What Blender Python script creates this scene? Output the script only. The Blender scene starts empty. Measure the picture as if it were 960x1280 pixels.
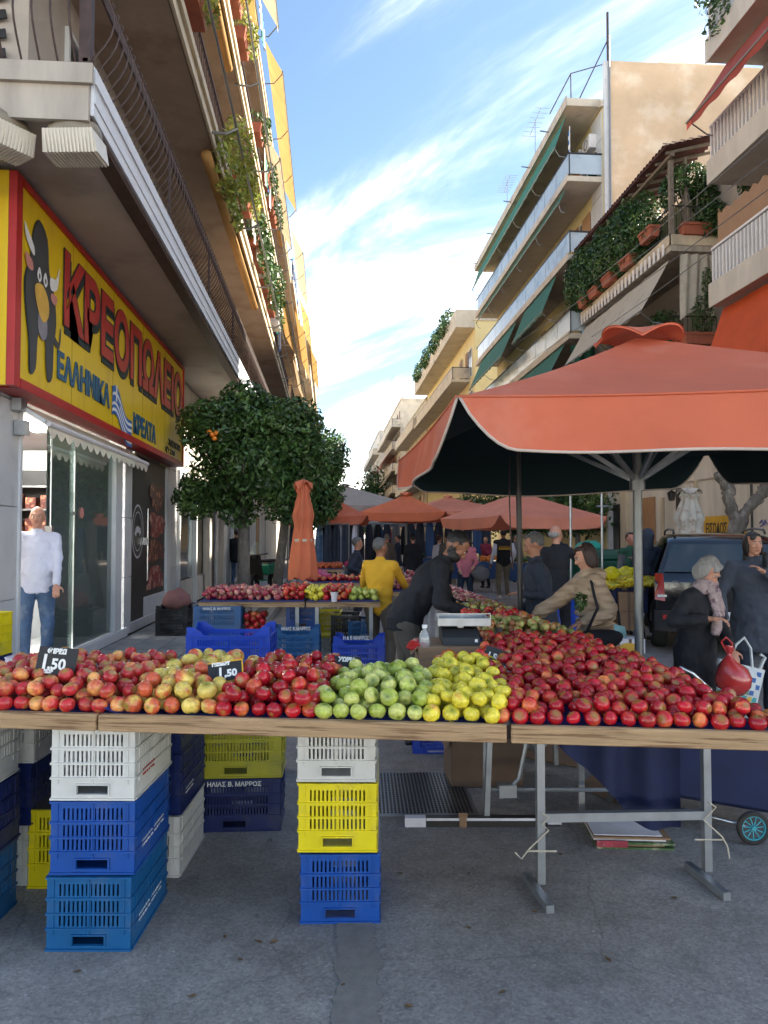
import bpy, bmesh, math, random
import numpy as np
from mathutils import Vector, Matrix, Euler, noise
rnd = random.Random(7)
scene = bpy.context.scene
col = scene.collection
PI = math.pi
R = math.radians
# ------------------------------------------------------------------ camera
CAM = Vector((0, 0, 1.62))
YAW, PITCH, FPX = math.atan(70/924.4), math.atan(32/924.4), 924.4
cam_data = bpy.data.cameras.new('camera')
cam_data.sensor_fit = 'VERTICAL'; cam_data.sensor_height = 36; cam_data.lens = 26
cam_data.clip_start = 0.05; cam_data.clip_end = 2000
cam = bpy.data.objects.new('camera', cam_data); col.objects.link(cam)
cam.location = CAM; cam.rotation_euler = (PI/2 + PITCH, 0, -YAW)
scene.camera = cam
# ------------------------------------------------------------------ light
SUN_EL, SUN_AZ = R(38), R(80)      # azimuth from +Y (down the street) towards +X
sd = bpy.data.lights.new('sun', 'SUN'); sd.energy = 2.3; sd.angle = R(0.6); sd.color = (1, .9, .74)
sun = bpy.data.objects.new('sun', sd); col.objects.link(sun)
sv = Vector((math.sin(SUN_AZ)*math.cos(SUN_EL), math.cos(SUN_AZ)*math.cos(SUN_EL), math.sin(SUN_EL)))
sun.rotation_euler = sv.to_track_quat('Z', 'Y').to_euler(); sun.location = (30, 10, 40)
world = bpy.data.worlds.new('World'); scene.world = world; world.use_nodes = True
def make_world():
    nt = world.node_tree; n = nt.nodes; l = nt.links
    bg = n['Background']; bg.inputs[1].default_value = 0.15
    sky = n.new('ShaderNodeTexSky'); sky.sky_type = 'NISHITA'; sky.sun_disc = False
    sky.sun_elevation = SUN_EL; sky.sun_rotation = SUN_AZ; sky.altitude = 50
    sky.air_density = 1.0; sky.dust_density = .6; sky.ozone_density = 2.0
    tc = n.new('ShaderNodeTexCoord')
    sep = n.new('ShaderNodeSeparateXYZ'); l.new(tc.outputs['Generated'], sep.inputs[0])
    def mth(op, a, b=None, c=None):
        m = n.new('ShaderNodeMath'); m.operation = op
        for i, v in enumerate((a, b, c)):
            if v is None: continue
            if isinstance(v, (int, float)): m.inputs[i].default_value = v
            else: l.new(v, m.inputs[i])
        return m.outputs[0]
    zc = mth('ADD', mth('MAXIMUM', sep.outputs[2], 0.0), 0.16)
    cx = mth('DIVIDE', sep.outputs[0], zc); cy = mth('DIVIDE', sep.outputs[1], zc)
    cmb = n.new('ShaderNodeCombineXYZ'); l.new(cx, cmb.inputs[0]); l.new(cy, cmb.inputs[1])
    mp = n.new('ShaderNodeMapping'); l.new(cmb.outputs[0], mp.inputs[0])
    mp.vector_type = 'TEXTURE'; mp.inputs['Rotation'].default_value = (0, 0, R(127)); mp.inputs['Scale'].default_value = (3.0, .8, 1)
    mp.inputs['Location'].default_value = (-.1875, 1.66, 0)
    n1 = n.new('ShaderNodeTexNoise'); n1.inputs['Scale'].default_value = 1.35; n1.inputs['Detail'].default_value = 9
    n1.inputs['Roughness'].default_value = .6; n1.inputs['Distortion'].default_value = .6
    l.new(mp.outputs[0], n1.inputs['Vector'])
    n2 = n.new('ShaderNodeTexNoise'); n2.inputs['Scale'].default_value = .42; n2.inputs['Detail'].default_value = 3
    l.new(mp.outputs[0], n2.inputs['Vector'])
    s = mth('ADD', mth('MULTIPLY', n1.outputs[0], .86), mth('MULTIPLY', n2.outputs[0], .34))
    mr = n.new('ShaderNodeMapRange'); mr.interpolation_type = 'SMOOTHSTEP'
    mr.inputs[1].default_value = .525; mr.inputs[2].default_value = .95; l.new(s, mr.inputs[0])
    hz = n.new('ShaderNodeMapRange'); hz.interpolation_type = 'SMOOTHSTEP'
    hz.inputs[1].default_value = .14; hz.inputs[2].default_value = 0.0; hz.inputs[3].default_value = 0; hz.inputs[4].default_value = .30
    l.new(sep.outputs[2], hz.inputs[0])
    cm = mth('MAXIMUM', mth('MULTIPLY', mth('POWER', mr.outputs[0], 2.6), .85), hz.outputs[0])
    mix = n.new('ShaderNodeMix'); mix.data_type = 'RGBA'
    tint = n.new('ShaderNodeMix'); tint.data_type = 'RGBA'; tint.blend_type = 'MULTIPLY'; tint.inputs[0].default_value = 1
    l.new(sky.outputs[0], tint.inputs[6]); tint.inputs[7].default_value = (.265, .27, .255, 1)
    l.new(cm, mix.inputs[0]); l.new(tint.outputs[2], mix.inputs[6]); mix.inputs[7].default_value = (23, 20.6, 18, 1)
    l.new(mix.outputs[2], bg.inputs[0])
make_world()
scene.view_settings.view_transform = 'Standard'; scene.view_settings.look = 'None'
scene.view_settings.gamma = 1; scene.view_settings.exposure = 3.05
scene.render.engine = 'CYCLES'
scene.cycles.max_bounces = 8; scene.cycles.diffuse_bounces = 4; scene.cycles.transparent_max_bounces = 12
scene.cycles.caustics_reflective = False; scene.cycles.caustics_refractive = False
# ------------------------------------------------------------------ photo geometry
FH = Vector((math.sin(YAW), math.cos(YAW), 0)); RH = Vector((math.cos(YAW), -math.sin(YAW), 0))
FWD = FH*math.cos(PITCH) + Vector((0, 0, math.sin(PITCH))); UP = -FH*math.sin(PITCH) + Vector((0, 0, math.cos(PITCH)))
def ray(px, py): return RH*((px-480)/FPX) + UP*((640-py)/FPX) + FWD
def G(px, py, z=0.0):
    r = ray(px, py); return CAM + r*((z-CAM.z)/r.z)
def D(px, py, d):
    r = ray(px, py); return CAM + r*(d/r.dot(FH))
def XP(px, py, x):
    r = ray(px, py); return CAM + r*(x/r.x)
def K(px, d, z=0.0):
    p = D(px, 640, d); return Vector((p.x, p.y, z))
def L(lat, d, z=0.0):
    p = RH*lat + FH*d; return Vector((p.x, p.y, z))
def ypx(px, x):                    # street depth (y) at which the plane x is seen at column px
    return XP(px, 672, x).y
# ------------------------------------------------------------------ objects
def tag(o, label=None, cat=None, group=None, kind=None):
    if label: o['label'] = label
    if cat: o['category'] = cat
    if group: o['group'] = group
    if kind: o['kind'] = kind
    return o
def thing(name, label, cat, loc=(0, 0, 0), rz=0.0, group=None):
    o = bpy.data.objects.new(name, None); col.objects.link(o); o.empty_display_size = .1
    o.location = loc; o.rotation_euler = (0, 0, rz)
    return tag(o, label, cat, group)
def kids(o): return [c for c in bpy.data.objects if c.parent == o]
def copy_tree(o, loc=None, rz=None, label=None, group=None, scale=None, ch=None, parent=None):
    c = o.copy(); col.objects.link(c)
    c.parent = parent
    if loc is not None: c.location = loc
    if rz is not None: c.rotation_euler = (0, 0, rz)
    if label: c['label'] = label
    if group: c['group'] = group
    if scale: c.scale = scale
    for k in (o.children if ch is None else ch): copy_tree(k, parent=c)
    return c
def link_mesh(name, me, parent=None, loc=None, rot=None, mat=None):
    o = bpy.data.objects.new(name, me); col.objects.link(o); o.parent = parent
    if loc is not None: o.location = loc
    if rot is not None: o.rotation_euler = rot
    if mat is not None:
        if not me.materials: me.materials.append(mat)
        o.material_slots[0].link = 'OBJECT'; o.material_slots[0].material = mat
    return o
class MB:
    def __init__(s): s.v = []; s.f = []; s.m = []; s.mi = 0; s.M = Matrix.Identity(4)
    def add(s, vs, fs):
        b = len(s.v); M = s.M
        s.v += [tuple(M @ Vector(p)) for p in vs]; s.f += [tuple(i+b for i in f) for f in fs]; s.m += [s.mi]*len(fs)
        return s
    def box(s, x0, x1, y0, y1, z0, z1):
        vs = [(x0,y0,z0),(x1,y0,z0),(x1,y1,z0),(x0,y1,z0),(x0,y0,z1),(x1,y0,z1),(x1,y1,z1),(x0,y1,z1)]
        return s.add(vs, [(0,3,2,1),(4,5,6,7),(0,1,5,4),(1,2,6,5),(2,3,7,6),(3,0,4,7)])
    def bar(s, a, b, w, h=None, up=(0,0,1)):         # rectangular bar from a to b
        a = Vector(a); b = Vector(b); h = h or w; d = (b-a)
        if d.length < 1e-6: return s
        d.normalize(); u = Vector(up)
        if abs(d.dot(u)) > .97: u = Vector((0, 1, 0))
        x = d.cross(u).normalized()*(w/2); y = x.cross(d).normalized()*(h/2)
        vs = [a-x-y, a+x-y, a+x+y, a-x+y, b-x-y, b+x-y, b+x+y, b-x+y]
        return s.add(vs, [(0,1,2,3),(7,6,5,4),(4,5,1,0),(5,6,2,1),(6,7,3,2),(7,4,0,3)])
    def tube(s, pts, r, n=8, cap=True):
        pts = [Vector(p) for p in pts]; rs = r if isinstance(r, (list, tuple)) else [r]*len(pts)
        vs = []; fs = []; prev = None
        for i, p in enumerate(pts):
            t = (pts[min(i+1, len(pts)-1)] - pts[max(i-1, 0)]).normalized()
            if prev is None:
                u = Vector((0, 0, 1)) if abs(t.z) < .9 else Vector((1, 0, 0))
                x = t.cross(u).normalized()
            else: x = (prev - t*prev.dot(t)).normalized()
            prev = x; y = t.cross(x)
            for k in range(n):
                a = 2*PI*k/n; vs.append(p + (x*math.cos(a) + y*math.sin(a))*rs[i])
        for i in range(len(pts)-1):
            for k in range(n):
                k2 = (k+1) % n; fs.append((i*n+k, i*n+k2, (i+1)*n+k2, (i+1)*n+k))
        if cap: fs.append(tuple(range(n))[::-1]); fs.append(tuple((len(pts)-1)*n+k for k in range(n)))
        return s.add(vs, fs)
    def lathe(s, prof, n=16, c=(0,0,0)):              # prof: (r, z)
        vs = []; fs = []
        for r_, z in prof:
            for k in range(n):
                a = 2*PI*k/n; vs.append((c[0]+r_*math.cos(a), c[1]+r_*math.sin(a), c[2]+z))
        for i in range(len(prof)-1):
            for k in range(n):
                k2 = (k+1) % n; fs.append((i*n+k, i*n+k2, (i+1)*n+k2, (i+1)*n+k))
        return s.add(vs, fs)
    def prism(s, poly, z0, z1):                       # poly in xy
        n = len(poly); vs = [(p[0], p[1], z0) for p in poly] + [(p[0], p[1], z1) for p in poly]
        fs = [tuple(range(n))[::-1], tuple(range(n, 2*n))] + [(i, (i+1) % n, n+(i+1) % n, n+i) for i in range(n)]
        return s.add(vs, fs)
    def grid(s, fn, nu, nv):
        vs = [fn(i/nu, j/nv) for j in range(nv+1) for i in range(nu+1)]
        fs = [(j*(nu+1)+i, j*(nu+1)+i+1, (j+1)*(nu+1)+i+1, (j+1)*(nu+1)+i) for j in range(nv) for i in range(nu)]
        return s.add(vs, fs)
    def ell(s, c, r, nu=14, nv=9, rot=None):
        c = Vector(c); vs = []; fs = []
        for j in range(1, nv):
            t = PI*j/nv
            for i in range(nu):
                a = 2*PI*i/nu; p = Vector((r[0]*math.sin(t)*math.cos(a), r[1]*math.sin(t)*math.sin(a), r[2]*math.cos(t)))
                if rot is not None: p = rot @ p
                vs.append(c+p)
        top = Vector((0,0,r[2])); bot = Vector((0,0,-r[2]))
        if rot is not None: top = rot @ top; bot = rot @ bot
        vs += [c+top, c+bot]; T = len(vs)-2; B = T+1
        for j in range(nv-2):
            for i in range(nu):
                i2 = (i+1) % nu; fs.append((j*nu+i, (j+1)*nu+i, (j+1)*nu+i2, j*nu+i2))
        for i in range(nu):
            i2 = (i+1) % nu; fs.append((T, i, i2)); fs.append((B, (nv-2)*nu+i2, (nv-2)*nu+i))
        return s.add(vs, fs)
    def mesh(s, name, mats=(), smooth=False):
        me = bpy.data.meshes.new(name); me.from_pydata(s.v, [], s.f)
        for m in mats: me.materials.append(m)
        if any(s.m): me.polygons.foreach_set('material_index', s.m)
        if smooth:
            me.polygons.foreach_set('use_smooth', [True]*len(me.polygons))
            if smooth != 'all': me.set_sharp_from_angle(angle=R(38))
        me.update(); return me
    def build(s, name, mat, parent=None, smooth=False, world_=False, kind=None, label=None, bevel=0):
        mats = mat if isinstance(mat, (list, tuple)) else [mat]
        if world_ and parent is not None:
            Mi = (Matrix.Translation(parent.location) @ parent.rotation_euler.to_matrix().to_4x4()).inverted()
            s.v = [tuple(Mi @ Vector(p)) for p in s.v]
        me = s.mesh(name, mats, smooth)
        if bevel:
            bm = bmesh.new(); bm.from_mesh(me)
            bmesh.ops.bevel(bm, geom=list(bm.edges), offset=bevel, segments=1, affect='EDGES')
            bm.to_mesh(me); bm.free()
        o = bpy.data.objects.new(name, me); col.objects.link(o); o.parent = parent
        if kind: o['kind'] = kind
        if label: o['label'] = label
        return o
def put(px, d): return K(px, d)
# ------------------------------------------------------------------ materials
def lin(c):
    return tuple(((x/255)/12.92 if x/255 <= .04045 else ((x/255+.055)/1.055)**2.4) for x in c)
MATS = {}
def mat(name, c, rough=.6, var=.12, scale=6, bump=0, bscale=40, metal=0, c2=None, c2scale=3, c2lo=.5, c2hi=.65, rand=0, spec=None,
        trans=0, sheen=0, coat=0, coords='Object', stretch=None, alpha=None, emis=None, emis_s=0, island=False):
    """c: linear colour; var: brightness variation; c2: second colour mixed in by noise; rand: per-object / per-island variation"""
    if name in MATS: return MATS[name]
    m = bpy.data.materials.new(name); m.use_nodes = True; MATS[name] = m
    nt = m.node_tree; n = nt.nodes; l = nt.links; b = n['Principled BSDF']
    tc = n.new('ShaderNodeTexCoord'); vec = tc.outputs[coords]
    if stretch:
        mp = n.new('ShaderNodeMapping'); mp.inputs['Scale'].default_value = stretch; l.new(vec, mp.inputs[0]); vec = mp.outputs[0]
    base = None
    rgb = n.new('ShaderNodeRGB'); rgb.outputs[0].default_value = (*c, 1); base = rgb.outputs[0]
    def noise_(sc, det=5, ro=.6):
        t = n.new('ShaderNodeTexNoise'); t.inputs['Scale'].default_value = sc; t.inputs['Detail'].default_value = det; t.inputs['Roughness'].default_value = ro
        l.new(vec, t.inputs['Vector']); return t.outputs[0]
    if c2 is not None:
        mr = n.new('ShaderNodeMapRange'); mr.interpolation_type = 'SMOOTHSTEP'; mr.inputs[1].default_value = c2lo; mr.inputs[2].default_value = c2hi
        l.new(noise_(c2scale), mr.inputs[0])
        mx = n.new('ShaderNodeMix'); mx.data_type = 'RGBA'; l.new(mr.outputs[0], mx.inputs[0]); l.new(base, mx.inputs[6]); mx.inputs[7].default_value = (*c2, 1)
        base = mx.outputs[2]
    hs = n.new('ShaderNodeHueSaturation'); l.new(base, hs.inputs['Color'])
    mr = n.new('ShaderNodeMapRange'); mr.inputs[1].default_value = .3; mr.inputs[2].default_value = .7; mr.inputs[3].default_value = 1-var; mr.inputs[4].default_value = 1+var
    l.new(noise_(scale, 8), mr.inputs[0]); val = mr.outputs[0]
    if rand:
        src = n.new('ShaderNodeNewGeometry').outputs['Random Per Island'] if island else n.new('ShaderNodeObjectInfo').outputs['Random']
        m2 = n.new('ShaderNodeMapRange'); m2.inputs[3].default_value = 1-rand; m2.inputs[4].default_value = 1+rand; l.new(src, m2.inputs[0])
        mm = n.new('ShaderNodeMath'); mm.operation = 'MULTIPLY'; l.new(val, mm.inputs[0]); l.new(m2.outputs[0], mm.inputs[1]); val = mm.outputs[0]
    l.new(val, hs.inputs['Value']); l.new(hs.outputs[0], b.inputs['Base Color'])
    b.inputs['Roughness'].default_value = rough; b.inputs['Metallic'].default_value = metal
    if spec is not None: b.inputs['Specular IOR Level'].default_value = spec
    if coat: b.inputs['Coat Weight'].default_value = coat; b.inputs['Coat Roughness'].default_value = .08
    if sheen: b.inputs['Sheen Weight'].default_value = sheen
    if trans:
        tr = n.new('ShaderNodeBsdfTranslucent'); l.new(hs.outputs[0], tr.inputs[0])
        ms = n.new('ShaderNodeMixShader'); ms.inputs[0].default_value = trans
        l.new(b.outputs[0], ms.inputs[1]); l.new(tr.outputs[0], ms.inputs[2]); l.new(ms.outputs[0], n['Material Output'].inputs[0])
    if bump:
        bp = n.new('ShaderNodeBump'); bp.inputs['Strength'].default_value = bump; bp.inputs['Distance'].default_value = .01
        l.new(noise_(bscale, 8, .7), bp.inputs['Height']); l.new(bp.outputs[0], b.inputs['Normal'])
    if emis: b.inputs['Emission Color'].default_value = (*emis, 1); b.inputs['Emission Strength'].default_value = emis_s
    return m
def glass(name, tint=(.8, .9, .88), alpha=.35, rough=.03):
    if name in MATS: return MATS[name]
    m = bpy.data.materials.new(name); m.use_nodes = True; MATS[name] = m
    nt = m.node_tree; n = nt.nodes; l = nt.links; b = n['Principled BSDF']
    b.inputs['Base Color'].default_value = (*tint, 1); b.inputs['Roughness'].default_value = rough; b.inputs['Specular IOR Level'].default_value = .8
    t = n.new('ShaderNodeBsdfTransparent'); t.inputs[0].default_value = (*[.5+.5*x for x in tint], 1)
    g = n.new('ShaderNodeBsdfGlossy'); g.inputs['Roughness'].default_value = rough
    fr = n.new('ShaderNodeFresnel'); fr.inputs[0].default_value = 1.5
    m1 = n.new('ShaderNodeMixShader'); m1.inputs[0].default_value = alpha; l.new(t.outputs[0], m1.inputs[1]); l.new(b.outputs[0], m1.inputs[2])
    m2 = n.new('ShaderNodeMixShader'); l.new(fr.outputs[0], m2.inputs[0]); l.new(m1.outputs[0], m2.inputs[1]); l.new(g.outputs[0], m2.inputs[2])
    l.new(m2.outputs[0], n['Material Output'].inputs[0]); return m
def text_mesh(name, s, size, mat_, parent=None, M=None, ext=.002, bold=0, sx=1, world_=False, shear=0, align='LEFT'):
    cu = bpy.data.curves.new(name, 'FONT'); cu.body = s; cu.size = size; cu.extrude = ext; cu.offset = bold; cu.align_x = align; cu.shear = shear
    cu.resolution_u = 3
    o = bpy.data.objects.new(name, cu); col.objects.link(o)
    dg = bpy.context.evaluated_depsgraph_get()
    me = bpy.data.meshes.new_from_object(o.evaluated_get(dg)); bpy.data.objects.remove(o); bpy.data.curves.remove(cu)
    me.name = name; me.materials.clear(); me.materials.append(mat_)
    me.transform(Matrix.Diagonal((sx, 1, 1, 1)))
    if M is not None: me.transform(M)
    if world_ and parent is not None:
        me.transform((Matrix.Translation(parent.location) @ parent.rotation_euler.to_matrix().to_4x4()).inverted())
    t = bpy.data.objects.new(name, me); col.objects.link(t); t.parent = parent
    return t
def frame(o, x, z):                # matrix whose local x -> x, local y -> z, normal = x cross z
    x = Vector(x).normalized(); z = Vector(z).normalized(); n_ = x.cross(z)
    M = Matrix.Identity(4)
    for i, a in enumerate((x, z, n_)):
        for j in range(3): M[j][i] = a[j]
    M.translation = Vector(o); return M
def leaves(name, mat_, blobs, n, size, parent=None, kind=None, seed=1, shell=.55, droop=.2, smallf=.45):
    """n leaf-shaped faces spread through the volume of ellipsoid blobs [(centre, radii)]"""
    rg = np.random.default_rng(seed)
    vol = np.array([b[1][0]*b[1][1]*b[1][2] for b in blobs])**(2/3); pr = vol/vol.sum()
    k = rg.choice(len(blobs), n, p=pr)
    C = np.array([tuple(b[0]) for b in blobs], float)[k]; Rr = np.array([b[1] for b in blobs], float)[k]
    d = rg.normal(size=(n, 3)); d /= np.linalg.norm(d, axis=1)[:, None]
    rad = (shell + (1.08-shell)*rg.random(n)**.7)
    P_ = C + d*Rr*rad[:, None]
    nrm = d + rg.normal(size=(n, 3))*.75; nrm[:, 2] += .3; nrm /= np.linalg.norm(nrm, axis=1)[:, None]
    t = rg.normal(size=(n, 3)); t[:, 2] -= droop*2; t -= nrm*(t*nrm).sum(1)[:, None]; t /= np.linalg.norm(t, axis=1)[:, None]
    b = np.cross(nrm, t); s = size*(.6+.8*rg.random(n))[:, None]
    v0 = P_ - t*s*.5; v1 = P_ + b*s*.5*smallf + nrm*s*.05; v2 = P_ + t*s*.5; v3 = P_ - b*s*.5*smallf + nrm*s*.05
    V = np.stack([v0, v1, v2, v3], 1).reshape(-1, 3)
    if parent is not None: V -= np.array(tuple(parent.location))
    me = bpy.data.meshes.new(name); me.vertices.add(4*n); me.vertices.foreach_set('co', V.astype(np.float32).ravel())
    me.loops.add(4*n); me.loops.foreach_set('vertex_index', np.arange(4*n, dtype=np.int32))
    me.polygons.add(n); me.polygons.foreach_set('loop_start', np.arange(0, 4*n, 4, dtype=np.int32))
    me.update(calc_edges=True); me.materials.append(mat_)
    o = bpy.data.objects.new(name, me); col.objects.link(o); o.parent = parent
    if kind: o['kind'] = kind
    return o
# ================================================================== SETTING
def asphalt_mat():
    m = bpy.data.materials.new('asphalt'); m.use_nodes = True
    nt = m.node_tree; n = nt.nodes; l = nt.links; b = n['Principled BSDF']; b.inputs['Roughness'].default_value = .82
    tc = n.new('ShaderNodeTexCoord'); v = tc.outputs['Object']
    def nz(s, d=6, r=.6): t = n.new('ShaderNodeTexNoise'); t.inputs['Scale'].default_value = s; t.inputs['Detail'].default_value = d; t.inputs['Roughness'].default_value = r; l.new(v, t.inputs['Vector']); return t.outputs[0]
    def mr(i, a, b_, c, d): t = n.new('ShaderNodeMapRange'); t.inputs[1].default_value = a; t.inputs[2].default_value = b_; t.inputs[3].default_value = c; t.inputs[4].default_value = d; l.new(i, t.inputs[0]); return t.outputs[0]
    def mul(a, b_): t = n.new('ShaderNodeMath'); t.operation = 'MULTIPLY'; l.new(a, t.inputs[0]); l.new(b_, t.inputs[1]); return t.outputs[0]
    big = mr(nz(.9, 7), .3, .7, .78, 1.18); mid = mr(nz(6, 6, .7), .3, .7, .78, 1.18)
    vo = n.new('ShaderNodeTexVoronoi'); vo.inputs['Scale'].default_value = 95; l.new(v, vo.inputs['Vector'])
    sepc = n.new('ShaderNodeSeparateColor'); l.new(vo.outputs['Color'], sepc.inputs[0])
    agg = mr(sepc.outputs[0], 0, 1, .80, 1.2); bright = mr(sepc.outputs[1], .93, .97, 1, 1.2)
    # pale stone chips, coarse
    v2 = n.new('ShaderNodeTexVoronoi'); v2.inputs['Scale'].default_value = 34; l.new(v, v2.inputs['Vector'])
    chip = mr(v2.outputs['Distance'], .08, .16, 1.28, 1.0)
    # cracks
    wv = n.new('ShaderNodeTexVoronoi'); wv.feature = 'DISTANCE_TO_EDGE'; wv.inputs['Scale'].default_value = .75
    mx = n.new('ShaderNodeMix'); mx.data_type = 'VECTOR'; mx.inputs[0].default_value = .22
    t3 = n.new('ShaderNodeTexNoise'); t3.inputs['Scale'].default_value = 2.2; t3.inputs['Detail'].default_value = 5; l.new(v, t3.inputs['Vector'])
    l.new(v, mx.inputs[4]); l.new(t3.outputs['Color'], mx.inputs[5]); l.new(mx.outputs[1], wv.inputs['Vector'])
    crack = mr(wv.outputs['Distance'], 0.0, .004, .76, 1)
    f = mul(mul(mul(big, mid), mul(agg, bright)), mul(crack, chip))
    stain = mul(mr(nz(2.3, 3), .60, .70, 1.0, .86), mr(nz(7.5, 2), .70, .74, 1.0, .72))
    f = mul(f, stain)
    hs = n.new('ShaderNodeHueSaturation'); hs.inputs['Color'].default_value = (.275, .252, .235, 1); l.new(f, hs.inputs['Value'])
    l.new(hs.outputs[0], b.inputs['Base Color'])
    bp = n.new('ShaderNodeBump'); bp.inputs['Strength'].default_value = .55; bp.inputs['Distance'].default_value = .006
    l.new(mul(agg, mid), bp.inputs['Height']); l.new(bp.outputs[0], b.inputs['Normal'])
    MATS['asphalt'] = m; return m
asphalt_mat()
mat('earth', (.1, .09, .08), .9, .3, .5)
mat('patch', (.225, .21, .195), .8, .16, 14, bump=.5, bscale=120)
mat('paving', (.28, .28, .275), .8, .18, 5, bump=.3, bscale=60, rand=.14)
mat('joint', (.09, .09, .09), .9)
mat('kerb', (.3, .3, .29), .8, .2, 8, bump=.3)
mat('concrete', (.38, .34, .29), .85, stretch=(1.6, 1.6, .35), var=.2, scale=2.5, bump=.25, bscale=18, c2=(.2, .18, .155), c2scale=1.7, c2lo=.5, c2hi=.75) if 1 else mat('x', (.38, .34, .29), .85, .16, 2.5, bump=.25, bscale=18, c2=(.2, .18, .155), c2scale=1.7, c2lo=.5, c2hi=.75)
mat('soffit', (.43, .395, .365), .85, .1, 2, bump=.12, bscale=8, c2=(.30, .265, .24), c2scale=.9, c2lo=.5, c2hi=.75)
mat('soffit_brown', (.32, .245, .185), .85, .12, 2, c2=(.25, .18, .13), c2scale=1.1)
mat('fascia_white', (.66, .69, .74), .6, .12, 3, bump=.1, stretch=(1, .15, 4), c2=(.45, .46, .48), c2scale=6, c2lo=.55, c2hi=.75)
mat('cream', (.58, .50, .37), .85, .16, 1.8, bump=.15, stretch=(1.5, 1.5, .4), bscale=15, c2=(.42, .36, .27), c2scale=.8)
mat('cream_wall', (.55, .49, .40), .85, .13, 1.2, bump=.15, bscale=12, c2=(.36, .33, .28), c2scale=.8, c2lo=.52, c2hi=.72)
mat('yellow_wall', (.66, .56, .30), .85, .08, 1.2, bump=.1, bscale=15)
mat('ochre_render', (.56, .41, .27), .9, .17, .55, bump=.3, bscale=7, c2=(.64, .52, .39), c2scale=.75, c2lo=.48, c2hi=.66)
mat('pale_wall', (.60, .56, .50), .85, .14, 1.8, bump=.15, stretch=(1.5, 1.5, .35), c2=(.45, .42, .37), c2scale=.9)
mat('grey_wall', (.38, .34, .30), .85, .14, 1.5, bump=.15)
mat('marble', (.56, .57, .58), .35, .08, 1.6, c2=(.40, .41, .43), c2scale=2.2, c2lo=.55, c2hi=.75)
mat('white_frame', (.62, .64, .66), .4, .06)
mat('black_metal', (.02, .018, .018), .45, .2)
mat('rust_metal', (.055, .03, .025), .6, .4, 9)
mat('grey_metal', (.22, .23, .24), .42, .12, 12, metal=.6)
mat('galv', (.36, .38, .40), .38, .16, 9, metal=.75)
mat('dark_glass', (.02, .03, .035), .08, .1, spec=.8)
mat('pane', (.05, .065, .075), .06, .2, 1, spec=.9)
mat('shutter', (.36, .20, .10), .6, .1); mat('shutter_grey', (.30, .31, .31), .6, .1)
mat('panel_blue', (.42, .50, .56), .18, .08, 1.5, c2=(.30, .37, .42), c2scale=1.2)
mat('awning_green', (.025, .16, .12), .8, .15, 3, trans=.15)
mat('awning_gold', (.52, .31, .11), .85, .15, 2, trans=.3)
mat('awning_sand', (.52, .40, .26), .85, .12, 2, trans=.3)
mat('awning_cream', (.55, .51, .43), .85, .12, 2, trans=.15, c2=(.4, .37, .31), c2scale=2)
mat('awning_red', (.36, .07, .05), .85, .12, 2, trans=.2)
mat('awning_orange', (.72, .11, .03), .8, .08, 2, trans=.3)
mat('leaf', (.045, .10, .022), .42, .35, 3, rand=.55, island=True, trans=.12)
mat('leaf_dark', (.036, .092, .022), .38, .35, 2, rand=.6, island=True, trans=.1, c2=(.09, .17, .045), c2scale=1.5)
mat('leaf_orange', (.052, .115, .028), .4, .35, 2, rand=.6, island=True, trans=.15, c2=(.12, .21, .055), c2scale=1.6)
mat('leaf_pale', (.22, .27, .05), .5, .3, 3, rand=.4, island=True, trans=.25, c2=(.4, .33, .05), c2scale=4)
mat('bark', (.15, .135, .12), .9, .3, 14, bump=.8, bscale=30, stretch=(1, 1, .4), c2=(.27, .25, .23), c2scale=6)
mat('terracotta', (.36, .11, .065), .8, .15, 6)
mat('roof_tile', (.095, .032, .026), .8, .2, 8, rand=.25)
mat('wood_pole', (.19, .16, .13), .8, .2, 10)
mat('reed', (.33, .20, .12), .9, .3, 30, stretch=(8, 8, .5))
mat('white_paint', (.70, .68, .68), .5, .08, 4)
def sheet(name, x0, x1, y0, y1, z, m, n=1):
    b = MB(); b.add([(x0, y0, z), (x1, y0, z), (x1, y1, z), (x0, y1, z)], [(0, 1, 2, 3)])
    return tag(b.build(name, m), kind='structure')
sheet('ground', -700, 700, -300, 1500, -.02, MATS['earth'])
sheet('road', -60, 60, -40, 5, 0, MATS['asphalt'])
sheet('road', -1.1, 8.3, 5.004, 400, .0, MATS['asphalt'])
# repair strip in the asphalt
b = MB(); b.M = Matrix.Identity(4)
ptsl = []; ptsr = []
for i in range(26):
    y = 1300 - i*7.2
    wob = rnd.uniform(-6, 5)
    ptsl.append(G(422+wob + (1140-y)*.02, y, .004)); ptsr.append(G(476+rnd.uniform(-7, 6)-(1280-y)*.09*0+(-8 if y < 1180 else 0), y, .004))
vs = [tuple(p) for p in ptsl+ptsr]; n_ = 26
b.add(vs, [(n_+i, n_+i+1, i+1, i) for i in range(n_-1)]); tag(b.build('road_patch', MATS['patch']), kind='structure')
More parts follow.
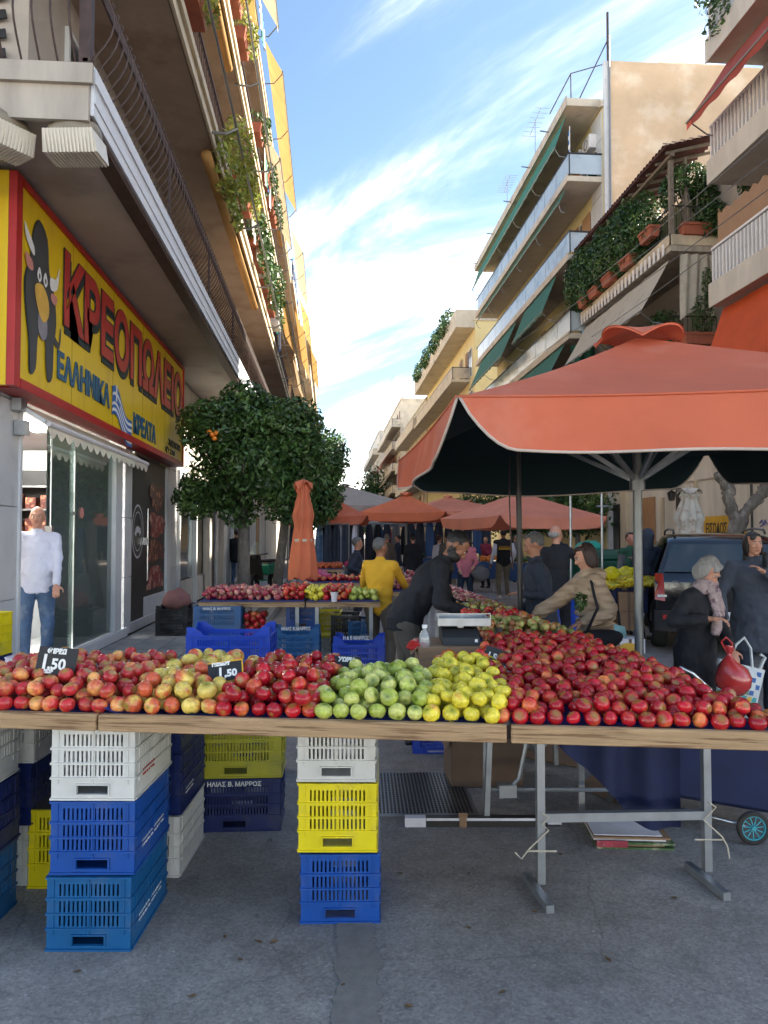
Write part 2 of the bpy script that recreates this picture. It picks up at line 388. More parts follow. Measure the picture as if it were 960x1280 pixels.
# left pavement: kerb, bed, paving slabs
KX = -1.1
pav = MB(); pav.box(-3.05, KX-.15, 5.05, 120, -.05, .11); pav.box(-60, -3.05, 5.05, 6.6, -.05, .11)
pavement = tag(pav.build('pavement', MATS['joint']), kind='structure')
slab = MB(); w = .19; slab.add([(-w,-.245,0),(w,-.245,0),(w,.245,0),(-w,.245,0),(-w+.004,-.241,.028),(w-.004,-.241,.028),(w-.004,.241,.028),(-w+.004,.241,.028)],
    [(4,5,6,7),(0,1,5,4),(1,2,6,5),(2,3,7,6),(3,0,4,7)])
slab_me = slab.mesh('paving_slab', [MATS['paving']])
for j in range(44):
    for i in range(4):
        o = link_mesh('paving_slab', slab_me, pavement, (-3.05+.235+i*.388+.0, 5.32+j*.502, .11), (rnd.uniform(-.008,.008), rnd.uniform(-.008,.008), 0))
kb = MB()
kme = MB(); kme.box(-.072, .072, -.49, .49, 0, .15); kme = kme.mesh('kerb_stone', [MATS['kerb']])
for j in range(45):
    link_mesh('kerb_stone', kme, pavement, (KX-.07, 5.55+j, -.02+rnd.uniform(-.004, .004)))
kb.box(KX-.145, KX, 50.05, 120, 0, .125); o = kb.build('kerb_run', MATS['kerb'], pavement)
pr = MB(); pr.box(8.3, 10.9, -10, 160, -.05, .13)
pr_o = tag(pr.build('pavement', MATS['paving']), kind='structure')
kme2 = MB(); kme2.box(-.07, .07, -.49, .49, 0, .16); kme2 = kme2.mesh('kerb_stone', [MATS['kerb']])
for j in range(40): link_mesh('kerb_stone', kme2, pr_o, (8.3-.07, 6.5+j, -.02))
# hill-side / end of street greenery sits in c_; far mass
# ------------------------------------------------------------------ apartment buildings
def railing_bars(mb, p0, p1, z, h, step=.12, t=.014):
    p0 = Vector(p0); p1 = Vector(p1); n = max(1, int((p1-p0).length/step))
    for i in range(n+1):
        p = p0.lerp(p1, i/n); mb.bar((p.x, p.y, z), (p.x, p.y, z+h), t)
    mb.bar((p0.x, p0.y, z+h), (p1.x, p1.y, z+h), .045, .03); mb.bar((p0.x, p0.y, z+.06), (p1.x, p1.y, z+.06), .03, .02)
def window_mesh(w, h, side):
    f = MB(); t = .06; d = .05*-side
    xs = sorted((0, d))
    for (y0, y1, z0, z1) in ((-w/2, w/2, 0, t), (-w/2, w/2, h-t, h), (-w/2, -w/2+t, t, h-t), (w/2-t, w/2, t, h-t), (-.03, .03, t, h-t)):
        f.box(xs[0], xs[1], y0, y1, z0, z1)
    p = MB(); e = .015*-side; xs2 = sorted((0, e)); p.box(xs2[0], xs2[1], -w/2+t, w/2-t, t, h-t)
    return f.mesh('window', [MATS['white_frame']]), p.mesh('pane', [MATS['pane']])
def shutter_mesh(w, h, side):
    s = MB(); d = .045*-side
    xs = sorted((0.004*-side, d)); s.box(xs[0], xs[1], -w/2, w/2, 0, h)
    k = int(h/.11)
    for i in range(k):
        z = (i+.5)*h/k; a, c = sorted((d, d+.02*-side)); s.box(a, c, -w/2+.03, w/2-.03, z-.03, z+.03)
    return s.mesh('shutter')
def awning(parent, x0, z0, x1, z1, y0, y1, m, side, arms=True, valance=.22, label=None):
    """sloping fabric sheet from wall line (x0,z0) out to (x1,z1)"""
    a = MB(); nseg = max(4, int((y1-y0)/.4))
    def fn(u, v):
        y = y0+(y1-y0)*u; s = .03*math.sin(v*PI)
        return (x0+(x1-x0)*v, y, z0+(z1-z0)*v - s + .012*math.sin(u*nseg*2))
    a.grid(fn, nseg, 5)
    a.grid(lambda u, v: (x1+.002*side, y0+(y1-y0)*u, z1 - v*(valance+.03*math.sin(u*nseg*6.28/2))), nseg*3, 1)
    o = a.build('awning', m, parent, smooth='all', world_=True)
    if label: o['label'] = label
    r_ = MB(); r_.tube([(x1, y0, z1), (x1, y1, z1)], .03, 6)
    if arms:
        for k in range(max(2, int((y1-y0)/3)+1)):
            y = y0+.1+(y1-y0-.2)*k/max(1, int((y1-y0)/3)); r_.tube([(x0, y, z1-.35), ((x0+x1)/2, y+.08, z1-.28), (x1, y, z1)], .018, 5)
    q = r_.build('awning_frame', MATS['grey_metal'], parent, world_=True)
    return o
def apartment(label, side, y0, y1, xw, xb, levels, roof, wall='cream_wall', slabm='concrete', edge=None, rail='panel', shut='shutter', group=None,
              depth=9, bay=3.0, awn=None, base=0, bal_y=None, soff='soffit', rail_m=None, thick=.2, win=True, front_wall=None, skip_win_below=3, parapet=.8, railh=.95):
    """side=-1: on the left of the street (facade looks to +x); side=+1: on the right"""
    t = thing('apartment_building', label, 'building', (xw, (y0+y1)/2, 0), 0, group)
    w = MB(); a, c = sorted((xw, xw+side*depth)); w.box(a, c, y0, y1, base, roof); w.build('wall', MATS[wall], t, world_=True)
    if front_wall:
        fw = MB(); fw.add([(a, y0-.006, base), (c, y0-.006, base), (c, y0-.006, roof), (a, y0-.006, roof)], [(0, 1, 2, 3)]); fw.build('side_wall', MATS[front_wall], t, world_=True)
    pa = MB(); a2, c2 = sorted((xw-side*.1, xw+side*(depth+.1))); 
    pa.box(a2, c2, y0-.1, y1+.1, roof+.003, roof+.25)
    if parapet: pa.box(*sorted((xw+side*.3, xw+side*.45)), y0+.3, y1-.3, roof+.253, roof+parapet)
    pa.build('roof', MATS[slabm], t, world_=True)
    by0, by1 = bal_y or (y0+.02, y1-.02)
    wm, pm = window_mesh(1.5, 2.15, side); sm = shutter_mesh(.78, 2.15, side)
    for li, z in enumerate(levels):
        if xb is not None:
            s = MB(); a, c = sorted((xw-side*.004, xb)); s.box(a, c, by0, by1, z-thick, z)
            so = s.build('balcony_slab', MATS[slabm], t, world_=True)
            e = MB(); a, c = sorted((xb, xb-side*.03)); e.box(a, c, by0-.01, by1, z-thick-.03, z+.06); e.build('slab_edge', MATS[edge or slabm], t, world_=True)
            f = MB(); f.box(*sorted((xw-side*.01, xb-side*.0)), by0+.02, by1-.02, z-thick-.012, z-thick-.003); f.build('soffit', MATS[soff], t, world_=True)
            if rail == 'panel':
                xr = xb+side*.04; r_ = MB()
                for k in range(int((by1-by0)/1.6)):
                    ya = by0+.03+k*1.6; r_.box(*sorted((xr, xr+side*.02)), ya, min(ya+1.55, by1-.05), z+.1, z+railh-.08)
                r_.box(*sorted((xr+side*.03, xw-side*.02)), by0+.03, by0+.05, z+.1, z+railh-.08)
                r_.build('railing_panels', MATS[rail_m or 'panel_blue'], t, world_=True)
                r2 = MB(); r2.bar((xr+side*.01, by0, z+railh-.04), (xr+side*.01, by1, z+railh-.04), .05); r2.bar((xr, by0+.03, z+railh-.04), (xw, by0+.03, z+railh-.04), .05)
                for k in range(int((by1-by0)/1.6)+1): r2.bar((xr+side*.025, by0+.02+k*1.6-.02, z), (xr+side*.025, by0+.02+k*1.6-.02, z+railh), .035)
                r2.build('railing_frame', MATS['black_metal'], t, world_=True)
            elif rail == 'bars':
                r_ = MB(); xr = xb+side*.05; railing_bars(r_, (xr, by0+.04, 0), (xr, by1-.04, 0), z+.02, railh, .13); railing_bars(r_, (xr, by0+.04, 0), (xw-side*.05, by0+.04, 0), z+.02, railh, .13)
                r_.build('railing', MATS[rail_m or 'black_metal'], t, world_=True)
            elif rail == 'solid':
                r_ = MB(); xr = xb+side*.02; r_.box(*sorted((xr, xr+side*.12)), by0+.02, by1-.02, z+.003, z+railh); r_.box(*sorted((xr+side*.123, xw-side*.02)), by0+.02, by0+.12, z+.003, z+railh)
                r_.build('parapet', MATS[rail_m or slabm], t, world_=True)
        if win and z > skip_win_below:
            n = int((y1-y0)/bay)
            for k in range(n):
                y = y0+(k+.5)*(y1-y0)/n + rnd.uniform(-.2, .2)
                o = link_mesh('window', wm, t, (-side*.004, y-t.location.y, z+.08)); 
                link_mesh('pane', pm, o)
                if rnd.random() < .75:
                    o2 = link_mesh('shutter', sm, t, (-side*.052, y-t.location.y+rnd.choice((-.36, .36, -1.2, 1.2)), z+.08), mat=MATS[shut])
    return t
# ================================================================== LEFT SIDE: butcher's corner building
mat('sign_yellow', (.78, .54, .01), .35, .12, 1.6, c2=(.60, .40, .02), c2scale=1.6, c2lo=.45, c2hi=.72, stretch=(1, 2.2, .35))
mat('sign_red', (.42, .02, .02), .4, .12, 3); mat('letter_red', (.45, .035, .03), .4, .15, 3)
mat('letter_dark', (.015, .03, .035), .5); mat('letter_blue', (.02, .10, .20), .45)
mat('white', (.78, .78, .78), .5, .05); mat('flag_blue', (.02, .13, .42), .5)
mat('bull_grey', (.055, .06, .065), .55); mat('bull_belly', (.25, .24, .28), .5); mat('pinkish', (.6, .25, .22), .5); mat('bull_muzzle', (.68, .42, .08), .5)
mat('tile_white', (.62, .68, .66), .25, .06); mat('fridge_red', (.28, .02, .02), .4)
mat('steel', (.5, .52, .53), .25, metal=.9)
XW = -3.05
t = thing('corner_building', 'brown and cream corner block above the butcher shop with iron balconies and golden awnings', 'building', (XW, 20, 0))
LB = t
Y1 = 36.0
w = MB()
sy0, sy1 = ypx(24, XW), ypx(152, XW)       # shop front opening
def wallb(x0, x1, y0, y1, z0, z1): w.box(x0, x1, y0, y1, z0, z1)
wallb(-12, XW, 7.6, Y1, 5.0, 17.4)
w.build('wall', MATS['grey_wall'], t, world_=True)
for bx_ in ((-3.6, XW, ypx(262, XW), Y1, .138, 4.95), (-12, -3.603, 20.003, Y1, .138, 4.95), (-12, -3.3, 6.05, 6.2, 0.13, 4.95)):
    g = MB(); g.box(*bx_); g.build('ground_floor_wall', MATS['pale_wall'], t, world_=True)
r_ = MB(); r_.box(-12.2, XW+.15, 7.5, Y1, 17.403, 17.7); r_.build('roof', MATS['concrete'], t, world_=True)
# marble pier panels
def panel(x0, x1, y0, y1, z0, z1, m='marble', name='marble_panel'):
    b = MB(); b.box(x0, x1, y0, y1, z0, z1); return b.build(name, MATS[m], t, world_=True, bevel=.004)
zz = [.14, 1.02, 1.92, 2.95, 4.0, 4.93]
for i in range(5):
    panel(-3.3, XW, 6.25, sy0-.04, zz[i]+.004, zz[i+1]-.004)
    panel(-3.3, XW, ypx(156, XW), ypx(165, XW)-.02, zz[i]+.004, zz[i+1]-.004)
for i in range(5): panel(-3.25, XW, ypx(212, XW), ypx(221, XW), zz[i]+.004, zz[i+1]-.004)
panel(-3.2, XW, ypx(165.5, XW), ypx(207, XW), .14, .30, 'marble', 'sill'); panel(-3.25, XW-.002, ypx(181, XW), ypx(207, XW), .303, .62, 'white_frame', 'sill')
# black cladding with meat posters
yb0, yb1 = ypx(165.5, XW), ypx(181, XW)
panel(-3.2, XW-.01, yb0, yb1, .304, 2.95, 'black_metal', 'black_panel'); panel(-3.2, XW-.02, yb1+.004, ypx(207, XW), .625, 2.95, 'black_metal', 'black_panel')
panel(-3.15, XW+.03, ypx(207.3, XW), ypx(211.5, XW), .3, 2.95, 'white_frame', 'post')
mat('meat', (.25, .015, .012), .45, .5, 5, c2=(.55, .33, .26), c2scale=7, c2lo=.5, c2hi=.6); mat('meat_dark', (.10, .02, .012), .45, .5, 9, c2=(.42, .18, .10), c2scale=9, c2lo=.52, c2hi=.62)
for k, (pa, pb, ya, yb) in enumerate(((187, 206, 603, 640), (186, 207, 640, 673), (185, 207, 674, 704), (184, 206, 706, 738))):
    ya_, yb_ = ypx(pa, XW), ypx(pb, XW); pm_ = XP((pa+pb)/2, ya, XW); z1 = pm_.z; z0 = XP((pa+pb)/2, yb, XW).z
    n = 26; pts = []
    for i in range(n):
        a = 2*PI*i/n; rr = .5*(.86+.14*math.sin(3*a+k)+.06*math.sin(7*a))
        c_, s_ = math.cos(a), math.sin(a); q = max(abs(c_), abs(s_))**.6
        pts.append(((ya_+yb_)/2+(yb_-ya_)*rr*c_/q, (z0+z1)/2+(z1-z0)*rr*s_/q))
    b = MB(); b.add([(XW-.012, p[0], p[1]) for p in pts], [tuple(range(n))]); b.build('meat_print', MATS['meat' if k % 2 else 'meat_dark'], t, world_=True)
b = MB(); cy = ypx(172.5, XW)
for rr, r2 in ((.38, .35), (.28, .265)):
    n = 32; b.add([(XW-.004, cy+r*math.cos(2*PI*i/n)*.95, 1.72+r*1.15*math.sin(2*PI*i/n)) for r in (rr, r2) for i in range(n)], [(i, (i+1) % n, n+(i+1) % n, n+i) for i in range(n)])
b.add([(XW-.004, cy+a_*.1, 1.72+c_*.1) for a_, c_ in ((-2, -.4), (-1.2, .6), (0, .9), (1.6, .5), (2, -.2), (1.2, -.8), (.9, -.2), (-.7, -.2), (-1, -.9))], [tuple(range(9))])
b.build('ring_emblem', MATS['white_frame'], t, world_=True)
b = MB(); b.tube([(XW+.06, yb1-.06, .9), (XW+.06, yb1-.06, 2.1)], .018); b.box(XW-.01, XW+.07, yb1-.1, yb1-.02, 1.5, 1.62); b.build('door_handle', MATS['steel'], t, world_=True)
# shop front: frames, glass, threshold
panel(-3.25, XW+.04, sy0, sy1+.25, .139, .27, 'white_frame', 'threshold')
for pa, pb in ((21.5, 24.5), (143, 151)): panel(-3.16, XW+.02, ypx(pa, XW), ypx(pb, XW), .274, 2.95, 'white_frame', 'frame_post')
glass('shop_glass', (.55, .72, .68), .22)
b = MB(); b.box(-3.10, -3.09, ypx(98, XW), ypx(143, XW), .275, 2.94); b.build('glass_pane', MATS['shop_glass'], t, world_=True)
b = MB(); b.box(-3.12, -3.11, ypx(65, XW), ypx(98, XW)-.01, .275, 2.94); b.build('glass_pane', MATS['shop_glass'], t, world_=True)
b = MB(); yq = ypx(66, XW)
b.tube([(-3.08, yq, .3), (-3.08, yq, 2.9)], .012); b.box(-3.13, -3.05, yq-.04, yq+.04, 1.45, 1.75); b.box(-3.13, -3.05, yq-.06, yq+.06, .3, .38)
b.build('door_fitting', MATS['steel'], t, world_=True)
b = MB(); yy = ypx(105, XW); b.lathe([(0, 0), (.07, 0), (.07, .003), (0, .003)], 16); 
b.v = [(XW-.03+p[2], yy+p[0], 1.93+p[1]) for p in b.v]; b.build('round_sticker', MATS['pinkish'], t, world_=True)
# interior
it = MB(); it.box(-7.4, -7.2, sy0-1.2, 19.9, .14, 3.1); it.build('interior_back_wall', MATS['tile_white'], t, world_=True)
it = MB(); it.box(-7.2, -3.3, 12.9, 13.0, .14, 3.1); it.build('interior_side_wall', MATS['tile_white'], t, world_=True)
it = MB(); it.box(-7.2, -3.26, 6.2, 19.9, 3.11, 3.2); it.build('interior_ceiling', MATS['soffit'], t, world_=True)
it = MB(); it.box(-7.2, -3.26, 6.2, 19.9, .10, .142); it.build('interior_floor', MATS['marble'], t, world_=True)
it = MB(); it.box(-7.2, -5.2, 8.0, 12.4, .143, .95); it.box(-5.5, -5.15, 8.0, 12.4, .953, 1.3); it.build('counter', MATS['fridge_red'], t, world_=True)
it = MB(); it.box(-5.1, -4.3, 10.3, 12.6, .143, .9); it.build('counter', MATS['white_frame'], t, world_=True)
it = MB()
for k in range(5): it.box(-7.15, -6.8, 8, 12.7, .95+k*.35, .98+k*.35)
for k in range(40): it.box(-7.1, -6.9, 8.1+k*.11, 8.18+k*.11, .99+(k % 3)*.35+.35, 1.2+(k % 3)*.35+.35)
it.build('shelf', MATS['meat_dark'], t, world_=True)
it = MB(); it.box(-7.15, -4.42, 12.82, 12.89, .9, 2.75); it.build('shelf_back', MATS['black_metal'], t, world_=True)
it = MB()
for k in range(5): it.box(-7.15, -4.42, 12.45, 12.815, .92+k*.38, .95+k*.38)
it.build('shelf', MATS['steel'], t, world_=True)
it = MB()
for k in range(44): it.box(-7.1+(k % 11)*.24, -6.94+(k % 11)*.24, 12.5, 12.7, .955+(k//11)*.38, 1.14+(k//11)*.38+.03*(k % 3))
it.build('packages', MATS['meat_dark'], t, world_=True)
it = MB(); it.box(-6.4, -4.5, 11.7, 12.3, .143, .85); it.build('counter', MATS['fridge_red'], t, world_=True)
it = MB(); it.box(-7.18, -3.5, 12.85, 12.895, 2.0, 2.06); it.box(-6.4, -6.35, 8, 12.8, 2.25, 2.6); it.build('dark_rail', MATS['black_metal'], t, world_=True)
mat('tube_light', (.9, .9, .9), .5, emis=(1, .98, .92), emis_s=14)
it = MB(); it.box(-5.4, -5.25, 8.2, 12.2, 3.06, 3.1); it.box(-4.0, -3.85, 8.4, 10.4, 3.06, 3.1); it.build('ceiling_lamp', MATS['tube_light'], t, world_=True)
# ground-floor openings further along
for (pa, pb, za, zb, m) in ((223, 243, .75, 2.9, 'pane'), (262, 268, .2, 2.6, 'black_metal'), (281, 287, .2, 2.7, 'shutter_grey'), (290, 296, .3, 2.7, 'pane'), (305, 311, .3, 2.6, 'pane'), (318, 324, .2, 2.6, 'shutter')):
    ya, yb = ypx(pa, XW), ypx(pb, XW)
    b = MB(); b.box(XW-.2, XW-.05 if pa < 250 else XW+.01, ya, yb, za, zb); b.build('shop_window', MATS[m], t, world_=True)
    b = MB(); b.box(XW-.15, XW+.05, ya-.12, ya-.005, .14, zb+.1); b.box(XW-.15, XW+.05, yb+.005, yb+.12, .14, zb+.1); b.box(XW-.15, XW+.048, ya-.004, yb+.004, zb+.005, zb+.1); b.build('window_frame', MATS['white_frame'], t, world_=True)
b = MB(); b.box(-3.25, XW-.03, ypx(221.3, XW), ypx(262, XW), .14, .7); b.build('plinth', MATS['pale_wall'], t, world_=True); b = MB(); b.box(-3.25, XW-.03, ypx(221.3, XW), ypx(262, XW), 3.0, 4.95); b.build('lintel', MATS['pale_wall'], t, world_=True)
for pa in (256, 274, 300): 
    b = MB(); b.box(XW+.003, XW+.12, ypx(pa, XW), ypx(pa, XW)+.35, .14, 4.9); b.build('pilaster', MATS['pale_wall'], t, world_=True)
# slabs
XB = -1.87
lv = [5.0, 8.0, 11.05, 14.1]
edgem = ['fascia_white', 'cream', 'cream', 'cream']
for i, z in enumerate(lv):
    b = MB(); b.box(-12, XB-.03, 5.95, Y1, z, z+.30); b.build('balcony_slab', MATS['concrete'], t, world_=True)
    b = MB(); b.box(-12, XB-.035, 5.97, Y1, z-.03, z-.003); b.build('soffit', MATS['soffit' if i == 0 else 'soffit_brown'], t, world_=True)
    b = MB(); b.box(XB-.027, XB, 5.94, Y1, z-.02, z+.38)
    if i: b.box(XB+.003, XB+.05, 5.94, Y1, z+.22, z+.36); b.box(XB+.003, XB+.03, 5.94, Y1, z-.06, z+.05)
    else: b.box(XB+.003, XB+.016, 5.94, Y1, z+.24, z+.36); b.box(XB+.003, XB+.01, 5.94, Y1, z+.08, z+.15)
    b.build('slab_edge', MATS[edgem[i]], t, world_=True)
    b = MB(); b.box(-12, XB-.03, 5.9, 5.94, z-.08, z+.38); b.box(-12, XB+.01, 5.86, 5.897, z+.2, z+.36); b.build('slab_edge', MATS['concrete'], t, world_=True)
# dark weathering groove strip under the first edge
b = MB(); b.box(XB-.18, XB-.03, 5.97, Y1, 4.93, 4.967); b.build('drip_band', MATS['rust_metal'], t, world_=True)
# ornate pot-bellied railing of the first balcony
zr = 5.38
bar = MB(); pts = []
for i in range(11):
    u = i/10; pts.append((.28*math.sin(u*PI)**1.2*(1-u*.55), 0, u*.86))
bar.tube(pts, .009, 5); bar.tube([(.02, 0, .86), (.05, 0, .9), (.03, 0, .94), (0, 0, .90)], .008, 4); bar_me = bar.mesh('baluster', [MATS['rust_metal']])
rail = t
for k in range(150): link_mesh('baluster', bar_me, t, (XB-.06-XW, 5.95+k*.14-20, zr))
for k in range(18): link_mesh('baluster', bar_me, t, (XB-.15-k*.14-XW, 5.98-20, zr), (0, 0, -PI/2))
b = MB(); b.bar((XB-.06, 5.9, zr+.87), (XB-.06, Y1, zr+.87), .05, .03); b.bar((XB-.06, 5.9, zr+.03), (XB-.06, Y1, zr+.03), .04, .03); b.bar((XB-.06, 5.98, zr+.87), (-9, 5.98, zr+.87), .05, .03); b.bar((XB-.06, 5.98, zr+.03), (-9, 5.98, zr+.03), .04, .03)
b.box(XB-.11, XB-.02, 5.9, 5.99, zr-.04, zr+1.0)
for k in range(10): b.bar((XB-.06, 9+k*3, zr), (XB-.06, 9+k*3, zr+.9), .03)
b.build('handrail', MATS['rust_metal'], t, world_=True)
# upper balcony railings (simple, with scroll bars) and planters
for i, z in enumerate(lv[1:]):
    b = MB(); railing_bars(b, (XB-.08, 5.98, 0), (XB-.08, Y1-.1, 0), z+.36, .85, .16, .014); b.build('railing', MATS['rust_metal'], t, world_=True)
    y = 6.6; 
    while y < 26 and i < 2:
        if rnd.random() < .75:
            q = MB(); L_ = rnd.uniform(.6, .9); q.add([(XB-.04, y, z+.62), (XB+.16, y, z+.62), (XB+.16, y+L_, z+.62), (XB-.04, y+L_, z+.62), (XB-.06, y-.03, z+.85), (XB+.2, y-.03, z+.85), (XB+.2, y+L_+.03, z+.85), (XB-.06, y+L_+.03, z+.85)], [(0,3,2,1),(4,5,6,7),(0,1,5,4),(1,2,6,5),(2,3,7,6),(3,0,4,7)])
            pl = thing('planter', 'x', 'planter', (XB, y+L_/2, z+.6), 0, 'terracotta planters along the left balconies')
            q.build('trough', MATS['terracotta'], pl, world_=True)
            pale = y < 16
            leaves('plant', MATS['leaf_pale' if pale else 'leaf'], [((XB+.12, y+L_/2, z+1.0), (.28, L_*.6, .3)), ((XB+.3, y+L_/2, z+.75), (.12, L_*.4, .3))], 260, .12, pl, seed=int(y*10)+i)
            pl['label'] = ('terracotta trough with yellow-green plant hanging over a left balcony rail' if pale else 'terracotta trough with green plant on the far part of a left balcony rail')
            pl['group'] = 'terracotta planters with yellow-green plants' if pale else 'terracotta planters with green plants'
        y += rnd.uniform(.9, 1.5)
# windows and doors on the upper left wall
wm, pm = window_mesh(1.6, 2.2, -1); sm = shutter_mesh(.8, 2.2, -1)
for z in lv:
    for k in range(8):
        o = link_mesh('window', wm, t, (.004, 9.4+k*3.4-20, z+.33)); link_mesh('pane', pm, o)
        link_mesh('shutter', sm, t, (.052, 9.4+k*3.4-20+.42, z+.33), mat=MATS['shutter'])
fgl = thing('greek_flag', 'blue and white striped flag hanging from an upper left balcony', 'flag', XP(366, 345, XB+.3))
for k in range(9):
    b = MB(); b.grid(lambda u, v, k=k: (.05*math.sin(u*5+k*.3)+.02*k, -.5+1.1*u+.06*k, .7-(k+v)*.15-.25*u), 8, 1); b.build('stripe', MATS['flag_blue' if k % 2 == 0 else 'white'], fgl, smooth='all')
for k, (px, py) in enumerate(((352, 262), (330, 330), (344, 400))):
    a_ = thing('air_conditioner', ('upper', 'middle', 'lower')[k]+' grey air conditioner on the left balconies', 'air conditioner', XP(px, py, XB+.12))
    b = MB(); b.box(-.15, .15, -.42, .42, -.28, .28); b.build('casing', MATS['white_paint'], a_, bevel=.01); b = MB(); b.box(.152, .16, -.25, .15, -.2, .2); b.build('fan_grille', MATS['black_metal'], a_)
for k, (px, py) in enumerate(((286, 210), (300, 185), (322, 285), (330, 315), (336, 345), (346, 352))):
    c_ = XP(px, py, XB+.15); pl = thing('hanging_plant', ('first', 'second', 'third', 'fourth', 'fifth', 'sixth')[k]+' trailing plant from the top along the upper left balconies', 'plant', c_)
    leaves('foliage', MATS['leaf_pale' if k < 2 else 'leaf'], [((c_.x, c_.y, c_.z), (.28, .8, .45)), ((c_.x+.1, c_.y+.3, c_.z-.5), (.15, .5, .4))], 520, .13, pl, seed=70+k)
lc = ['shirt', 'white_paint', 'awning_cream', 'awning_green', 'grey_wall', 'flag_blue']
for k, (z, y, w_) in enumerate(((8.0, 17.5, 1.6), (11.05, 12.0, 1.8), (11.05, 21.0, 2.2), (14.1, 10.0, 1.5), (8.0, 26.0, 2.4), (14.1, 19.0, 2.0))):
    ld = thing('laundry', ('striped', 'pale', 'mixed', 'small', 'long', 'upper')[k]+' washing hung outside an upper left balcony rail', 'laundry', (XB+.12, y, z+.3))
    n_ = int(w_/.35)
    for j in range(n_):
        hh = rnd.uniform(.45, .95); b = MB(); b.grid(lambda u, v: (.02*math.sin(u*7+j)+.02*v, -w_/2+j*.36+.32*u, .85-hh*v), 5, 5); b.build('garment', MATS[rnd.choice(lc[1:])], ld, smooth='all')
    b = MB(); b.tube([(0, -w_/2-.1, .86), (0, w_/2+.1, .86)], .008, 4); b.build('line', MATS['grey_metal'], ld)
for li, a__, c__ in ((1, 8.0, 14.5), (0, 12, 20), (2, 24, 31)):
    b = MB(); b.tube([(XB-.12, a__, lv[li+1]-.16), (XB-.12, c__, lv[li+1]-.16)], .09, 10); b.build('rolled_awning', MATS['awning_gold'], t, smooth='all', world_=True)
# awning with hardware: rolled gold one under level 3 ; tilted gold ones at the top
mt = [(2, 9.0, 17.2, 'awning_gold'), (3, 6.2, 13.5, 'awning_gold'), (3, 14, 21, 'awning_sand'), (2, 22, 29, 'awning_sand'), (3, 23, 33, 'awning_gold'), (1, 26, 34, 'awning_gold')]
for li, a, c_, m in mt:
    zt = (lv[li+1] if li < 3 else 17.4)-.1
    ext = .2 if li == 2 and a < 10 else .40
    awning(t, XB-.15, zt, XB+ext, zt-(1.0 if ext > .3 else .35), a, c_, MATS[m], -1, valance=.15)
b = MB()
for k in range(7):
    for z in (8.9, 11.9):
        y = 8+k*3.6; b.tube([(XB-.08, y, z-.9), (XB+.25, y, z-.92), (XB+.42, y+.05, z-.8)], .022, 6)
for z in (8.12, 11.1): b.tube([(XB+.40, 7, z+.02), (XB+.40, 33, z-.0)], .02, 6)
b.build('awning_arms', MATS['grey_metal'], t, world_=True)
# dog kennel roof & slatted screen on the corner balcony
k_ = thing('dog_kennel', 'small red tiled pitched kennel standing on the corner balcony at top left', 'kennel', (-3.3, 6.9, 5.3))
b = MB(); b.box(-.35, .35, -.2, .35, 0, .35); b.build('walls', MATS['white_paint'], k_)
b = MB(); b.prism([(-.5, -.32), (.5, -.32), (.5, .45), (-.5, .45)], 0, .01); b.v = [(x, y, .36+.38*(1-abs(x)/.5)+z) for x, y, z in b.v]
b = MB(); b.add([(-.5, -.32, .33), (0, -.32, .68), (0, .45, .68), (-.5, .45, .33), (.5, -.32, .33), (.5, .45, .33), (-.5, -.32, .28), (0, -.32, .63), (.5, -.32, .28), (0, .45, .63), (-.5, .45, .28), (.5, .45, .28)], [(0, 1, 2, 3), (1, 4, 5, 2), (0, 6, 7, 1), (1, 7, 8, 4), (6, 10, 9, 7), (7, 9, 11, 8), (2, 9, 10, 3), (5, 11, 9, 2), (0, 3, 10, 6), (4, 8, 11, 5)])
b.build('roof', MATS['roof_tile'], k_)
b = MB()
for k in range(14): b.bar((-.95-.0+XW+.0, 7.55, 5.4+k*.2), (-.2+XW, 7.55, 5.5+k*.2), .02, .09)
b.build('slatted_screen', MATS['black_metal'], t, world_=True)
# ------------------------------------------------------------------ sign box
XS = -2.79
ya, yb = ypx(14, XS), ypx(229, XS)
s = thing('shop_sign', 'long yellow and red butcher shop fascia sign with dark bull and red Greek lettering', 'sign', (XS, (ya+yb)/2, 3.0))
z0s, z1s = 2.98, 4.92
b = MB(); b.box(-3.045, XS-.03, ya+.05, yb-.02, z0s+.03, z1s-.02); b.build('panel', MATS['sign_yellow'], s, world_=True)
mat('sign_joint', (.30, .2, .02), .7)
for k in range(1, 5):
    b = MB(); yj = ya+(yb-ya)*k/5; b.box(XS-.031, XS-.028, yj-.004, yj+.004, z0s+.09, z1s-.06); b.build('panel_joint', MATS['sign_joint'], s, world_=True)
b = MB(); fw_ = .10
b.box(XS-.07, XS, ya, ya+fw_+.03, z0s, z1s); b.box(-3.04, XS, yb-.05, yb, z0s, z1s); b.box(-3.04, XS, ya+fw_+.053, yb-.053, z0s, z0s+.09); b.box(-3.04, XS, ya+fw_+.053, yb-.053, z1s-.06, z1s)
b.build('frame', MATS['sign_red'], s, world_=True)
b = MB(); b.box(-6, XS-.073, ya-.0, ya+.04, 2.98, 4.92); b.build('return_panel', MATS['sign_yellow'], s, world_=True)
XT = XS-.024
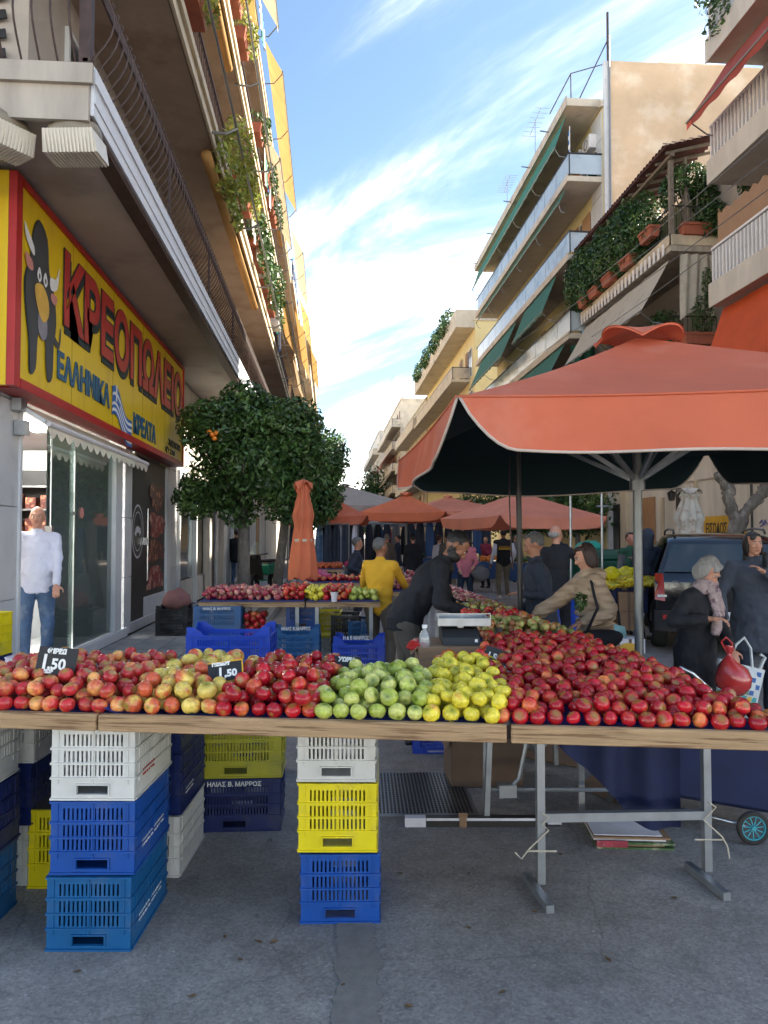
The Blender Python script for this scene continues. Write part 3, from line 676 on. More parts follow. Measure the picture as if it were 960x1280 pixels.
def stext(txt, pa, z0, z1, pb, m, x=XT, dy=0, dz=0, bold=0, name='lettering', shear=0):
    y_a, y_b = ypx(pa, XS), ypx(pb, XS)
    o = text_mesh(name, txt, 1.0, MATS[m], None, None, .004, bold)
    xs = [v.co.x for v in o.data.vertices]; ys = [v.co.y for v in o.data.vertices]
    sx = (y_b-y_a)/(max(xs)-min(xs)); sy = (z1-z0)/(max(ys)-min(ys))
    M = frame((x, y_a+dy, z0+dz), (0, 1, 0), (0, 0, 1)) @ Matrix.Diagonal((sx, sy, 1, 1)) @ Matrix.Translation((-min(xs), -min(ys), 0))
    o.data.transform(M); o.data.transform(Matrix.Translation(-s.location)); o.parent = s; return o
stext('ΚΡΕΟΠΩΛΕΙΟ', 77, 3.86, 4.72, 227, 'letter_dark', XT, .06, -.07, .045, 'letter_shadow')
stext('ΚΡΕΟΠΩΛΕΙΟ', 77, 3.86, 4.72, 227, 'letter_dark', XT+.006, 0, 0, .055, 'letter_outline')
stext('ΚΡΕΟΠΩΛΕΙΟ', 77.6, 3.875, 4.705, 226.6, 'letter_red', XT+.012, 0, 0, .028)
stext('ΕΛΛΗΝΙΚΑ', 71, 3.28, 3.58, 137, 'letter_blue', XT+.004, bold=.04)
stext('ΚΡΕΑΤΑ', 167, 3.14, 3.44, 195, 'letter_blue', XT+.004, bold=.04)
stext('ΧΑΣΑΠΗΣ', 211, 3.26, 3.37, 226, 'letter_dark', XT+.004, bold=.01); stext('✆ 210', 207, 3.10, 3.22, 219, 'letter_dark', XT+.004, bold=.01)
# waving flag
fa, fb = ypx(140, XS), ypx(165, XS)
fl = []
for st in range(9):
    b = MB()
    def ff(u, v, st=st):
        y = fa+(fb-fa)*u; z = 3.60-.40*u**1.3*.9+.07*math.sin(u*7) - (st+v)*.042
        return (XT+.004, y, z)
    b.grid(ff, 24, 1); b.build('flag_stripe', MATS['flag_blue' if st % 2 == 0 else 'white'], s, world_=True)
b = MB(); b.grid(lambda u, v: (XT+.007, fa+(fb-fa)*u*.36, 3.60-.40*(u*.36)**1.3*.9+.07*math.sin(u*.36*7)-v*.21), 8, 1); b.build('flag_canton', MATS['flag_blue'], s, world_=True)
b = MB(); b.grid(lambda u, v: (XT+.010, fa+(fb-fa)*u*.36, 3.60-.40*(u*.36)**1.3*.9+.07*math.sin(u*.36*7)-.084-v*.042), 8, 1)
b.grid(lambda u, v: (XT+.011, fa+(fb-fa)*(.15+.06*u), 3.60-.03+.07*math.sin(.18*7)-v*.21), 1, 1); b.build('flag_cross', MATS['white'], s, world_=True)
# generic plain bull, flat shapes on the sign
ba, bb = ypx(25, XS), ypx(73, XS)
def shape(pts, m, lift, name='bull_shape', smooth=3):
    P_ = [Vector(p) for p in pts]; out = []
    for i in range(len(P_)):      # Catmull-Rom closed
        p0, p1, p2, p3 = P_[i-1], P_[i], P_[(i+1) % len(P_)], P_[(i+2) % len(P_)]
        for k in range(smooth):
            u = k/smooth; out.append(.5*((2*p1)+(p2-p0)*u+(2*p0-5*p1+4*p2-p3)*u*u+(3*p1-p0-3*p2+p3)*u**3))
    b = MB(); b.add([(XT+lift, ba+(bb-ba)*p.x, 3.2+1.5*p.y) for p in out], [tuple(range(len(out)))]); return b.build(name, MATS[m], s, world_=True)
body_ = [(.42, 1.0), (.62, .93), (.68, .72), (.82, .60), (.88, .42), (.82, .25), (.80, .05), (.68, 0), (.62, .10), (.60, .24), (.50, .28), (.40, .24), (.36, .03), (.22, 0), (.20, .18), (.12, .36), (.08, .55), (.2, .72), (.28, .92)]
shape([(.5+(x-.5)*1.07, .5+(y-.5)*1.02) for x, y in body_], 'letter_dark', .002, 'bull_outline'); shape(body_, 'bull_grey', .005, 'bull_body')
shape([(.42, .42), (.6, .42), (.64, .3), (.52, .24), (.40, .3)], 'bull_belly', .008, 'bull_belly')
shape([(.30, .56), (.50, .60), (.66, .52), (.66, .42), (.52, .36), (.36, .44)], 'bull_muzzle', .010, 'bull_muzzle')
for sx_, k in ((.40, -1), (.56, 1)):
    shape([(sx_-.06, .64), (sx_, .70), (sx_+.06, .64), (sx_, .60)], 'white', .012, 'bull_eye'); shape([(sx_-.02, .64), (sx_, .66), (sx_+.02, .64), (sx_, .62)], 'letter_dark', .014, 'bull_pupil')
shape([(.26, .74), (.08, .80), (.02, .90), (.10, .87), (.26, .80)], 'white', .009, 'bull_horn'); shape([(.70, .70), (.86, .72), (.96, .82), (.90, .66), (.72, .62)], 'white', .009, 'bull_horn')
shape([(.22, .70), (.06, .72), (.10, .64), (.24, .64)], 'pinkish', .009, 'bull_ear'); shape([(.74, .60), (.90, .60), (.86, .54), (.74, .55)], 'pinkish', .009, 'bull_ear')
shape([(.84, .28), (1.0, .26), (1.05, .40), (1.02, .40), (.98, .30), (.86, .33)], 'bull_grey', .004, 'bull_tail')
# ------------------------------------------------------------------ shop awning
a = thing('shop_awning', 'short cream canvas awning with scalloped edge above the butcher window', 'awning', (XW, 9, 2.8))
ya, yb = ypx(21, XW), ypx(160, XW)
b = MB(); b.grid(lambda u, v: (XW+.01+.27*v, ya+(yb-ya)*u, 2.95-.20*v), 24, 2); b.build('canvas', MATS['awning_cream'], a, world_=True)
b = MB(); nb = 17
b.grid(lambda u, v: (XW+.285, ya+(yb-ya)*u, 2.735-v*(.05+.07*abs(math.sin(u*nb*PI)))), nb*8, 1); b.build('scalloped_valance', MATS['awning_cream'], a, world_=True)
b = MB(); b.tube([(XW+.28, ya, 2.75), (XW+.28, yb, 2.75)], .03, 8); b.build('front_bar', MATS['white_paint'], a, world_=True)
b = MB(); b.box(XW+.01, XW+.12, ya-.14, ya-.02, 2.62, 2.76); b.box(XW+.01, XW+.1, ya-.2, ya-.05, 2.85, 2.97); b.bar((XW+.05, ya-.06, 2.9), (XW+.27, ya-.03, 2.76), .04); b.build('bracket', MATS['galv'], a, world_=True)
# floodlights / ventilation hoods under the corner soffit
mat('lamp_plastic', (.62, .58, .50), .4, .08); mat('lamp_dark', (.22, .19, .14), .5)
def flood(label, c, rz):
    f = thing('floodlight', label, 'lamp', c, rz, None)
    b = MB(); b.ell((0, 0, -.16), (.19, .16, .11), 16, 8); b.v = [(max(-.19, min(.19, x*1.3)), y, z) for x, y, z in b.v]; b.build('housing', MATS['lamp_dark'], f, smooth=True)
    b = MB(); b.add([(-.2, -.16, -.2), (.2, -.16, -.2), (.22, -.1, -.36), (-.22, -.1, -.36), (-.2, .12, -.2), (.2, .12, -.2), (.22, .14, -.36), (-.22, .14, -.36)], [(0,3,2,1),(4,5,6,7),(0,1,5,4),(2,3,7,6),(1,2,6,5),(3,0,4,7)])
    for k in range(14): x = -.19+k*.029; b.add([(x, -.165, -.2), (x+.013, -.165, -.2), (x+.013, -.112, -.37), (x, -.112, -.37), (x, .14, -.37), (x+.013, .14, -.37), (x, -.1, -.33), (x+.013, -.1, -.33), (x, .13, -.35), (x+.013, .13, -.35)], [(0, 1, 2, 3), (3, 2, 5, 4), (0, 3, 6), (1, 7, 2), (3, 4, 8, 6), (2, 7, 9, 5), (0, 6, 7, 1)])
    b.build('ribbed_lens', MATS['lamp_plastic'], f)
    b = MB(); b.tube([(-.17, 0, -.12), (-.17, 0, -.02), (.17, 0, -.02), (.17, 0, -.12)], .012, 5); b.box(-.05, .05, -.04, .04, -.02, 0); b.build('bracket', MATS['rust_metal'], f)
flood('ribbed white floodlight hanging under the corner of the concrete balcony', D(95, 143, 5.9), -.1)
flood('ribbed white floodlight cut off by the left picture edge above the yellow sign', D(2, 132, 5.8), .9)
# box with little red tag beside the sign
e = thing('alarm_box', 'grey electric box with red tag fixed under the soffit above the sign', 'box', D(48, 208, 6.7))
b = MB(); b.box(-.13, .13, -.1, .1, -.05, .12); b.build('box', MATS['lamp_plastic'], e); b = MB(); b.box(.131, .19, -.1, .1, -.05, .02); b.build('red_tag', MATS['sign_red'], e)
# ------------------------------------------------------------------ further left buildings
apartment('dark balconied block beyond the corner building on the left with golden awnings', -1, 36.1, 58, -3.0, -1.75, [5.0, 8.1, 11.2, 14.3], 17.5, 'pale_wall', 'cream', soff='soffit_brown', rail='bars', bay=3.4)
LB2 = [o for o in bpy.data.objects if o.name == 'apartment_building'][-1]
for li, (z, a_, c_, m) in enumerate(((17.3, 37, 46, 'awning_sand'), (14.1, 40, 52, 'awning_gold'), (17.3, 48, 56, 'awning_gold'), (11, 38, 46, 'awning_sand'), (8, 46, 56, 'awning_gold'))):
    awning(LB2, -1.9, z, -1.3, z-1.3, a_, c_, MATS[m], -1)
apartment('sunlit cream block furthest down the left side of the street', -1, 58.1, 95, -2.6, -1.4, [5.0, 8.1, 11.2, 14.3, 17.4], 20.0, 'cream', 'cream', rail='solid', bay=4)
LB3 = [o for o in bpy.data.objects if o.name.startswith('apartment_building')][-1]
for (z, a_, c_, m) in ((17.2, 60, 72, 'awning_gold'), (14.1, 66, 80, 'awning_sand'), (11, 60, 74, 'awning_gold')): awning(LB3, -1.5, z, -.95, z-1.2, a_, c_, MATS[m], -1)
# ================================================================== RIGHT SIDE
def last_building(): return [o for o in bpy.data.objects if o.name.startswith('apartment_building')][-1]
# A: near block at the right edge, white balusters
A_ = apartment('near right block with white baluster balconies and red and orange awnings', 1, 2, 17.55, 10.95, 9.45, [4.6, 7.85, 10.95, 14.05], 19, 'pale_wall', 'pale_wall', rail=None, bay=3.3, depth=8, thick=.5)
bm_ = MB(); bm_.box(-.028, .028, -.028, .028, 0, .82); bal_me = bm_.mesh('baluster', [MATS['white_paint']])
hr = MB()
for z in (7.85, 10.95, 14.05):
    for k in range(52): link_mesh('baluster', bal_me, A_, (9.52-10.95, 17.45-k*.155-A_.location.y, z+.08))
    for k in range(8): link_mesh('baluster', bal_me, A_, (9.52+.16*(k+1)-10.95, 17.45-A_.location.y, z+.08))
    hr.box(9.48, 9.56, 9, 17.5, z+.903, z+.96); hr.box(9.48, 9.56, 9, 17.5, z+.063, z+.078); hr.box(9.563, 10.9, 17.42, 17.5, z+.903, z+.96)
hr.build('handrail', MATS['white_paint'], A_, world_=True)
awning(A_, 9.9, 13.45, 8.85, 11.9, 9, 17.4, MATS['awning_red'], 1, valance=.2, label='faded red awning over the upper balcony')
awning(A_, 9.75, 7.28, 9.0, 5.2, 8, 17.45, MATS['awning_orange'], 1, valance=.05, label='bright orange awning under the lower balcony')
b = MB(); b.grid(lambda u, v: (9.62+1.25*u, 17.40+.02*math.sin(u*30), 8.9+.85*v+.06*math.sin(u*60)), 40, 1)
b.grid(lambda u, v: (9.62+.01*math.sin(u*60), 12+5.4*u, 8.72-.0+.9*v+.05*math.sin(u*90)), 60, 1)
b.build('reed_screen', MATS['reed'], A_, world_=True)
leaves('creeper', MATS['leaf'], [((9.4, 17.0, 15.2), (.3, .8, .5)), ((9.35, 16.8, 14.3), (.15, .6, .5))], 500, .13, A_, seed=4)
# ground floor wall of A/B block along the pavement
gw = thing('street_wall', 'pale ground floor wall with garage sign and graffiti behind the black car', 'wall', (10.9, 22, 0))
b = MB(); b.box(10.96, 11.4, 12, 30, 0.1, 4.95); b.build('wall', MATS['pale_wall'], gw, world_=True)
XR = 10.955
def wp(px, py): return XP(px, py, XR)
def rbox(pa, pb, ya, yb, m, name, out=.02, inn=.0):
    p, q = wp(pa, ya), wp(pb, yb); b = MB(); b.box(XR-out, XR-inn, min(p.y, q.y), max(p.y, q.y), min(wp((pa+pb)/2, yb).z, wp((pa+pb)/2, ya).z), max(wp((pa+pb)/2, yb).z, wp((pa+pb)/2, ya).z)); return b.build(name, MATS[m], gw, world_=True)
mat('sign_amber', (.58, .33, .02), .5, .12, 3); mat('graffiti', (.03, .03, .035), .6); mat('graffiti_blue', (.12, .14, .35), .6)
rbox(742, 776, 632, 735, 'black_metal', 'doorway', .05); rbox(733, 741, 612, 735, 'cream', 'pilaster', .12); rbox(780, 788, 605, 735, 'cream', 'pilaster', .14)
rbox(800, 820, 622, 680, 'shutter', 'shuttered_window', .06); rbox(797.5, 821.5, 681, 684, 'concrete', 'sill', .12); rbox(846, 852, 612, 720, 'black_metal', 'doorway', .04)
rbox(826, 832, 622, 720, 'cream', 'pilaster', .05); rbox(870, 874.5, 600, 735, 'cream', 'pilaster', .08); rbox(940, 943, 598, 735, 'joint', 'pipe', .06)
b = MB(); b.box(XR-.03, XR, 17, 29, 3.3, 3.34); b.box(XR-.22, XR-.001, 12, 30, 4.6, 4.75); b.build('ledge', MATS['concrete'], gw, world_=True)
# amber garage sign
p0, p1 = wp(882, 660), wp(934, 660)
y0_, y1_ = p1.y, p0.y
sg = thing('garage_sign', 'long amber garage entrance sign with black Greek letters on the pale wall', 'sign', (XR, (y0_+y1_)/2, 1.7))
zc = wp(905, 660).z
b = MB(); b.box(XR-.05, XR-.032, y0_, (y0_+y1_)/2-.01, zc-.30, zc+.34); b.box(XR-.05, XR-.032, (y0_+y1_)/2+.01, y1_, zc-.30, zc+.34); b.build('panel', MATS['sign_amber'], sg, world_=True)
for txt, a, c_ in (('ΕΙΣΟΔΟΣ', y1_-.12, y1_-1.25), ('ΕΞΟΔΟΣ', (y0_+y1_)/2-.28, y0_+.1)):
    o = text_mesh('lettering', txt, 1, MATS['graffiti'], None, None, .003, .02); xs = [v.co.x for v in o.data.vertices]
    o.data.transform(frame((XR-.056, a, zc-.16), (0, -1, 0), (0, 0, 1)) @ Matrix.Diagonal(((a-c_)/(max(xs)-min(xs)), .42, 1, 1)) @ Matrix.Translation((-min(xs), 0, 0)))
    o.data.transform(Matrix.Translation(-sg.location)); o.parent = sg
def scrawl(name, pts, r, m, lift=.012):
    b = MB()
    for seg in pts: b.tube([(XR-lift, *(lambda q: (q.y, q.z))(wp(*p))) for p in seg], r, 4)
    return b.build(name, MATS[m], gw, world_=True)
scrawl('graffiti', [[(913, 657), (917, 660), (913, 663)], [(911, 669), (911, 664), (916, 666), (913, 671)], [(914, 672), (916, 664), (919, 671), (920, 664)], [(921, 672), (924, 665), (922, 667), (926, 671)], [(927, 672), (928, 663), (931, 670), (931, 663)]], .035, 'graffiti')
scrawl('graffiti', [[(950, 654), (953, 650), (955, 656), (951, 658)], [(956, 656), (957, 650), (959, 655)]], .02, 'graffiti_blue')
scrawl('graffiti', [[(875, 648), (878, 647), (880, 652), (878, 658), (875, 656), (875, 648)], [(876, 653), (879, 650)], [(894, 670), (897, 664), (900, 669)]], .02, 'sign_red')
b = MB(); q = wp(851, 620); b.lathe([(0, .2), (.14, .1), (.09, -.14), (0, -.16)], 8, (XR-.3, q.y, q.z)); b.bar((XR, q.y, q.z+.24), (XR-.3, q.y, q.z+.2), .03)
wl = thing('wall_lantern', 'black lantern fixed to the pale wall above the covered parasol', 'lamp', (XR-.1, q.y, q.z)); b.build('lantern', MATS['black_metal'], wl, world_=True)
# B: garden balconies with tiled pergola
B_ = thing('garden_building', 'low block with tiled pergola over a balcony garden of dark green shrubs', 'building', (11.2, 24, 0))
YB0, YB1, XG = 20.15, 27.6, 9.72
b = MB(); b.box(11.25, 16, 17.6, 27.6, 4.96, 12.4); b.build('wall', MATS['grey_wall'], B_, world_=True)
for z in (6.95, 10.15):
    b = MB(); b.box(XG, 11.24, YB0, YB1, z-.35, z); b.build('balcony_slab', MATS['concrete'], B_, world_=True)
    b = MB(); b.box(XG-.03, XG-.003, YB0-.03, YB1, z-.18, z+.12); b.box(XG-.03, 11.24, YB0-.03, YB0-.003, z-.18, z+.12); b.build('slab_edge', MATS['cream'], B_, world_=True)
    b = MB(); railing_bars(b, (XG+.1, YB0+.1, 0), (XG+.1, YB1-.1, 0), z+.05, .95, .14); railing_bars(b, (XG+.1, YB0+.1, 0), (11.1, YB0+.1, 0), z+.05, .95, .14); b.build('railing', MATS['black_metal'], B_, world_=True)
# shutters strip along slab (white and dark rolled blind)
b = MB()
for k in range(24): b.box(XG-.06, XG-.035, YB0+.3+k*.3, YB0+.42+k*.3, 9.78, 10.12)
b.build('edge_battens', MATS['white_paint'], B_, world_=True)
# pergola
b = MB(); 
for y in (YB0+.15, YB0+2.6, YB0+5.1, YB1-.1): b.box(XG+.05, XG+.17, y-.06, y+.06, 10.17, 12.5)
b.box(XG, XG+.12, YB0-.1, YB1, 12.503, 12.6); b.box(XG+.5, XG+.58, YB0+.1, YB0+.18, 10.17, 12.6)
for k in range(12): b.bar((XG-.1, YB0+k*.65, 12.62), (11.3, YB0+k*.65, 13.05), .07)
b.build('pergola_frame', MATS['wood_pole'], B_, world_=True)
tl = MB()
for j in range(8): 
    a0, a1 = PI*j/8, PI*(j+1)/8; r0 = .1
    for s_ in (0,): tl.add([(-.0, -r0*math.cos(a0), r0*math.sin(a0)), (0, -r0*math.cos(a1), r0*math.sin(a1)), (1.75, -r0*math.cos(a1), r0*math.sin(a1)+.46), (1.75, -r0*math.cos(a0), r0*math.sin(a0)+.46)], [(0, 1, 2, 3)])
tl.box(0, .03, -.1, .1, -.03, .0)
tile_me = tl.mesh('roof_tile', [MATS['roof_tile']])
for k in range(37): link_mesh('roof_tile', tile_me, B_, (XG-.25-11.2, YB0-.1+k*.208-24, 12.68+rnd.uniform(-.012, .012)))
for k in range(6):
    o = link_mesh('roof_tile', tile_me, B_, (XG-.1+k*.26-11.2, YB0-.32-24, 12.70+k*.066), (0, 0, PI/2), ); o.scale = (.18, 1, .4)
# hedge plants
def planter_box(label, c, L_, rz=PI/2, group='terracotta troughs on the garden balcony', plant=None, seed=1):
    pl = thing('planter', label, 'planter', c, rz, group)
    b = MB(); h = .3; b.add([(-L_/2, -.12, 0), (L_/2, -.12, 0), (L_/2, .12, 0), (-L_/2, .12, 0), (-L_/2-.04, -.17, h), (L_/2+.04, -.17, h), (L_/2+.04, .17, h), (-L_/2-.04, .17, h)], [(0,3,2,1),(4,5,6,7),(0,1,5,4),(1,2,6,5),(2,3,7,6),(3,0,4,7)])
    b.build('trough', MATS['terracotta'], pl)
    b = MB(); b.box(-L_/2-.06, L_/2+.06, -.19, .19, h-.05, h+.02); b.build('rim', MATS['terracotta'], pl)
    return pl
def shrub(label, blobs, n, size, m='leaf_dark', stems=None, group=None, seed=3, name='shrub', cat='plant'):
    c = Vector(blobs[0][0]); s_ = thing(name, label, cat, (c.x, c.y, min(b_[0][2]-b_[1][2] for b_ in blobs)), 0, group)
    leaves('foliage', MATS[m], blobs, n, size, s_, seed=seed)
    if stems:
        b = MB()
        for st in stems: b.tube(st, [.03*(1-.6*i/(len(st)-1)) for i in range(len(st))], 5)
        b.build('stem', MATS['bark'], s_, world_=True)
    return s_
hed = []
for k in range(9):
    y = YB0+2.1+k*.7; hed.append(((XG+.1+rnd.uniform(-.15, .1), y, 11.4+rnd.uniform(-.15, .2)), (.50, .62, 1.12)))
shrub('long dark green hedge filling the balcony under the tiled pergola', hed, 24000, .125, stems=[[(XG+.2, YB0+2.2+k*1.1, 10.2), (XG+.1, YB0+2.3+k*1.1, 11.2)] for k in range(6)], seed=11)
sx, sy = XG+.75, YB0+.25
shrub('bare-stemmed bushy tree in a pot at the corner of the pergola balcony', [((sx, sy+.1, 12.0), (.65, .5, .5)), ((sx+.5, sy+.1, 11.5), (.4, .4, .8)), ((sx-.55, sy+.3, 11.7), (.25, .3, .5))], 3600, .12,
      stems=[[(sx+a*.1, sy-.05, 10.5), (sx+a*.45, sy-.1, 11.3), (sx+a*.75, sy-.05, 12.1)] for a in (-1, -.6, -.2, .3, .7, 1)], seed=12)
shrub('bright green bushy plant spilling over the right end of the garden balcony', [((XG+1.25, YB0-.1, 10.7), (.55, .35, .5)), ((XG+1.5, YB0-1.6, 11.0), (.35, .3, .5))], 2600, .1, 'leaf', seed=13)
planter_box('large terracotta trough under the bare-stemmed tree at the pergola corner', (XG+.75, YB0-.02, 10.25), .8, 0)
for k, y in enumerate((YB0+1.15, YB0+2.7, YB0+4.3, YB0+5.6, YB0+6.7)):
    planter_box(('nearest', 'second', 'third', 'fourth', 'farthest')[k]+' terracotta trough hung on the rail below the green hedge', (XG-.1, y, 10.3+(.25 if k == 0 else 0)), .72)
    shrub('low plant growing in the %s rail trough of the garden balcony' % ('nearest', 'second', 'third', 'fourth', 'farthest')[k], [((XG-.1, y, 10.85), (.2, .4, .3))], 420, .1, 'leaf', seed=20+k)
# lower garden floor: cream awning, side curtain, shrubs
awning(B_, XG+.1, 9.65, XG-.75, 8.15, YB0+.3, YB1-.2, MATS['awning_cream'], 1, valance=.03)
b = MB(); b.grid(lambda u, v: (XG+.25+1.0*u, YB0-.05+.05*math.sin(u*22+v*2), 9.7-1.9*v*(1-.15*math.sin(u*3))), 30, 8); b.build('side_curtain', MATS['awning_cream'], B_, smooth=True, world_=True)
shrub('dark shrubs under the cream awning of the lower garden balcony', [((XG+.3, YB0+1.2, 7.7), (.45, .8, .7)), ((XG+.2, YB0+3.0, 7.4), (.4, .9, .5)), ((XG+.2, YB0+5.2, 7.4), (.4, .9, .5))], 4200, .12, stems=[[(XG+.3, YB0+1, 7), (XG+.3, YB0+1.2, 8)]], seed=31)
shrub('pale grey-leaved climber in front of the cream curtain', [((XG+.85, YB0-.15, 7.9), (.35, .15, .6)), ((XG+1.0, YB0-.15, 8.8), (.15, .12, .5))], 700, .1, 'leaf', stems=[[(XG+.9, YB0-.1, 7.1), (XG+.95, YB0-.15, 9.1)]], seed=32)
planter_box('terracotta trough on the lower garden balcony in front of the curtain', (XG+.75, YB0-.05, 7.1), .8, 0)
# C: apartment block with pale blue railings and green awnings
C_ = apartment('tall yellow apartment block with glass balconies, green awnings and bare ochre side wall', 1, 27.75, 46, 10.7, 9.3, [6.45, 9.55, 12.65, 15.75], 18.5, 'yellow_wall', 'cream_wall', rail='panel', bay=3.2, depth=5, bal_y=(27.78, 45.9))
b = MB(); b.box(9.28, 10.69, 27.78, 46, 18.55, 18.85); b.build('roof_slab', MATS['cream_wall'], C_, world_=True)
b = MB(); b.box(9.24, 9.277, 27.74, 46, 18.5, 18.9); b.build('roof_edge', MATS['concrete'], C_, world_=True)
b = MB(); b.box(10.95, 19, 27.6, 27.74, 0, 20.3); b.box(12, 19, 27.75, 40, 18.9, 20.28); b.box(13.6, 17, 29, 33, 20.3, 21.3); b.build('side_wall', MATS['ochre_render'], C_, world_=True)
b = MB(); b.box(10.72, 10.945, 27.62, 27.74, 0, 20.3); b.build('corner_strip', MATS['marble'], C_, world_=True)
b = MB(); b.tube([(10.93, 27.57, 5), (10.93, 27.57, 21.3)], .035, 6); b.build('drain_pipe', MATS['grey_metal'], C_, world_=True)
for k in range(12):
    b = MB(); b.box(10.66, 10.697, 27.80, 28.9, 5+k*1.12, 6.08+k*1.12); b.build('marble_panel', MATS['marble'], C_, world_=True)
# green awnings: rolled upper ones hang steeply, big ones lower
awning(C_, 9.45, 18.5, 9.0, 17.2, 28.4, 45.5, MATS['awning_green'], 1, valance=.05)
awning(C_, 9.40, 15.5, 9.15, 14.95, 28.4, 45, MATS['awning_green'], 1, valance=.03)
awning(C_, 9.35, 12.4, 8.75, 10.9, 29.5, 34.5, MATS['awning_green'], 1, valance=.1); awning(C_, 9.35, 12.4, 8.6, 10.7, 36, 44.5, MATS['awning_green'], 1, valance=.1)
awning(C_, 9.35, 9.3, 8.5, 7.7, 28.5, 35.5, MATS['awning_green'], 1, valance=.1); awning(C_, 9.35, 9.3, 8.6, 7.9, 37, 45, MATS['awning_green'], 1, valance=.1)
b = MB(); b.grid(lambda u, v: (9.5+1.0*u, 28.2+.1*math.sin(u*14), 12.4-2.6*v), 20, 2); b.grid(lambda u, v: (9.5+1.0*u, 28.2+.1*math.sin(u*14), 9.2-2.3*v), 20, 2); b.build('awning', MATS['awning_green'], C_, world_=True)
# air conditioners, lantern, flag, door
def aircon(label, c):
    a = thing('air_conditioner', label, 'air conditioner', c)
    b = MB(); b.box(-.3, 0, -.4, .4, 0, .55); b.build('casing', MATS['white_paint'], a, bevel=.01)
    b = MB(); b.lathe([(.2, 0), (.2, .012), (.17, .012), (.17, 0)], 14); b.v = [(-.302-z, x, .28+y) for x, y, z in b.v]; b.build('fan_grille', MATS['black_metal'], a)
    b = MB(); b.bar((0, -.3, -.03), (-.3, -.3, -.03), .04); b.bar((0, .3, -.03), (-.3, .3, -.03), .04); b.build('bracket', MATS['galv'], a)
aircon('white air conditioner under the top balcony roof of the yellow block', (10.66, 28.7, 17.2))
aircon('second white air conditioner beside the top one on the yellow block', (10.66, 29.9, 17.2))
b = MB(); b.box(10.6, 10.68, 29.0, 29.9, 12.7, 14.9); b.build('door', MATS['shutter'], C_, world_=True)
b = MB(); b.box(10.6, 10.68, 28.3, 28.9, 15.8, 17.0); b.build('door', MATS['dark_glass'], C_, world_=True)
# rooftop railing, aerials
b = MB(); b.tube([(9.6, 28.2, 18.9), (9.6, 28.2, 20.1), (9.6, 31, 20.1)], .025, 5); b.tube([(9.6, 28.2, 20.1), (11.0, 27.9, 20.4)], .02, 5); b.tube([(10.93, 27.7, 20.2), (10.93, 27.7, 22.3)], .05, 5); b.tube([(9.9, 28.2, 19), (10.93, 27.7, 21.2)], .025, 5); b.build('roof_rail', MATS['rust_metal'], C_, world_=True)
def aerial(label, c, s_=1.0, n=7):
    a = thing('tv_aerial', label, 'aerial', c)
    b = MB(); b.tube([(0, 0, 0), (0, 0, 2.6*s_)], .02, 5); b.build('mast', MATS['galv'], a)
    b = MB(); b.tube([(-.1, -1.2*s_, 2.4*s_), (.1, 1.2*s_, 2.5*s_)], .018, 5)
    for k in range(n): y = (-1.1+2.2*k/(n-1))*s_; b.tube([(-.35, y, 2.45*s_), (.35, y, 2.45*s_)], .01, 4)
    b.build('antenna', MATS['galv'], a)
aerial('thin television aerial on the roof of the yellow block', (9.9, 34.3, 18.9), 1.1)
aerial('denser television aerial further back on the yellow block roof', (9.8, 39.5, 18.9), .9, 11)
b = MB()
for y in (30, 33, 36.5, 40.5, 45): b.tube([(9.27, y, 18.7), (8.85, y-.05, 18.72)], .03, 5)
b.build('gutter_spout', MATS['galv'], C_, world_=True)
# flag of stripes on the top balcony
fg = thing('striped_flag', 'blue and white striped flag hanging on the top balcony', 'flag', (9.5, 28.1, 15.9))
b = MB(); b.tube([(0, 0, 0), (0, 0, 2.0)], .015, 5); b.build('pole', MATS['white_paint'], fg)
for k in range(8):
    b = MB(); b.box(-.012, .012, .02, .16, .4+k*.18, .57+k*.18); b.build('stripe', MATS['flag_blue' if k % 2 else 'white'], fg)
# D, E and beyond
D_ = apartment('cream block with deep balconies and plants along its roof terrace', 1, 53, 79, 10.7, 9.3, [7.3, 10.4, 13.6], 17.5, 'yellow_wall', 'cream_wall', rail='panel', rail_m='cream_wall', bay=3.5, bal_y=(55, 78.9))
b = MB(); b.box(9.28, 10.69, 53, 79, 17.0, 17.5); b.box(9.28, 9.4, 53, 79, 17.503, 18.3); b.box(9.403, 12, 53, 53.1, 17.503, 18.3); b.build('terrace_edge', MATS['cream_wall'], D_, world_=True)
for k, y in enumerate((57, 62, 68, 74)): shrub('roof terrace plants of the cream block, %s from the camera' % ('first', 'second', 'third', 'fourth')[k], [((9.3, y, 18.5), (.6, 1.7, .9)), ((9.2, y+1.5, 18.3), (.5, 1.2, .6))], 700, .3, 'leaf', seed=40+k)
E_ = apartment('mid-distance cream block down the right side', 1, 79.2, 100, 10.6, 9.1, [4.2, 7.3, 10.4, 13.6], 16.6, 'cream', 'cream_wall', rail='solid', bay=3.5)
F_ = apartment('distant pale block at the far right of the street', 1, 103, 135, 10.2, 8.9, [5, 8.1, 11.2, 14.3, 17.4], 21, 'cream_wall', 'cream_wall', rail='panel', rail_m='cream_wall', bay=4)
awning(F_, 9, 17, 8, 15.6, 104, 118, MATS['awning_sand'], 1); awning(F_, 9, 14, 8, 12.6, 110, 126, MATS['awning_orange'], 1); awning(F_, 9, 11, 8, 9.6, 104, 116, MATS['awning_sand'], 1); awning(F_, 9, 8, 8, 6.4, 106, 122, MATS['awning_gold'], 1)
aerial('aerial on the distant pale block', (9.4, 108, 21.2), 1.6)
H_ = apartment('last hazy block closing the right side of the street', 1, 138, 175, 9.6, 8.3, [5, 8.1, 11.2, 14.3, 17.4], 21.5, 'pale_wall', 'cream_wall', rail='solid', bay=4.5)
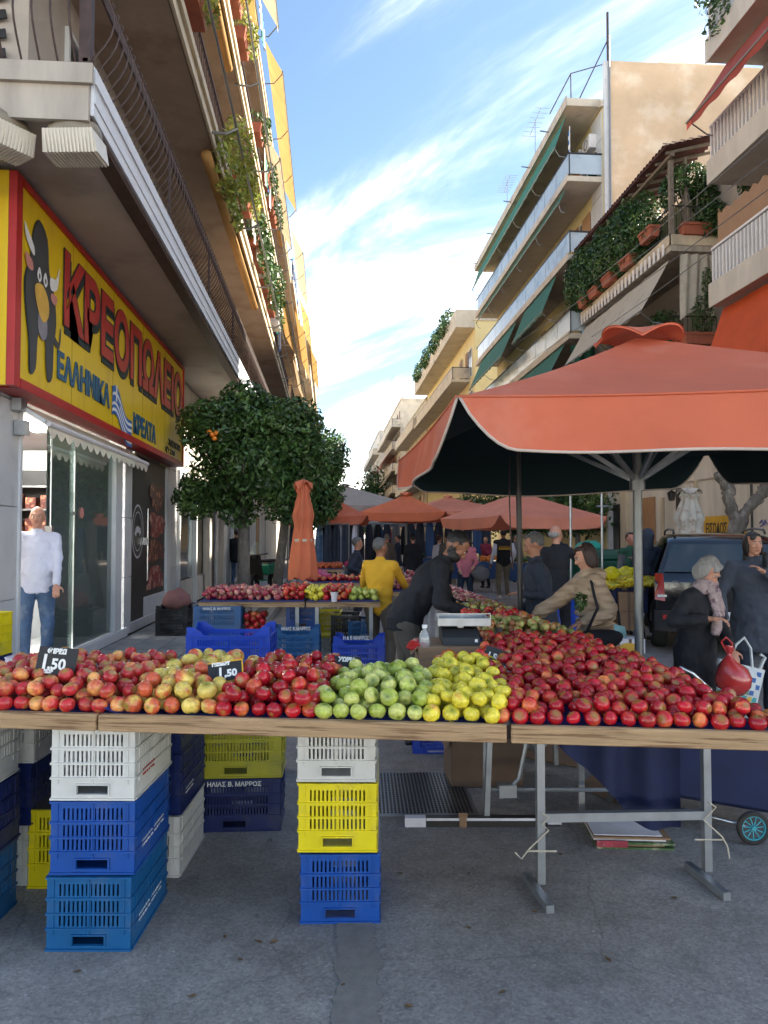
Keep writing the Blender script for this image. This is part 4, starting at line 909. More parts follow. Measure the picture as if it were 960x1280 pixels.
awning(H_, 8.4, 14, 7.2, 12.4, 140, 160, MATS['awning_sand'], 1); awning(H_, 8.4, 11, 7.2, 9.4, 139, 150, MATS['awning_orange'], 1)
I_ = apartment('far block crossing the left end of the street', -1, 96, 150, -3.0, -1.8, [5, 8.1, 11.2, 14.3], 17, 'cream', 'cream', rail='solid', bay=5)
# overhead cables
for k, (a, c_) in enumerate((((960, 175), (740, 352)), ((960, 205), (700, 392)), ((960, 243), (700, 425)), ((960, 268), (740, 420)))):
    p, q = D(*a, 11.5), D(*c_, 26); dirv = (q-p); p = p-dirv*.5; q = q+dirv*1.1
    cb = thing('overhead_cable', ('topmost', 'second', 'third', 'lowest')[k]+' thin overhead cable crossing in front of the garden balconies', 'cable', p)
    b = MB(); b.tube([p+(q-p)*(i/14) - Vector((0, 0, .25*math.sin(PI*i/14)))+Vector((0, 0, .22)) for i in range(15)], .011, 4); b.build('wire', MATS['grey_metal'], cb, world_=True)
# ================================================================== TREES
def tree(label, base, blobs, n, size, trunk_r=.11, trunk_top=1.9, m='leaf_orange', seed=1, limbs=7, lean=(0, 0), fruit=None, group=None):
    t = thing('orange_tree' if fruit is not None else 'street_tree', label, 'tree', base, 0, group)
    b = MB(); bx, by, bz = base
    top = Vector((bx+lean[0], by+lean[1], bz+trunk_top))
    b.tube([(bx, by, bz-.05), (bx+.02, by, bz+.25), (bx+lean[0]*.5, by+lean[1]*.5, bz+trunk_top*.5), top], [trunk_r*1.35, trunk_r*1.05, trunk_r*.9, trunk_r*.8], 10)
    rg = random.Random(seed)
    b.build('trunk', MATS['bark'], t, smooth='all', world_=True)
    for k in range(limbs):
        c, r_ = blobs[rg.randrange(len(blobs))]; e = Vector(c)+Vector((rg.uniform(-.5, .5)*r_[0], rg.uniform(-.5, .5)*r_[1], rg.uniform(-.2, .6)*r_[2]))
        mid = top.lerp(e, .5)+Vector((rg.uniform(-.1, .1), rg.uniform(-.1, .1), .1)); q = MB(); q.tube([top-Vector((0, 0, .1)), mid, e], [trunk_r*.5, trunk_r*.3, trunk_r*.12], 6); q.build('limb', MATS['bark'], t, smooth='all', world_=True)
    leaves('crown', MATS[m], blobs, n, size, t, seed=seed)
    if fruit:
        me = bpy.data.meshes.get('orange_fruit') or MB().ell((0, 0, 0), (.045, .045, .043), 10, 7).mesh('orange_fruit', [mat('orange_skin', (.75, .22, .02), .5, .1)], 'all')
        for f in fruit: o = link_mesh('orange', me, t, Vector(f)-Vector(base))
    return t
def blobset(c, R3, n, seed, rr=(.34, .5)):
    rg = random.Random(seed); out = [(c, (R3[0]*.62, R3[1]*.62, R3[2]*.62))]
    for i in range(n):
        a = rg.uniform(0, 2*PI); z = rg.uniform(-1, 1); s_ = math.sqrt(max(0, 1-z*z)); r_ = rg.uniform(*rr)
        out.append(((c[0]+R3[0]*.72*s_*math.cos(a), c[1]+R3[1]*.72*s_*math.sin(a), c[2]+R3[2]*.72*z), (R3[0]*r_, R3[1]*r_, R3[2]*r_)))
    return out
t1 = K(305, 13.6, .14); c1 = D(312, 574, 13.6)
fr = [D(265, 543, 12.45), D(262, 540, 12.5), D(268, 548, 12.45), D(270, 541, 12.5)]
tree('nearest round-crowned orange tree beside the yellow sign, with a few oranges', t1, blobset(tuple(c1), (1.27, 1.25, 1.26), 22, 5, (.24, .5))+[((c1.x-.95, c1.y, c1.z-.75), (.42, .5, .35)), ((c1.x+.85, c1.y-.2, c1.z+.72), (.5, .5, .4)), ((c1.x-.8, c1.y, c1.z+.6), (.5, .5, .45)), ((c1.x+.7, c1.y-.2, c1.z-.8), (.5, .5, .4)), ((c1.x-.1, c1.y-.2, c1.z+1.15), (.4, .4, .25))], 30000, .105, .13, 1.75, seed=6, limbs=9, fruit=fr)
t2 = K(345, 16.5, .14); c2 = D(376, 582, 16.5)
tree('second orange tree just behind the first, sticking out on its right', t2, blobset(tuple(c2), (.98, 1.0, 1.45), 16, 8, (.24, .5)), 15000, .11, .12, 1.9, seed=9, lean=(.2, 0), fruit=[])
for k, (px, d, s_) in enumerate(((600, 42, 1.0), (640, 38, 1.0), (672, 34, 1.05), (722, 29, 1.0), (735, 33, 1.25))):
    b0 = K(px, d); c0 = (b0.x, b0.y, 3.0*s_)
    tree('dark green street tree in the row behind the orange parasols, %s from the left' % ('first', 'second', 'third', 'fourth', 'fifth')[k], b0, blobset(c0, (1.9*s_, 1.6*s_, 1.25*s_), 14, 30+k), 3200, .22, .12, 1.9, 'leaf_dark', 50+k, 5, group='street trees on the right')
b0 = K(462, 118); tree('far pointed tree at the end of the street below the distant blocks', b0, blobset((b0.x, b0.y, 7.5), (3.2, 3, 5), 14, 71), 2200, .6, .25, 4, 'leaf_dark', 60, 4)
for k, (px, d) in enumerate(((436, 90), (420, 75), (447, 100))):
    b0 = K(px, d); tree('distant small tree low at the end of the street, %s' % ('middle one', 'leftmost one', 'rightmost one')[k], b0, blobset((b0.x, b0.y, 3.2), (2.2, 2, 2), 8, 80+k), 900, .4, .15, 2, 'leaf_dark', 90+k, 3)
# bare pollarded plane tree
bt = K(922, 16.6, .14); pt = thing('plane_tree', 'bare pollarded plane tree with knobbly branches behind the black car', 'tree', bt)
b = MB(); q = lambda px, py, d=16.6: D(px, py, d)
b.tube([bt, q(922, 700), q(918, 668), q(924, 650)], [.2, .17, .17, .2], 12); b.build('trunk', MATS['bark'], pt, smooth='all', world_=True)
for pts, rr in (([(923, 655), (915, 638), (910, 622), (912, 612), (905, 602), (900, 592)], [.15, .15, .13, .15, .12, .14]), ([(924, 655), (930, 641), (942, 628), (953, 618), (957, 604), (962, 590)], [.15, .12, .13, .12, .14, .12]), ([(905, 602), (915, 592), (920, 585)], [.1, .1, .07]), ([(957, 606), (948, 597), (946, 588)], [.1, .09, .08])):
    P3 = []; RR = []
    for i in range(len(pts)-1):
        for k in range(4):
            u = k/4; p = q(pts[i][0]+(pts[i+1][0]-pts[i][0])*u, pts[i][1]+(pts[i+1][1]-pts[i][1])*u); P3.append(p+Vector((0, rnd.uniform(-.04, .04), 0))); RR.append((rr[i]*(1-u)+rr[i+1]*u)*rnd.uniform(.82, 1.18))
    P3.append(q(*pts[-1])); RR.append(rr[-1]); b = MB(); b.tube(P3, RR, 9); b.build('branch', MATS['bark'], pt, smooth='all', world_=True)
# ================================================================== MARKET: materials
def apple_mat(name, base, blush, lo, hi, dark, rand=.25, streak=True):
    m = bpy.data.materials.new(name); m.use_nodes = True; MATS[name] = m
    nt = m.node_tree; n = nt.nodes; l = nt.links; b = n['Principled BSDF']
    tc = n.new('ShaderNodeTexCoord'); oi = n.new('ShaderNodeObjectInfo'); ge = n.new('ShaderNodeNewGeometry')
    ad = n.new('ShaderNodeMath'); ad.operation = 'ADD'; l.new(oi.outputs['Random'], ad.inputs[0]); l.new(ge.outputs['Random Per Island'], ad.inputs[1])
    fr_ = n.new('ShaderNodeMath'); fr_.operation = 'FRACT'; l.new(ad.outputs[0], fr_.inputs[0]); rv = fr_.outputs[0]
    off = n.new('ShaderNodeVectorMath'); off.operation = 'ADD'; l.new(tc.outputs['Object'], off.inputs[0])
    sc_ = n.new('ShaderNodeMath'); sc_.operation = 'MULTIPLY'; sc_.inputs[1].default_value = 37; l.new(rv, sc_.inputs[0]); l.new(sc_.outputs[0], off.inputs[1])
    nz = n.new('ShaderNodeTexNoise'); nz.inputs['Scale'].default_value = 11; nz.inputs['Detail'].default_value = 3; l.new(off.outputs[0], nz.inputs['Vector'])
    a2 = n.new('ShaderNodeMath'); a2.operation = 'MULTIPLY_ADD'; l.new(rv, a2.inputs[0]); a2.inputs[1].default_value = .24; l.new(nz.outputs[0], a2.inputs[2])
    mr = n.new('ShaderNodeMapRange'); mr.interpolation_type = 'SMOOTHSTEP'; mr.inputs[1].default_value = lo; mr.inputs[2].default_value = hi; l.new(a2.outputs[0], mr.inputs[0])
    mx = n.new('ShaderNodeMix'); mx.data_type = 'RGBA'; mx.inputs[6].default_value = (*base, 1); mx.inputs[7].default_value = (*blush, 1); l.new(mr.outputs[0], mx.inputs[0])
    n2 = n.new('ShaderNodeTexNoise'); n2.inputs['Scale'].default_value = 60; n2.inputs['Detail'].default_value = 4; l.new(off.outputs[0], n2.inputs['Vector'])
    m2 = n.new('ShaderNodeMapRange'); m2.inputs[1].default_value = .35; m2.inputs[2].default_value = .7; m2.inputs[3].default_value = .8; m2.inputs[4].default_value = 1.2; l.new(n2.outputs[0], m2.inputs[0])
    m3 = n.new('ShaderNodeMapRange'); m3.inputs[3].default_value = 1-rand; m3.inputs[4].default_value = 1+rand; l.new(rv, m3.inputs[0])
    mm = n.new('ShaderNodeMath'); mm.operation = 'MULTIPLY'; l.new(m2.outputs[0], mm.inputs[0]); l.new(m3.outputs[0], mm.inputs[1])
    hs = n.new('ShaderNodeHueSaturation'); l.new(mx.outputs[2], hs.inputs['Color']); l.new(mm.outputs[0], hs.inputs['Value'])
    at = n.new('ShaderNodeAttribute'); at.attribute_name = 'dimple'
    m4 = n.new('ShaderNodeMix'); m4.data_type = 'RGBA'; l.new(at.outputs['Fac'], m4.inputs[0]); l.new(hs.outputs[0], m4.inputs[6]); m4.inputs[7].default_value = (*dark, 1)
    l.new(m4.outputs[2], b.inputs['Base Color']); b.inputs['Roughness'].default_value = .24; b.inputs['Specular IOR Level'].default_value = .5
    b.inputs['Subsurface Weight'].default_value = 0
    return m
apple_mat('apple_red', (.44, .010, .020), (.62, .18, .05), .66, .92, (.35, .22, .05), .35)
apple_mat('apple_rosy', (.52, .03, .035), (.74, .34, .10), .57, .84, (.4, .3, .08), .25)
apple_mat('apple_bicolour', (.74, .56, .12), (.55, .10, .04), .58, .74, (.3, .3, .05), .12)
apple_mat('apple_green', (.40, .48, .075), (.55, .56, .16), .5, .8, (.12, .2, .02), .12)
apple_mat('apple_yellow', (.74, .62, .05), (.66, .35, .06), .76, .9, (.3, .32, .03), .1)
apple_mat('apple_dull', (.33, .33, .09), (.36, .12, .05), .55, .75, (.15, .15, .04), .2)
apple_mat('apple_pink', (.36, .03, .06), (.50, .26, .2), .55, .8, (.3, .2, .08), .25)
def apple_data(nu=12, nv=8):
    prof = []
    for j in range(nv+1):
        t = PI*j/nv; r = math.sin(t)*(1+.06*math.cos(t)); z = math.cos(t)*.86
        if j == 0: z = .60
        if j == 1: z = .80; r = .36
        if j == nv: z = -.70
        if j == nv-1: r = .40; z = -.80
        prof.append((r, z))
    V = []; F = []; dm = []
    for j in range(1, nv):
        for k in range(nu):
            a = 2*PI*k/nu; V.append((prof[j][0]*math.cos(a), prof[j][0]*math.sin(a), prof[j][1])); dm.append(.55 if j == 1 else 0)
    V.append((0, 0, prof[0][1])); dm.append(1); V.append((0, 0, prof[nv][1])); dm.append(.9)
    T = len(V)-2
    for j in range(nv-2):
        for k in range(nu): k2 = (k+1) % nu; F.append((j*nu+k, (j+1)*nu+k, (j+1)*nu+k2, j*nu+k2))
    for k in range(nu): k2 = (k+1) % nu; F.append((T, k, k2)); F.append((T+1, (nv-2)*nu+k2, (nv-2)*nu+k))
    return V, F, dm
def stem_add(V, F, dm):
    b = len(V)
    for z, r, x in ((.58, .03, 0), (1.0, .035, .06)):
        for a in range(3): V.append((x+r*math.cos(a*2.1), r*math.sin(a*2.1), z)); dm.append(1)
    for a in range(3): a2 = (a+1) % 3; F.append((b+a, b+a2, b+3+a2, b+3+a))
    F.append((b+3, b+4, b+5))
APM = {}
def apple_mesh(m):
    if m not in APM:
        V, F, dm = apple_data(); stem_add(V, F, dm)
        me = bpy.data.meshes.new('apple'); me.from_pydata([tuple(c*.038 for c in v) for v in V], [], F); me.materials.append(MATS[m])
        at = me.attributes.new('dimple', 'FLOAT', 'POINT'); at.data.foreach_set('value', dm)
        me.polygons.foreach_set('use_smooth', [True]*len(F)); APM[m] = me
    return APM[m]
rgn = random.Random(3)
APPLES = []          # (pos, radius, pile)
PILES = {}
def pack(pile, region, base, top, r, tries, fails=40, seed=1, frame_=None, row=None):
    """drop apples one by one into region (u0,u1,v0(u),v1(u)); keep while below top(u,v)"""
    rg = random.Random(seed); cell = {}; out = []; cs = 2*r; u0, u1, v0, v1, inside = region; nf = 0
    def rest(u, v):
        z = base(u, v)+r*.86; ci, cj = int(math.floor(u/cs)), int(math.floor(v/cs))
        for i in range(ci-1, ci+2):
            for j in range(cj-1, cj+2):
                for (a, b_, c_) in cell.get((i, j), ()):
                    d2 = (a-u)**2+(b_-v)**2
                    if d2 < 3.45*r*r: z = max(z, c_+math.sqrt(3.45*r*r-d2)*.95)
        return z
    if row:
        u = u0+r*.6
        while u < u1-r*.3:
            v = row(u)+rg.uniform(-.004, .020)
            if inside(u, v) or row(u) > 1: 
                q = (u, v, base(u, v)+r*.86); out.append(q); cell.setdefault((int(math.floor(u/cs)), int(math.floor(v/cs))), []).append(q)
            u += r*rg.uniform(1.8, 2.2)
    fails = fails*3
    while nf < fails:
        best = None
        for _ in range(tries):
            u = rg.uniform(u0, u1); v = rg.uniform(v0, v1)
            if not inside(u, v): continue
            z = rest(u, v)
            if best is None or z < best[2]: best = (u, v, z)
        if best is None or best[2]+r > top(best[0], best[1]): nf += 1; continue
        nf = 0; out.append(best); cell.setdefault((int(math.floor(best[0]/cs)), int(math.floor(best[1]/cs))), []).append(best)
    for (u, v, z) in out: APPLES.append((frame_(u, v, z), r*rg.uniform(.86, 1.07), pile))
    return out
# front table frame: s along the plank (to the right), t away from the camera
TO, TE, TN = Vector((0, 2.79)), Vector((.994, -.107)), Vector((.107, .994))
def TF(s, t, z=0): p = TO+TE*s+TN*t; return L(p.x, p.y, z)
TROT = -YAW - math.atan2(.107, .994)
def LF(u, v, z=0): return L(u, v, z)
PIX = dict(PILES)
def pile(name, m, label, group, catname='apple'): PILES[name] = (m, label, group, catname)
pile('left', 'apple_rosy', 'rosy red apple heaped at the left end of the front stall', 'rosy apples at the left end of the stall')
pile('bic', 'apple_bicolour', 'yellow apple with red blush in the heap behind the blue sheet fold', 'yellow and red blushed apples')
pile('red', 'apple_red', 'bright red apple in the heap between the blushed and green apples', 'bright red apples in the middle heap')
pile('green', 'apple_green', 'green apple in the middle heap of the front stall', 'green apples')
pile('yellow', 'apple_yellow', 'yellow apple in the heap between green and dark red apples', 'yellow apples')
pile('dark', 'apple_red', 'dark red apple in the big heap on the right stall table', 'dark red apples on the right table')
for nm, m in (('dull', 'apple_dull'), ('strip', 'apple_red'), ('dull2', 'apple_dull'), ('pink', 'apple_pink'), ('row2red', 'apple_pink'), ('row2y', 'apple_yellow'), ('row2b', 'apple_red'), ('row2g', 'apple_green'), ('row3', 'apple_rosy'), ('row3b', 'apple_pink')): PILES[nm] = (m, None, None, None)
TOPZ = .93
def reg(s0, s1, t0, t1, cond=lambda s, t: True): return (s0, s1, t0, t1, cond)
def bump(s, t, s0, s1, h, t1=.85): 
    e = min(1, max(0, (s-s0)/.12), max(0, (s1-s)/.12)); f = min(1, .5+t/.35)
    return TOPZ+.075+h*e**.5*f
pack('left', reg(-1.82, -1.03, .02, .72), lambda s, t: TOPZ, lambda s, t: bump(s, t, -2, -1.0, .085), .034, 10, 40, 1, TF, row=lambda u: .022)
pack('bic', reg(-1.02, -.66, .02, .70, lambda s, t: s > -1.02+.0*t and s < -.66), lambda s, t: TOPZ+.02*t, lambda s, t: bump(s, t, -1.08, -.62, .10), .039, 10, 40, 2, TF, row=lambda u: .022)
pack('red', reg(-.645, -.27, .02, .74), lambda s, t: TOPZ, lambda s, t: bump(s, t, -.70, -.22, .09), .034, 10, 40, 3, TF, row=lambda u: .022)
pack('green', reg(-.255, .145, .02, .66), lambda s, t: TOPZ, lambda s, t: bump(s, t, -.3, .2, .075), .036, 10, 40, 4, TF, row=lambda u: .022)
pack('yellow', reg(.155, .47, .02, .92, lambda s, t: t < .98 and s < .44+.05*t), lambda s, t: TOPZ, lambda s, t: bump(s, t, .1, .52, .07), .035, 10, 40, 5, TF, row=lambda u: .022)
def right_edge(v): return 1.48-.13*(v-2.7) if v < 4 else 1.30-.08*(v-4)
def left_edge(v): return .46+.02*(v-2.8) if v < 3.8 else (.53 if v < 4.1 else (.62 if v < 4.9 else .6))
def dtop(u, v): return TOPZ+.10+.05*min(1, max(0, (v-2.8)/1.2))-.03*max(0, (u-right_edge(v)+.15)/.15)
vf = lambda u: 2.79-.107*u+.03
pack('dark', reg(.42, 1.46, 2.66, 4.55, lambda u, v: left_edge(v) < u < right_edge(v)-.03 and v > vf(u)), lambda u, v: TOPZ+.02*min(1, max(0, (v-3)/1)), dtop, .0315, 10, 60, 6, LF, row=lambda u: 2.79-.107*u+.024)
for nm, v0, v1, sd_ in (('dull', 4.58, 5.05, 7), ('strip', 5.08, 5.6, 8), ('dull2', 5.63, 6.3, 9), ('pink', 6.33, 8.7, 10)):
    pack(nm, reg(.56, 1.25, v0, v1, lambda u, v: left_edge(v) < u < right_edge(v)-.03), lambda u, v: TOPZ+.03, lambda u, v: TOPZ+.185-.08*max(0, (u-right_edge(v)+.25)/.25), .032, 6, 25, sd_, LF)
def lat(px, d): return (px-480)/924.4*d
pack('row2red', reg(lat(256, 8), lat(352, 8), 8.03, 8.75), lambda u, v: .94, lambda u, v: 1.09, .036, 6, 25, 11, LF)
pack('row2b', reg(lat(354, 8), lat(378, 8), 8.03, 8.75), lambda u, v: .94, lambda u, v: 1.12, .037, 6, 25, 12, LF)
pack('row2y', reg(lat(381, 8), lat(403, 8), 8.03, 8.75), lambda u, v: .94, lambda u, v: 1.09, .037, 6, 25, 13, LF)
pack('row2b', reg(lat(405, 8), lat(436, 8), 8.03, 8.75), lambda u, v: .94, lambda u, v: 1.10, .037, 6, 25, 14, LF)
pack('row2g', reg(lat(438, 8), lat(470, 8), 8.03, 8.6), lambda u, v: .94, lambda u, v: 1.08, .037, 6, 25, 15, LF)
pack('row3', reg(lat(396, 11.5), lat(462, 11.5), 11.5, 12.0), lambda u, v: .94, lambda u, v: 1.06, .045, 6, 20, 16, LF)
pack('row3b', reg(lat(480, 10), lat(528, 10), 9.6, 10.9), lambda u, v: .94+.08*(v-9.6), lambda u, v: 1.08+.08*(v-9.6), .043, 6, 20, 17, LF)
pack('row2b', reg(lat(308, 8), lat(330, 8), 7.95, 8.2), lambda u, v: .5, lambda u, v: .83, .038, 6, 25, 19, LF)
# individuals: every green, yellow, blushed apple; the 300 nearest-looking red ones; the rest one heap
def spin(): return Euler((rgn.gauss(0, .7), rgn.gauss(0, .7), rgn.uniform(0, 6.28)))
redk = [a for a in APPLES if PILES[a[2]][0] in ('apple_red', 'apple_rosy', 'apple_pink')]
redk.sort(key=lambda a: (a[0]-CAM).length - a[0].z*2.5)
indiv = set(id(a) for a in redk[:300])
for a in APPLES:
    if a[2] in ('bic', 'green', 'yellow'): indiv.add(id(a))
rest_ = {}
NAMES_ = {'left': 'rosy_apple', 'bic': 'blushed_apple', 'red': 'red_apple', 'green': 'green_apple', 'yellow': 'yellow_apple', 'dark': 'dark_red_apple'}
for a in APPLES:
    m, lab, grp, ct = PILES[a[2]]
    if id(a) in indiv and lab:
        o = link_mesh(NAMES_[a[2]], apple_mesh(m), None, a[0], spin()); s_ = a[1]/.038; o.scale = (s_, s_, s_*rgn.uniform(.92, 1.08)); tag(o, lab, 'apple', grp)
    else: rest_.setdefault(m, []).append(a)
def joined_apples(name, items_by_mat):
    V, F, dm = apple_data(9, 6); V = np.array(V); F4 = F
    vs = []; fs = []; mi = []; at = []; mats = []; off = 0
    for k, (m, items) in enumerate(items_by_mat.items()):
        mats.append(MATS[m])
        for (p, r, _) in items:
            Rm = np.array(spin().to_matrix()); vs.append(V @ Rm.T * r + np.array(tuple(p)))
            fs += [tuple(i+off for i in f) for f in F4]; mi += [k]*len(F4); at += dm; off += len(V)
    me = bpy.data.meshes.new(name); me.from_pydata(np.concatenate(vs).tolist(), [], fs)
    for m in mats: me.materials.append(m)
    me.polygons.foreach_set('material_index', mi); me.polygons.foreach_set('use_smooth', [True]*len(fs))
    a_ = me.attributes.new('dimple', 'FLOAT', 'POINT'); a_.data.foreach_set('value', at)
    o = bpy.data.objects.new(name, me); col.objects.link(o); return o
tag(joined_apples('apple_heap', rest_), 'smaller apples filling the heaps in red, dull green and pink bands behind the front rows', 'apples', kind='stuff')
# ================================================================== tables
mat('plank', (.42, .27, .14), .7, .25, 3, bump=.5, bscale=30, stretch=(1, 14, 26), c2=(.20, .11, .05), c2scale=3.2, c2lo=.48, c2hi=.62)
mat('blue_sheet', (.008, .02, .16), .55, .15, 6); mat('navy_cloth', (.006, .012, .055), .8, .3, 4)
mat('board', (.2, .14, .09), .8, .2, 5); mat('rope', (.5, .45, .35), .9); mat('cardboard', (.25, .15, .085), .85, .15, 5, bump=.2, stretch=(1, 1, 8)); mat('cardboard_dark', (.14, .09, .06), .85, .15, 5)
mat('paper', (.66, .64, .68), .7); mat('black_card', (.014, .015, .017), .6, .1); mat('chalk', (.75, .76, .74), .8)
def table(label, s0, s1, depth=.86, group=None, stop=None, xr=None):
    c = TF((s0+s1)/2, .02, 0); t = thing('stall_table', label, 'table', (c.x, c.y, 0), TROT, group)
    h = (s1-s0)/2
    b = MB(); n = 24
    b.box(-h, h, -.045, -.012, .872, .936); b.build('front_plank', MATS['plank'], t, bevel=.004)
    b = MB(); b.box(-h+.01, (xr or h)-.01, -.010, depth, .885, .915); b.build('table_top', MATS['board'], t)
    b = MB(); b.grid(lambda u, v: (-h+.004+((xr or h)+h-.008)*u, -.012+(depth+.01)*v, .9185 + (.020*(1-v*26)+.004*math.sin(u*30) if v < 1/26 else 0) ), 40, 26); b.build('blue_sheet', MATS['blue_sheet'], t)
    return t
table('front stall table at the left picture edge, its plank resting on the white crates', -2.2, -1.118)
table('middle front stall table with pale wooden plank over crate stacks', -1.11, .452)
TR = table('right front stall table on grey metal trestle', .468, 1.95, 1.2, xr=.17)
b = MB(); b.add([TF(-1.16, -.0, .955), TF(-1.10, -.0, .955), TF(-.98, .3, .985), TF(-1.03, .3, .985), TF(-1.02, 0, .925), TF(-.93, .28, .93)], [(0, 1, 2, 3), (1, 4, 5, 2)]); o = b.build('sheet_fold', MATS['blue_sheet']); tag(o, 'bright blue sheet fold between the rosy and the blushed apples', 'sheet')
# long table under the coloured bands
c = L(.95, 4.2); lt = thing('stall_table', 'long table behind the right front table carrying the bands of apples', 'table', (c.x, c.y, 0), -YAW)
b = MB(); ply = [L(.53, 3.98), L(1.29, 3.98), L(1.27, 4.4), L(.96, 8.75), L(.58, 8.75)]; b.prism([(p.x, p.y) for p in ply], .93, .955); b.build('table_top', MATS['board'], lt, world_=True)
b = MB(); b.prism([(p.x, p.y) for p in ply], .957, .962); b.add([(*L(1.295, 3.98).xy, .72), (*L(.965, 8.75).xy, .72), (*L(.965, 8.75).xy, .99), (*L(1.295, 3.98).xy, .99)], [(0, 1, 2, 3)]); b.build('blue_sheet', MATS['blue_sheet'], lt, world_=True)
for y in (.2, 2.2, 4.3):
    for x in (-.35, .22-.06*y): b = MB(); b.bar((x, y, 0), (x, y, .928), .035); b.build('leg', MATS['galv'], lt)
# right table trestle (square tube legs with L feet)
tr = thing('trestle', 'grey square tube trestle with long feet under the right front table', 'trestle', G(675, 1112))
l1, l2 = G(676, 1112), G(884, 1096)
for (a, c_, base) in ((G(657, 1094, .02), G(688, 1137, .02), l1), (G(859, 1081, .02), G(909, 1121, .02), l2)):
    b = MB(); b.bar(a, c_, .035); b.build('foot', MATS['galv'], tr, world_=True)
    b = MB(); b.bar((base.x, base.y, .03), (base.x, base.y, .87), .036, up=(0, 1, 0)); b.build('leg', MATS['galv'], tr, world_=True)
b = MB(); b.bar((l1.x, l1.y, .33), (l2.x, l2.y, .295), .036, .04); b.build('crossbar', MATS['galv'], tr, world_=True)
b = MB()
for p, s_ in ((l1, -1), (l2, 1)):
    b.tube([p+Vector((0, -.03, .36)), p+Vector((.03, -.035, .34)), p+Vector((0, -.035, .31)), p+Vector((-.03*s_, -.03, .28)), p+Vector((-.06 if s_ < 0 else .06, -.03, .20)), p+Vector((-.10 if s_ < 0 else .08, -.04, .16)), p+Vector((-.13 if s_ < 0 else .09, -.04, .19 if s_ < 0 else .1))],   .0035, 5)
    b.tube([p+Vector((-.07, -.02, .185)), p+Vector((.07, -.02, .18))], .004, 4)
b.build('tie_rope', MATS['rope'], tr, world_=True)
# folding trestles behind
def folding(label, pa, pb, ya, d):
    p, q = D(pa, ya, d), D(pb, ya, d); t = thing('trestle', label, 'trestle', (p.x, p.y, 0)); z0 = 0.01
    for e, s_ in ((p, 1), (q, -1)):
        b = MB(); b.bar((e.x-.03*s_, e.y, z0), (e.x+.01*s_, e.y, .88), .03); b.build('leg', MATS['galv'], t, world_=True)
        b = MB(); b.bar((e.x+.05*s_, e.y+.35, z0), (e.x-.03*s_, e.y+.02, .88), .028); b.build('leg', MATS['grey_metal'], t, world_=True)
        b = MB(); b.tube([(e.x+.28*s_, e.y, .80), (e.x+.16*s_, e.y, .25), (e.x+.10*s_, e.y, .19)], .012, 6); b.build('brace', MATS['galv'], t, world_=True)
        b = MB(); b.box(e.x+.09*s_-.05, e.x+.09*s_+.05, e.y-.03, e.y+.03, .15, .22); b.build('joint', MATS['galv'], t, world_=True)
    b = MB(); b.tube([(p.x, p.y, .19), (q.x, q.y, .19)], .012, 6); b.build('crossbar', MATS['galv'], t, world_=True)
    return t
folding('folding steel trestle with diagonal braces standing behind the front trestle', 614, 801, 980, 4.25)
folding('darker folding trestle further back under the band tables', 598, 690, 950, 5.3)
# ================================================================== crates
for nm, c_ in (('crate_white', (.60, .60, .57)), ('crate_blue', (.004, .065, .31)), ('crate_royal', (.005, .05, .42)), ('crate_navy', (.006, .018, .11)), ('crate_teal', (.003, .09, .25)), ('crate_yellow', (.72, .60, .005)), ('crate_olive', (.42, .40, .02)), ('crate_black', (.015, .016, .018))):
    mat(nm, c_, .38, .1, 7, c2=tuple(x*.72+.035 for x in c_), c2scale=6, c2lo=.50, c2hi=.72)
def crate_panel(mb, w, h, slots, handle, place):
    t = .006
    def bx(u0, u1, z0, z1, o0=0, o1=t): mb.M = place; mb.box(u0, u1, -o1, -o0, z0, z1)
    rows = [(.10, .26), (.33, .48), (.52, .67)]; zt = lambda f: h*(1-f)
    ua, ub = -w*.37, w*.37
    edges = [0]+[x for r_ in rows for x in r_]
    bx(-w/2, ua, 0, h); bx(ub, w/2, 0, h)
    prev = 0
    for a, b_ in rows: bx(ua, ub, zt(a), zt(prev)); prev = b_
    hz0, hz1 = h*.085, h*.205
    if handle:
        bx(ua, ub, hz1, zt(prev)); bx(ua, ub, 0, hz0); bx(ua, -.062, hz0, hz1); bx(.062, ub, hz0, hz1)
        for s_ in (-1, 1): bx(-.068, .068, *( (hz0-.006, hz0-.0005) if s_ < 0 else (hz1+.0005, hz1+.006)), t+.0005, .014)
        bx(-.068, -.0625, hz0, hz1, t+.0005, .014); bx(.0625, .068, hz0, hz1, t+.0005, .014)
    else: bx(ua, ub, 0, zt(prev))
    pitch = (ub-ua)/slots
    for a, b_ in rows:
        for k in range(slots+1):
            u = ua+k*pitch; wd = pitch*.27
            if abs(u) < pitch*.5: wd *= 1.6
            bx(max(ua, u-wd), min(ub, u+wd), zt(b_), zt(a))
    for f in (.015, .295, .50, .70, .985): bx(-w/2-.004, w/2+.004, zt(f)-.004, zt(f)+.004, t+.0005, .013)
    for u in (-w*.42, 0, w*.42): 
        for a, b_ in ((.02, .29), (.30, .495), (.505, .695), (.705, .80)): bx(u-.0025, u+.0025, zt(b_)+.0045, zt(a)-.0045, t+.0005, .011)
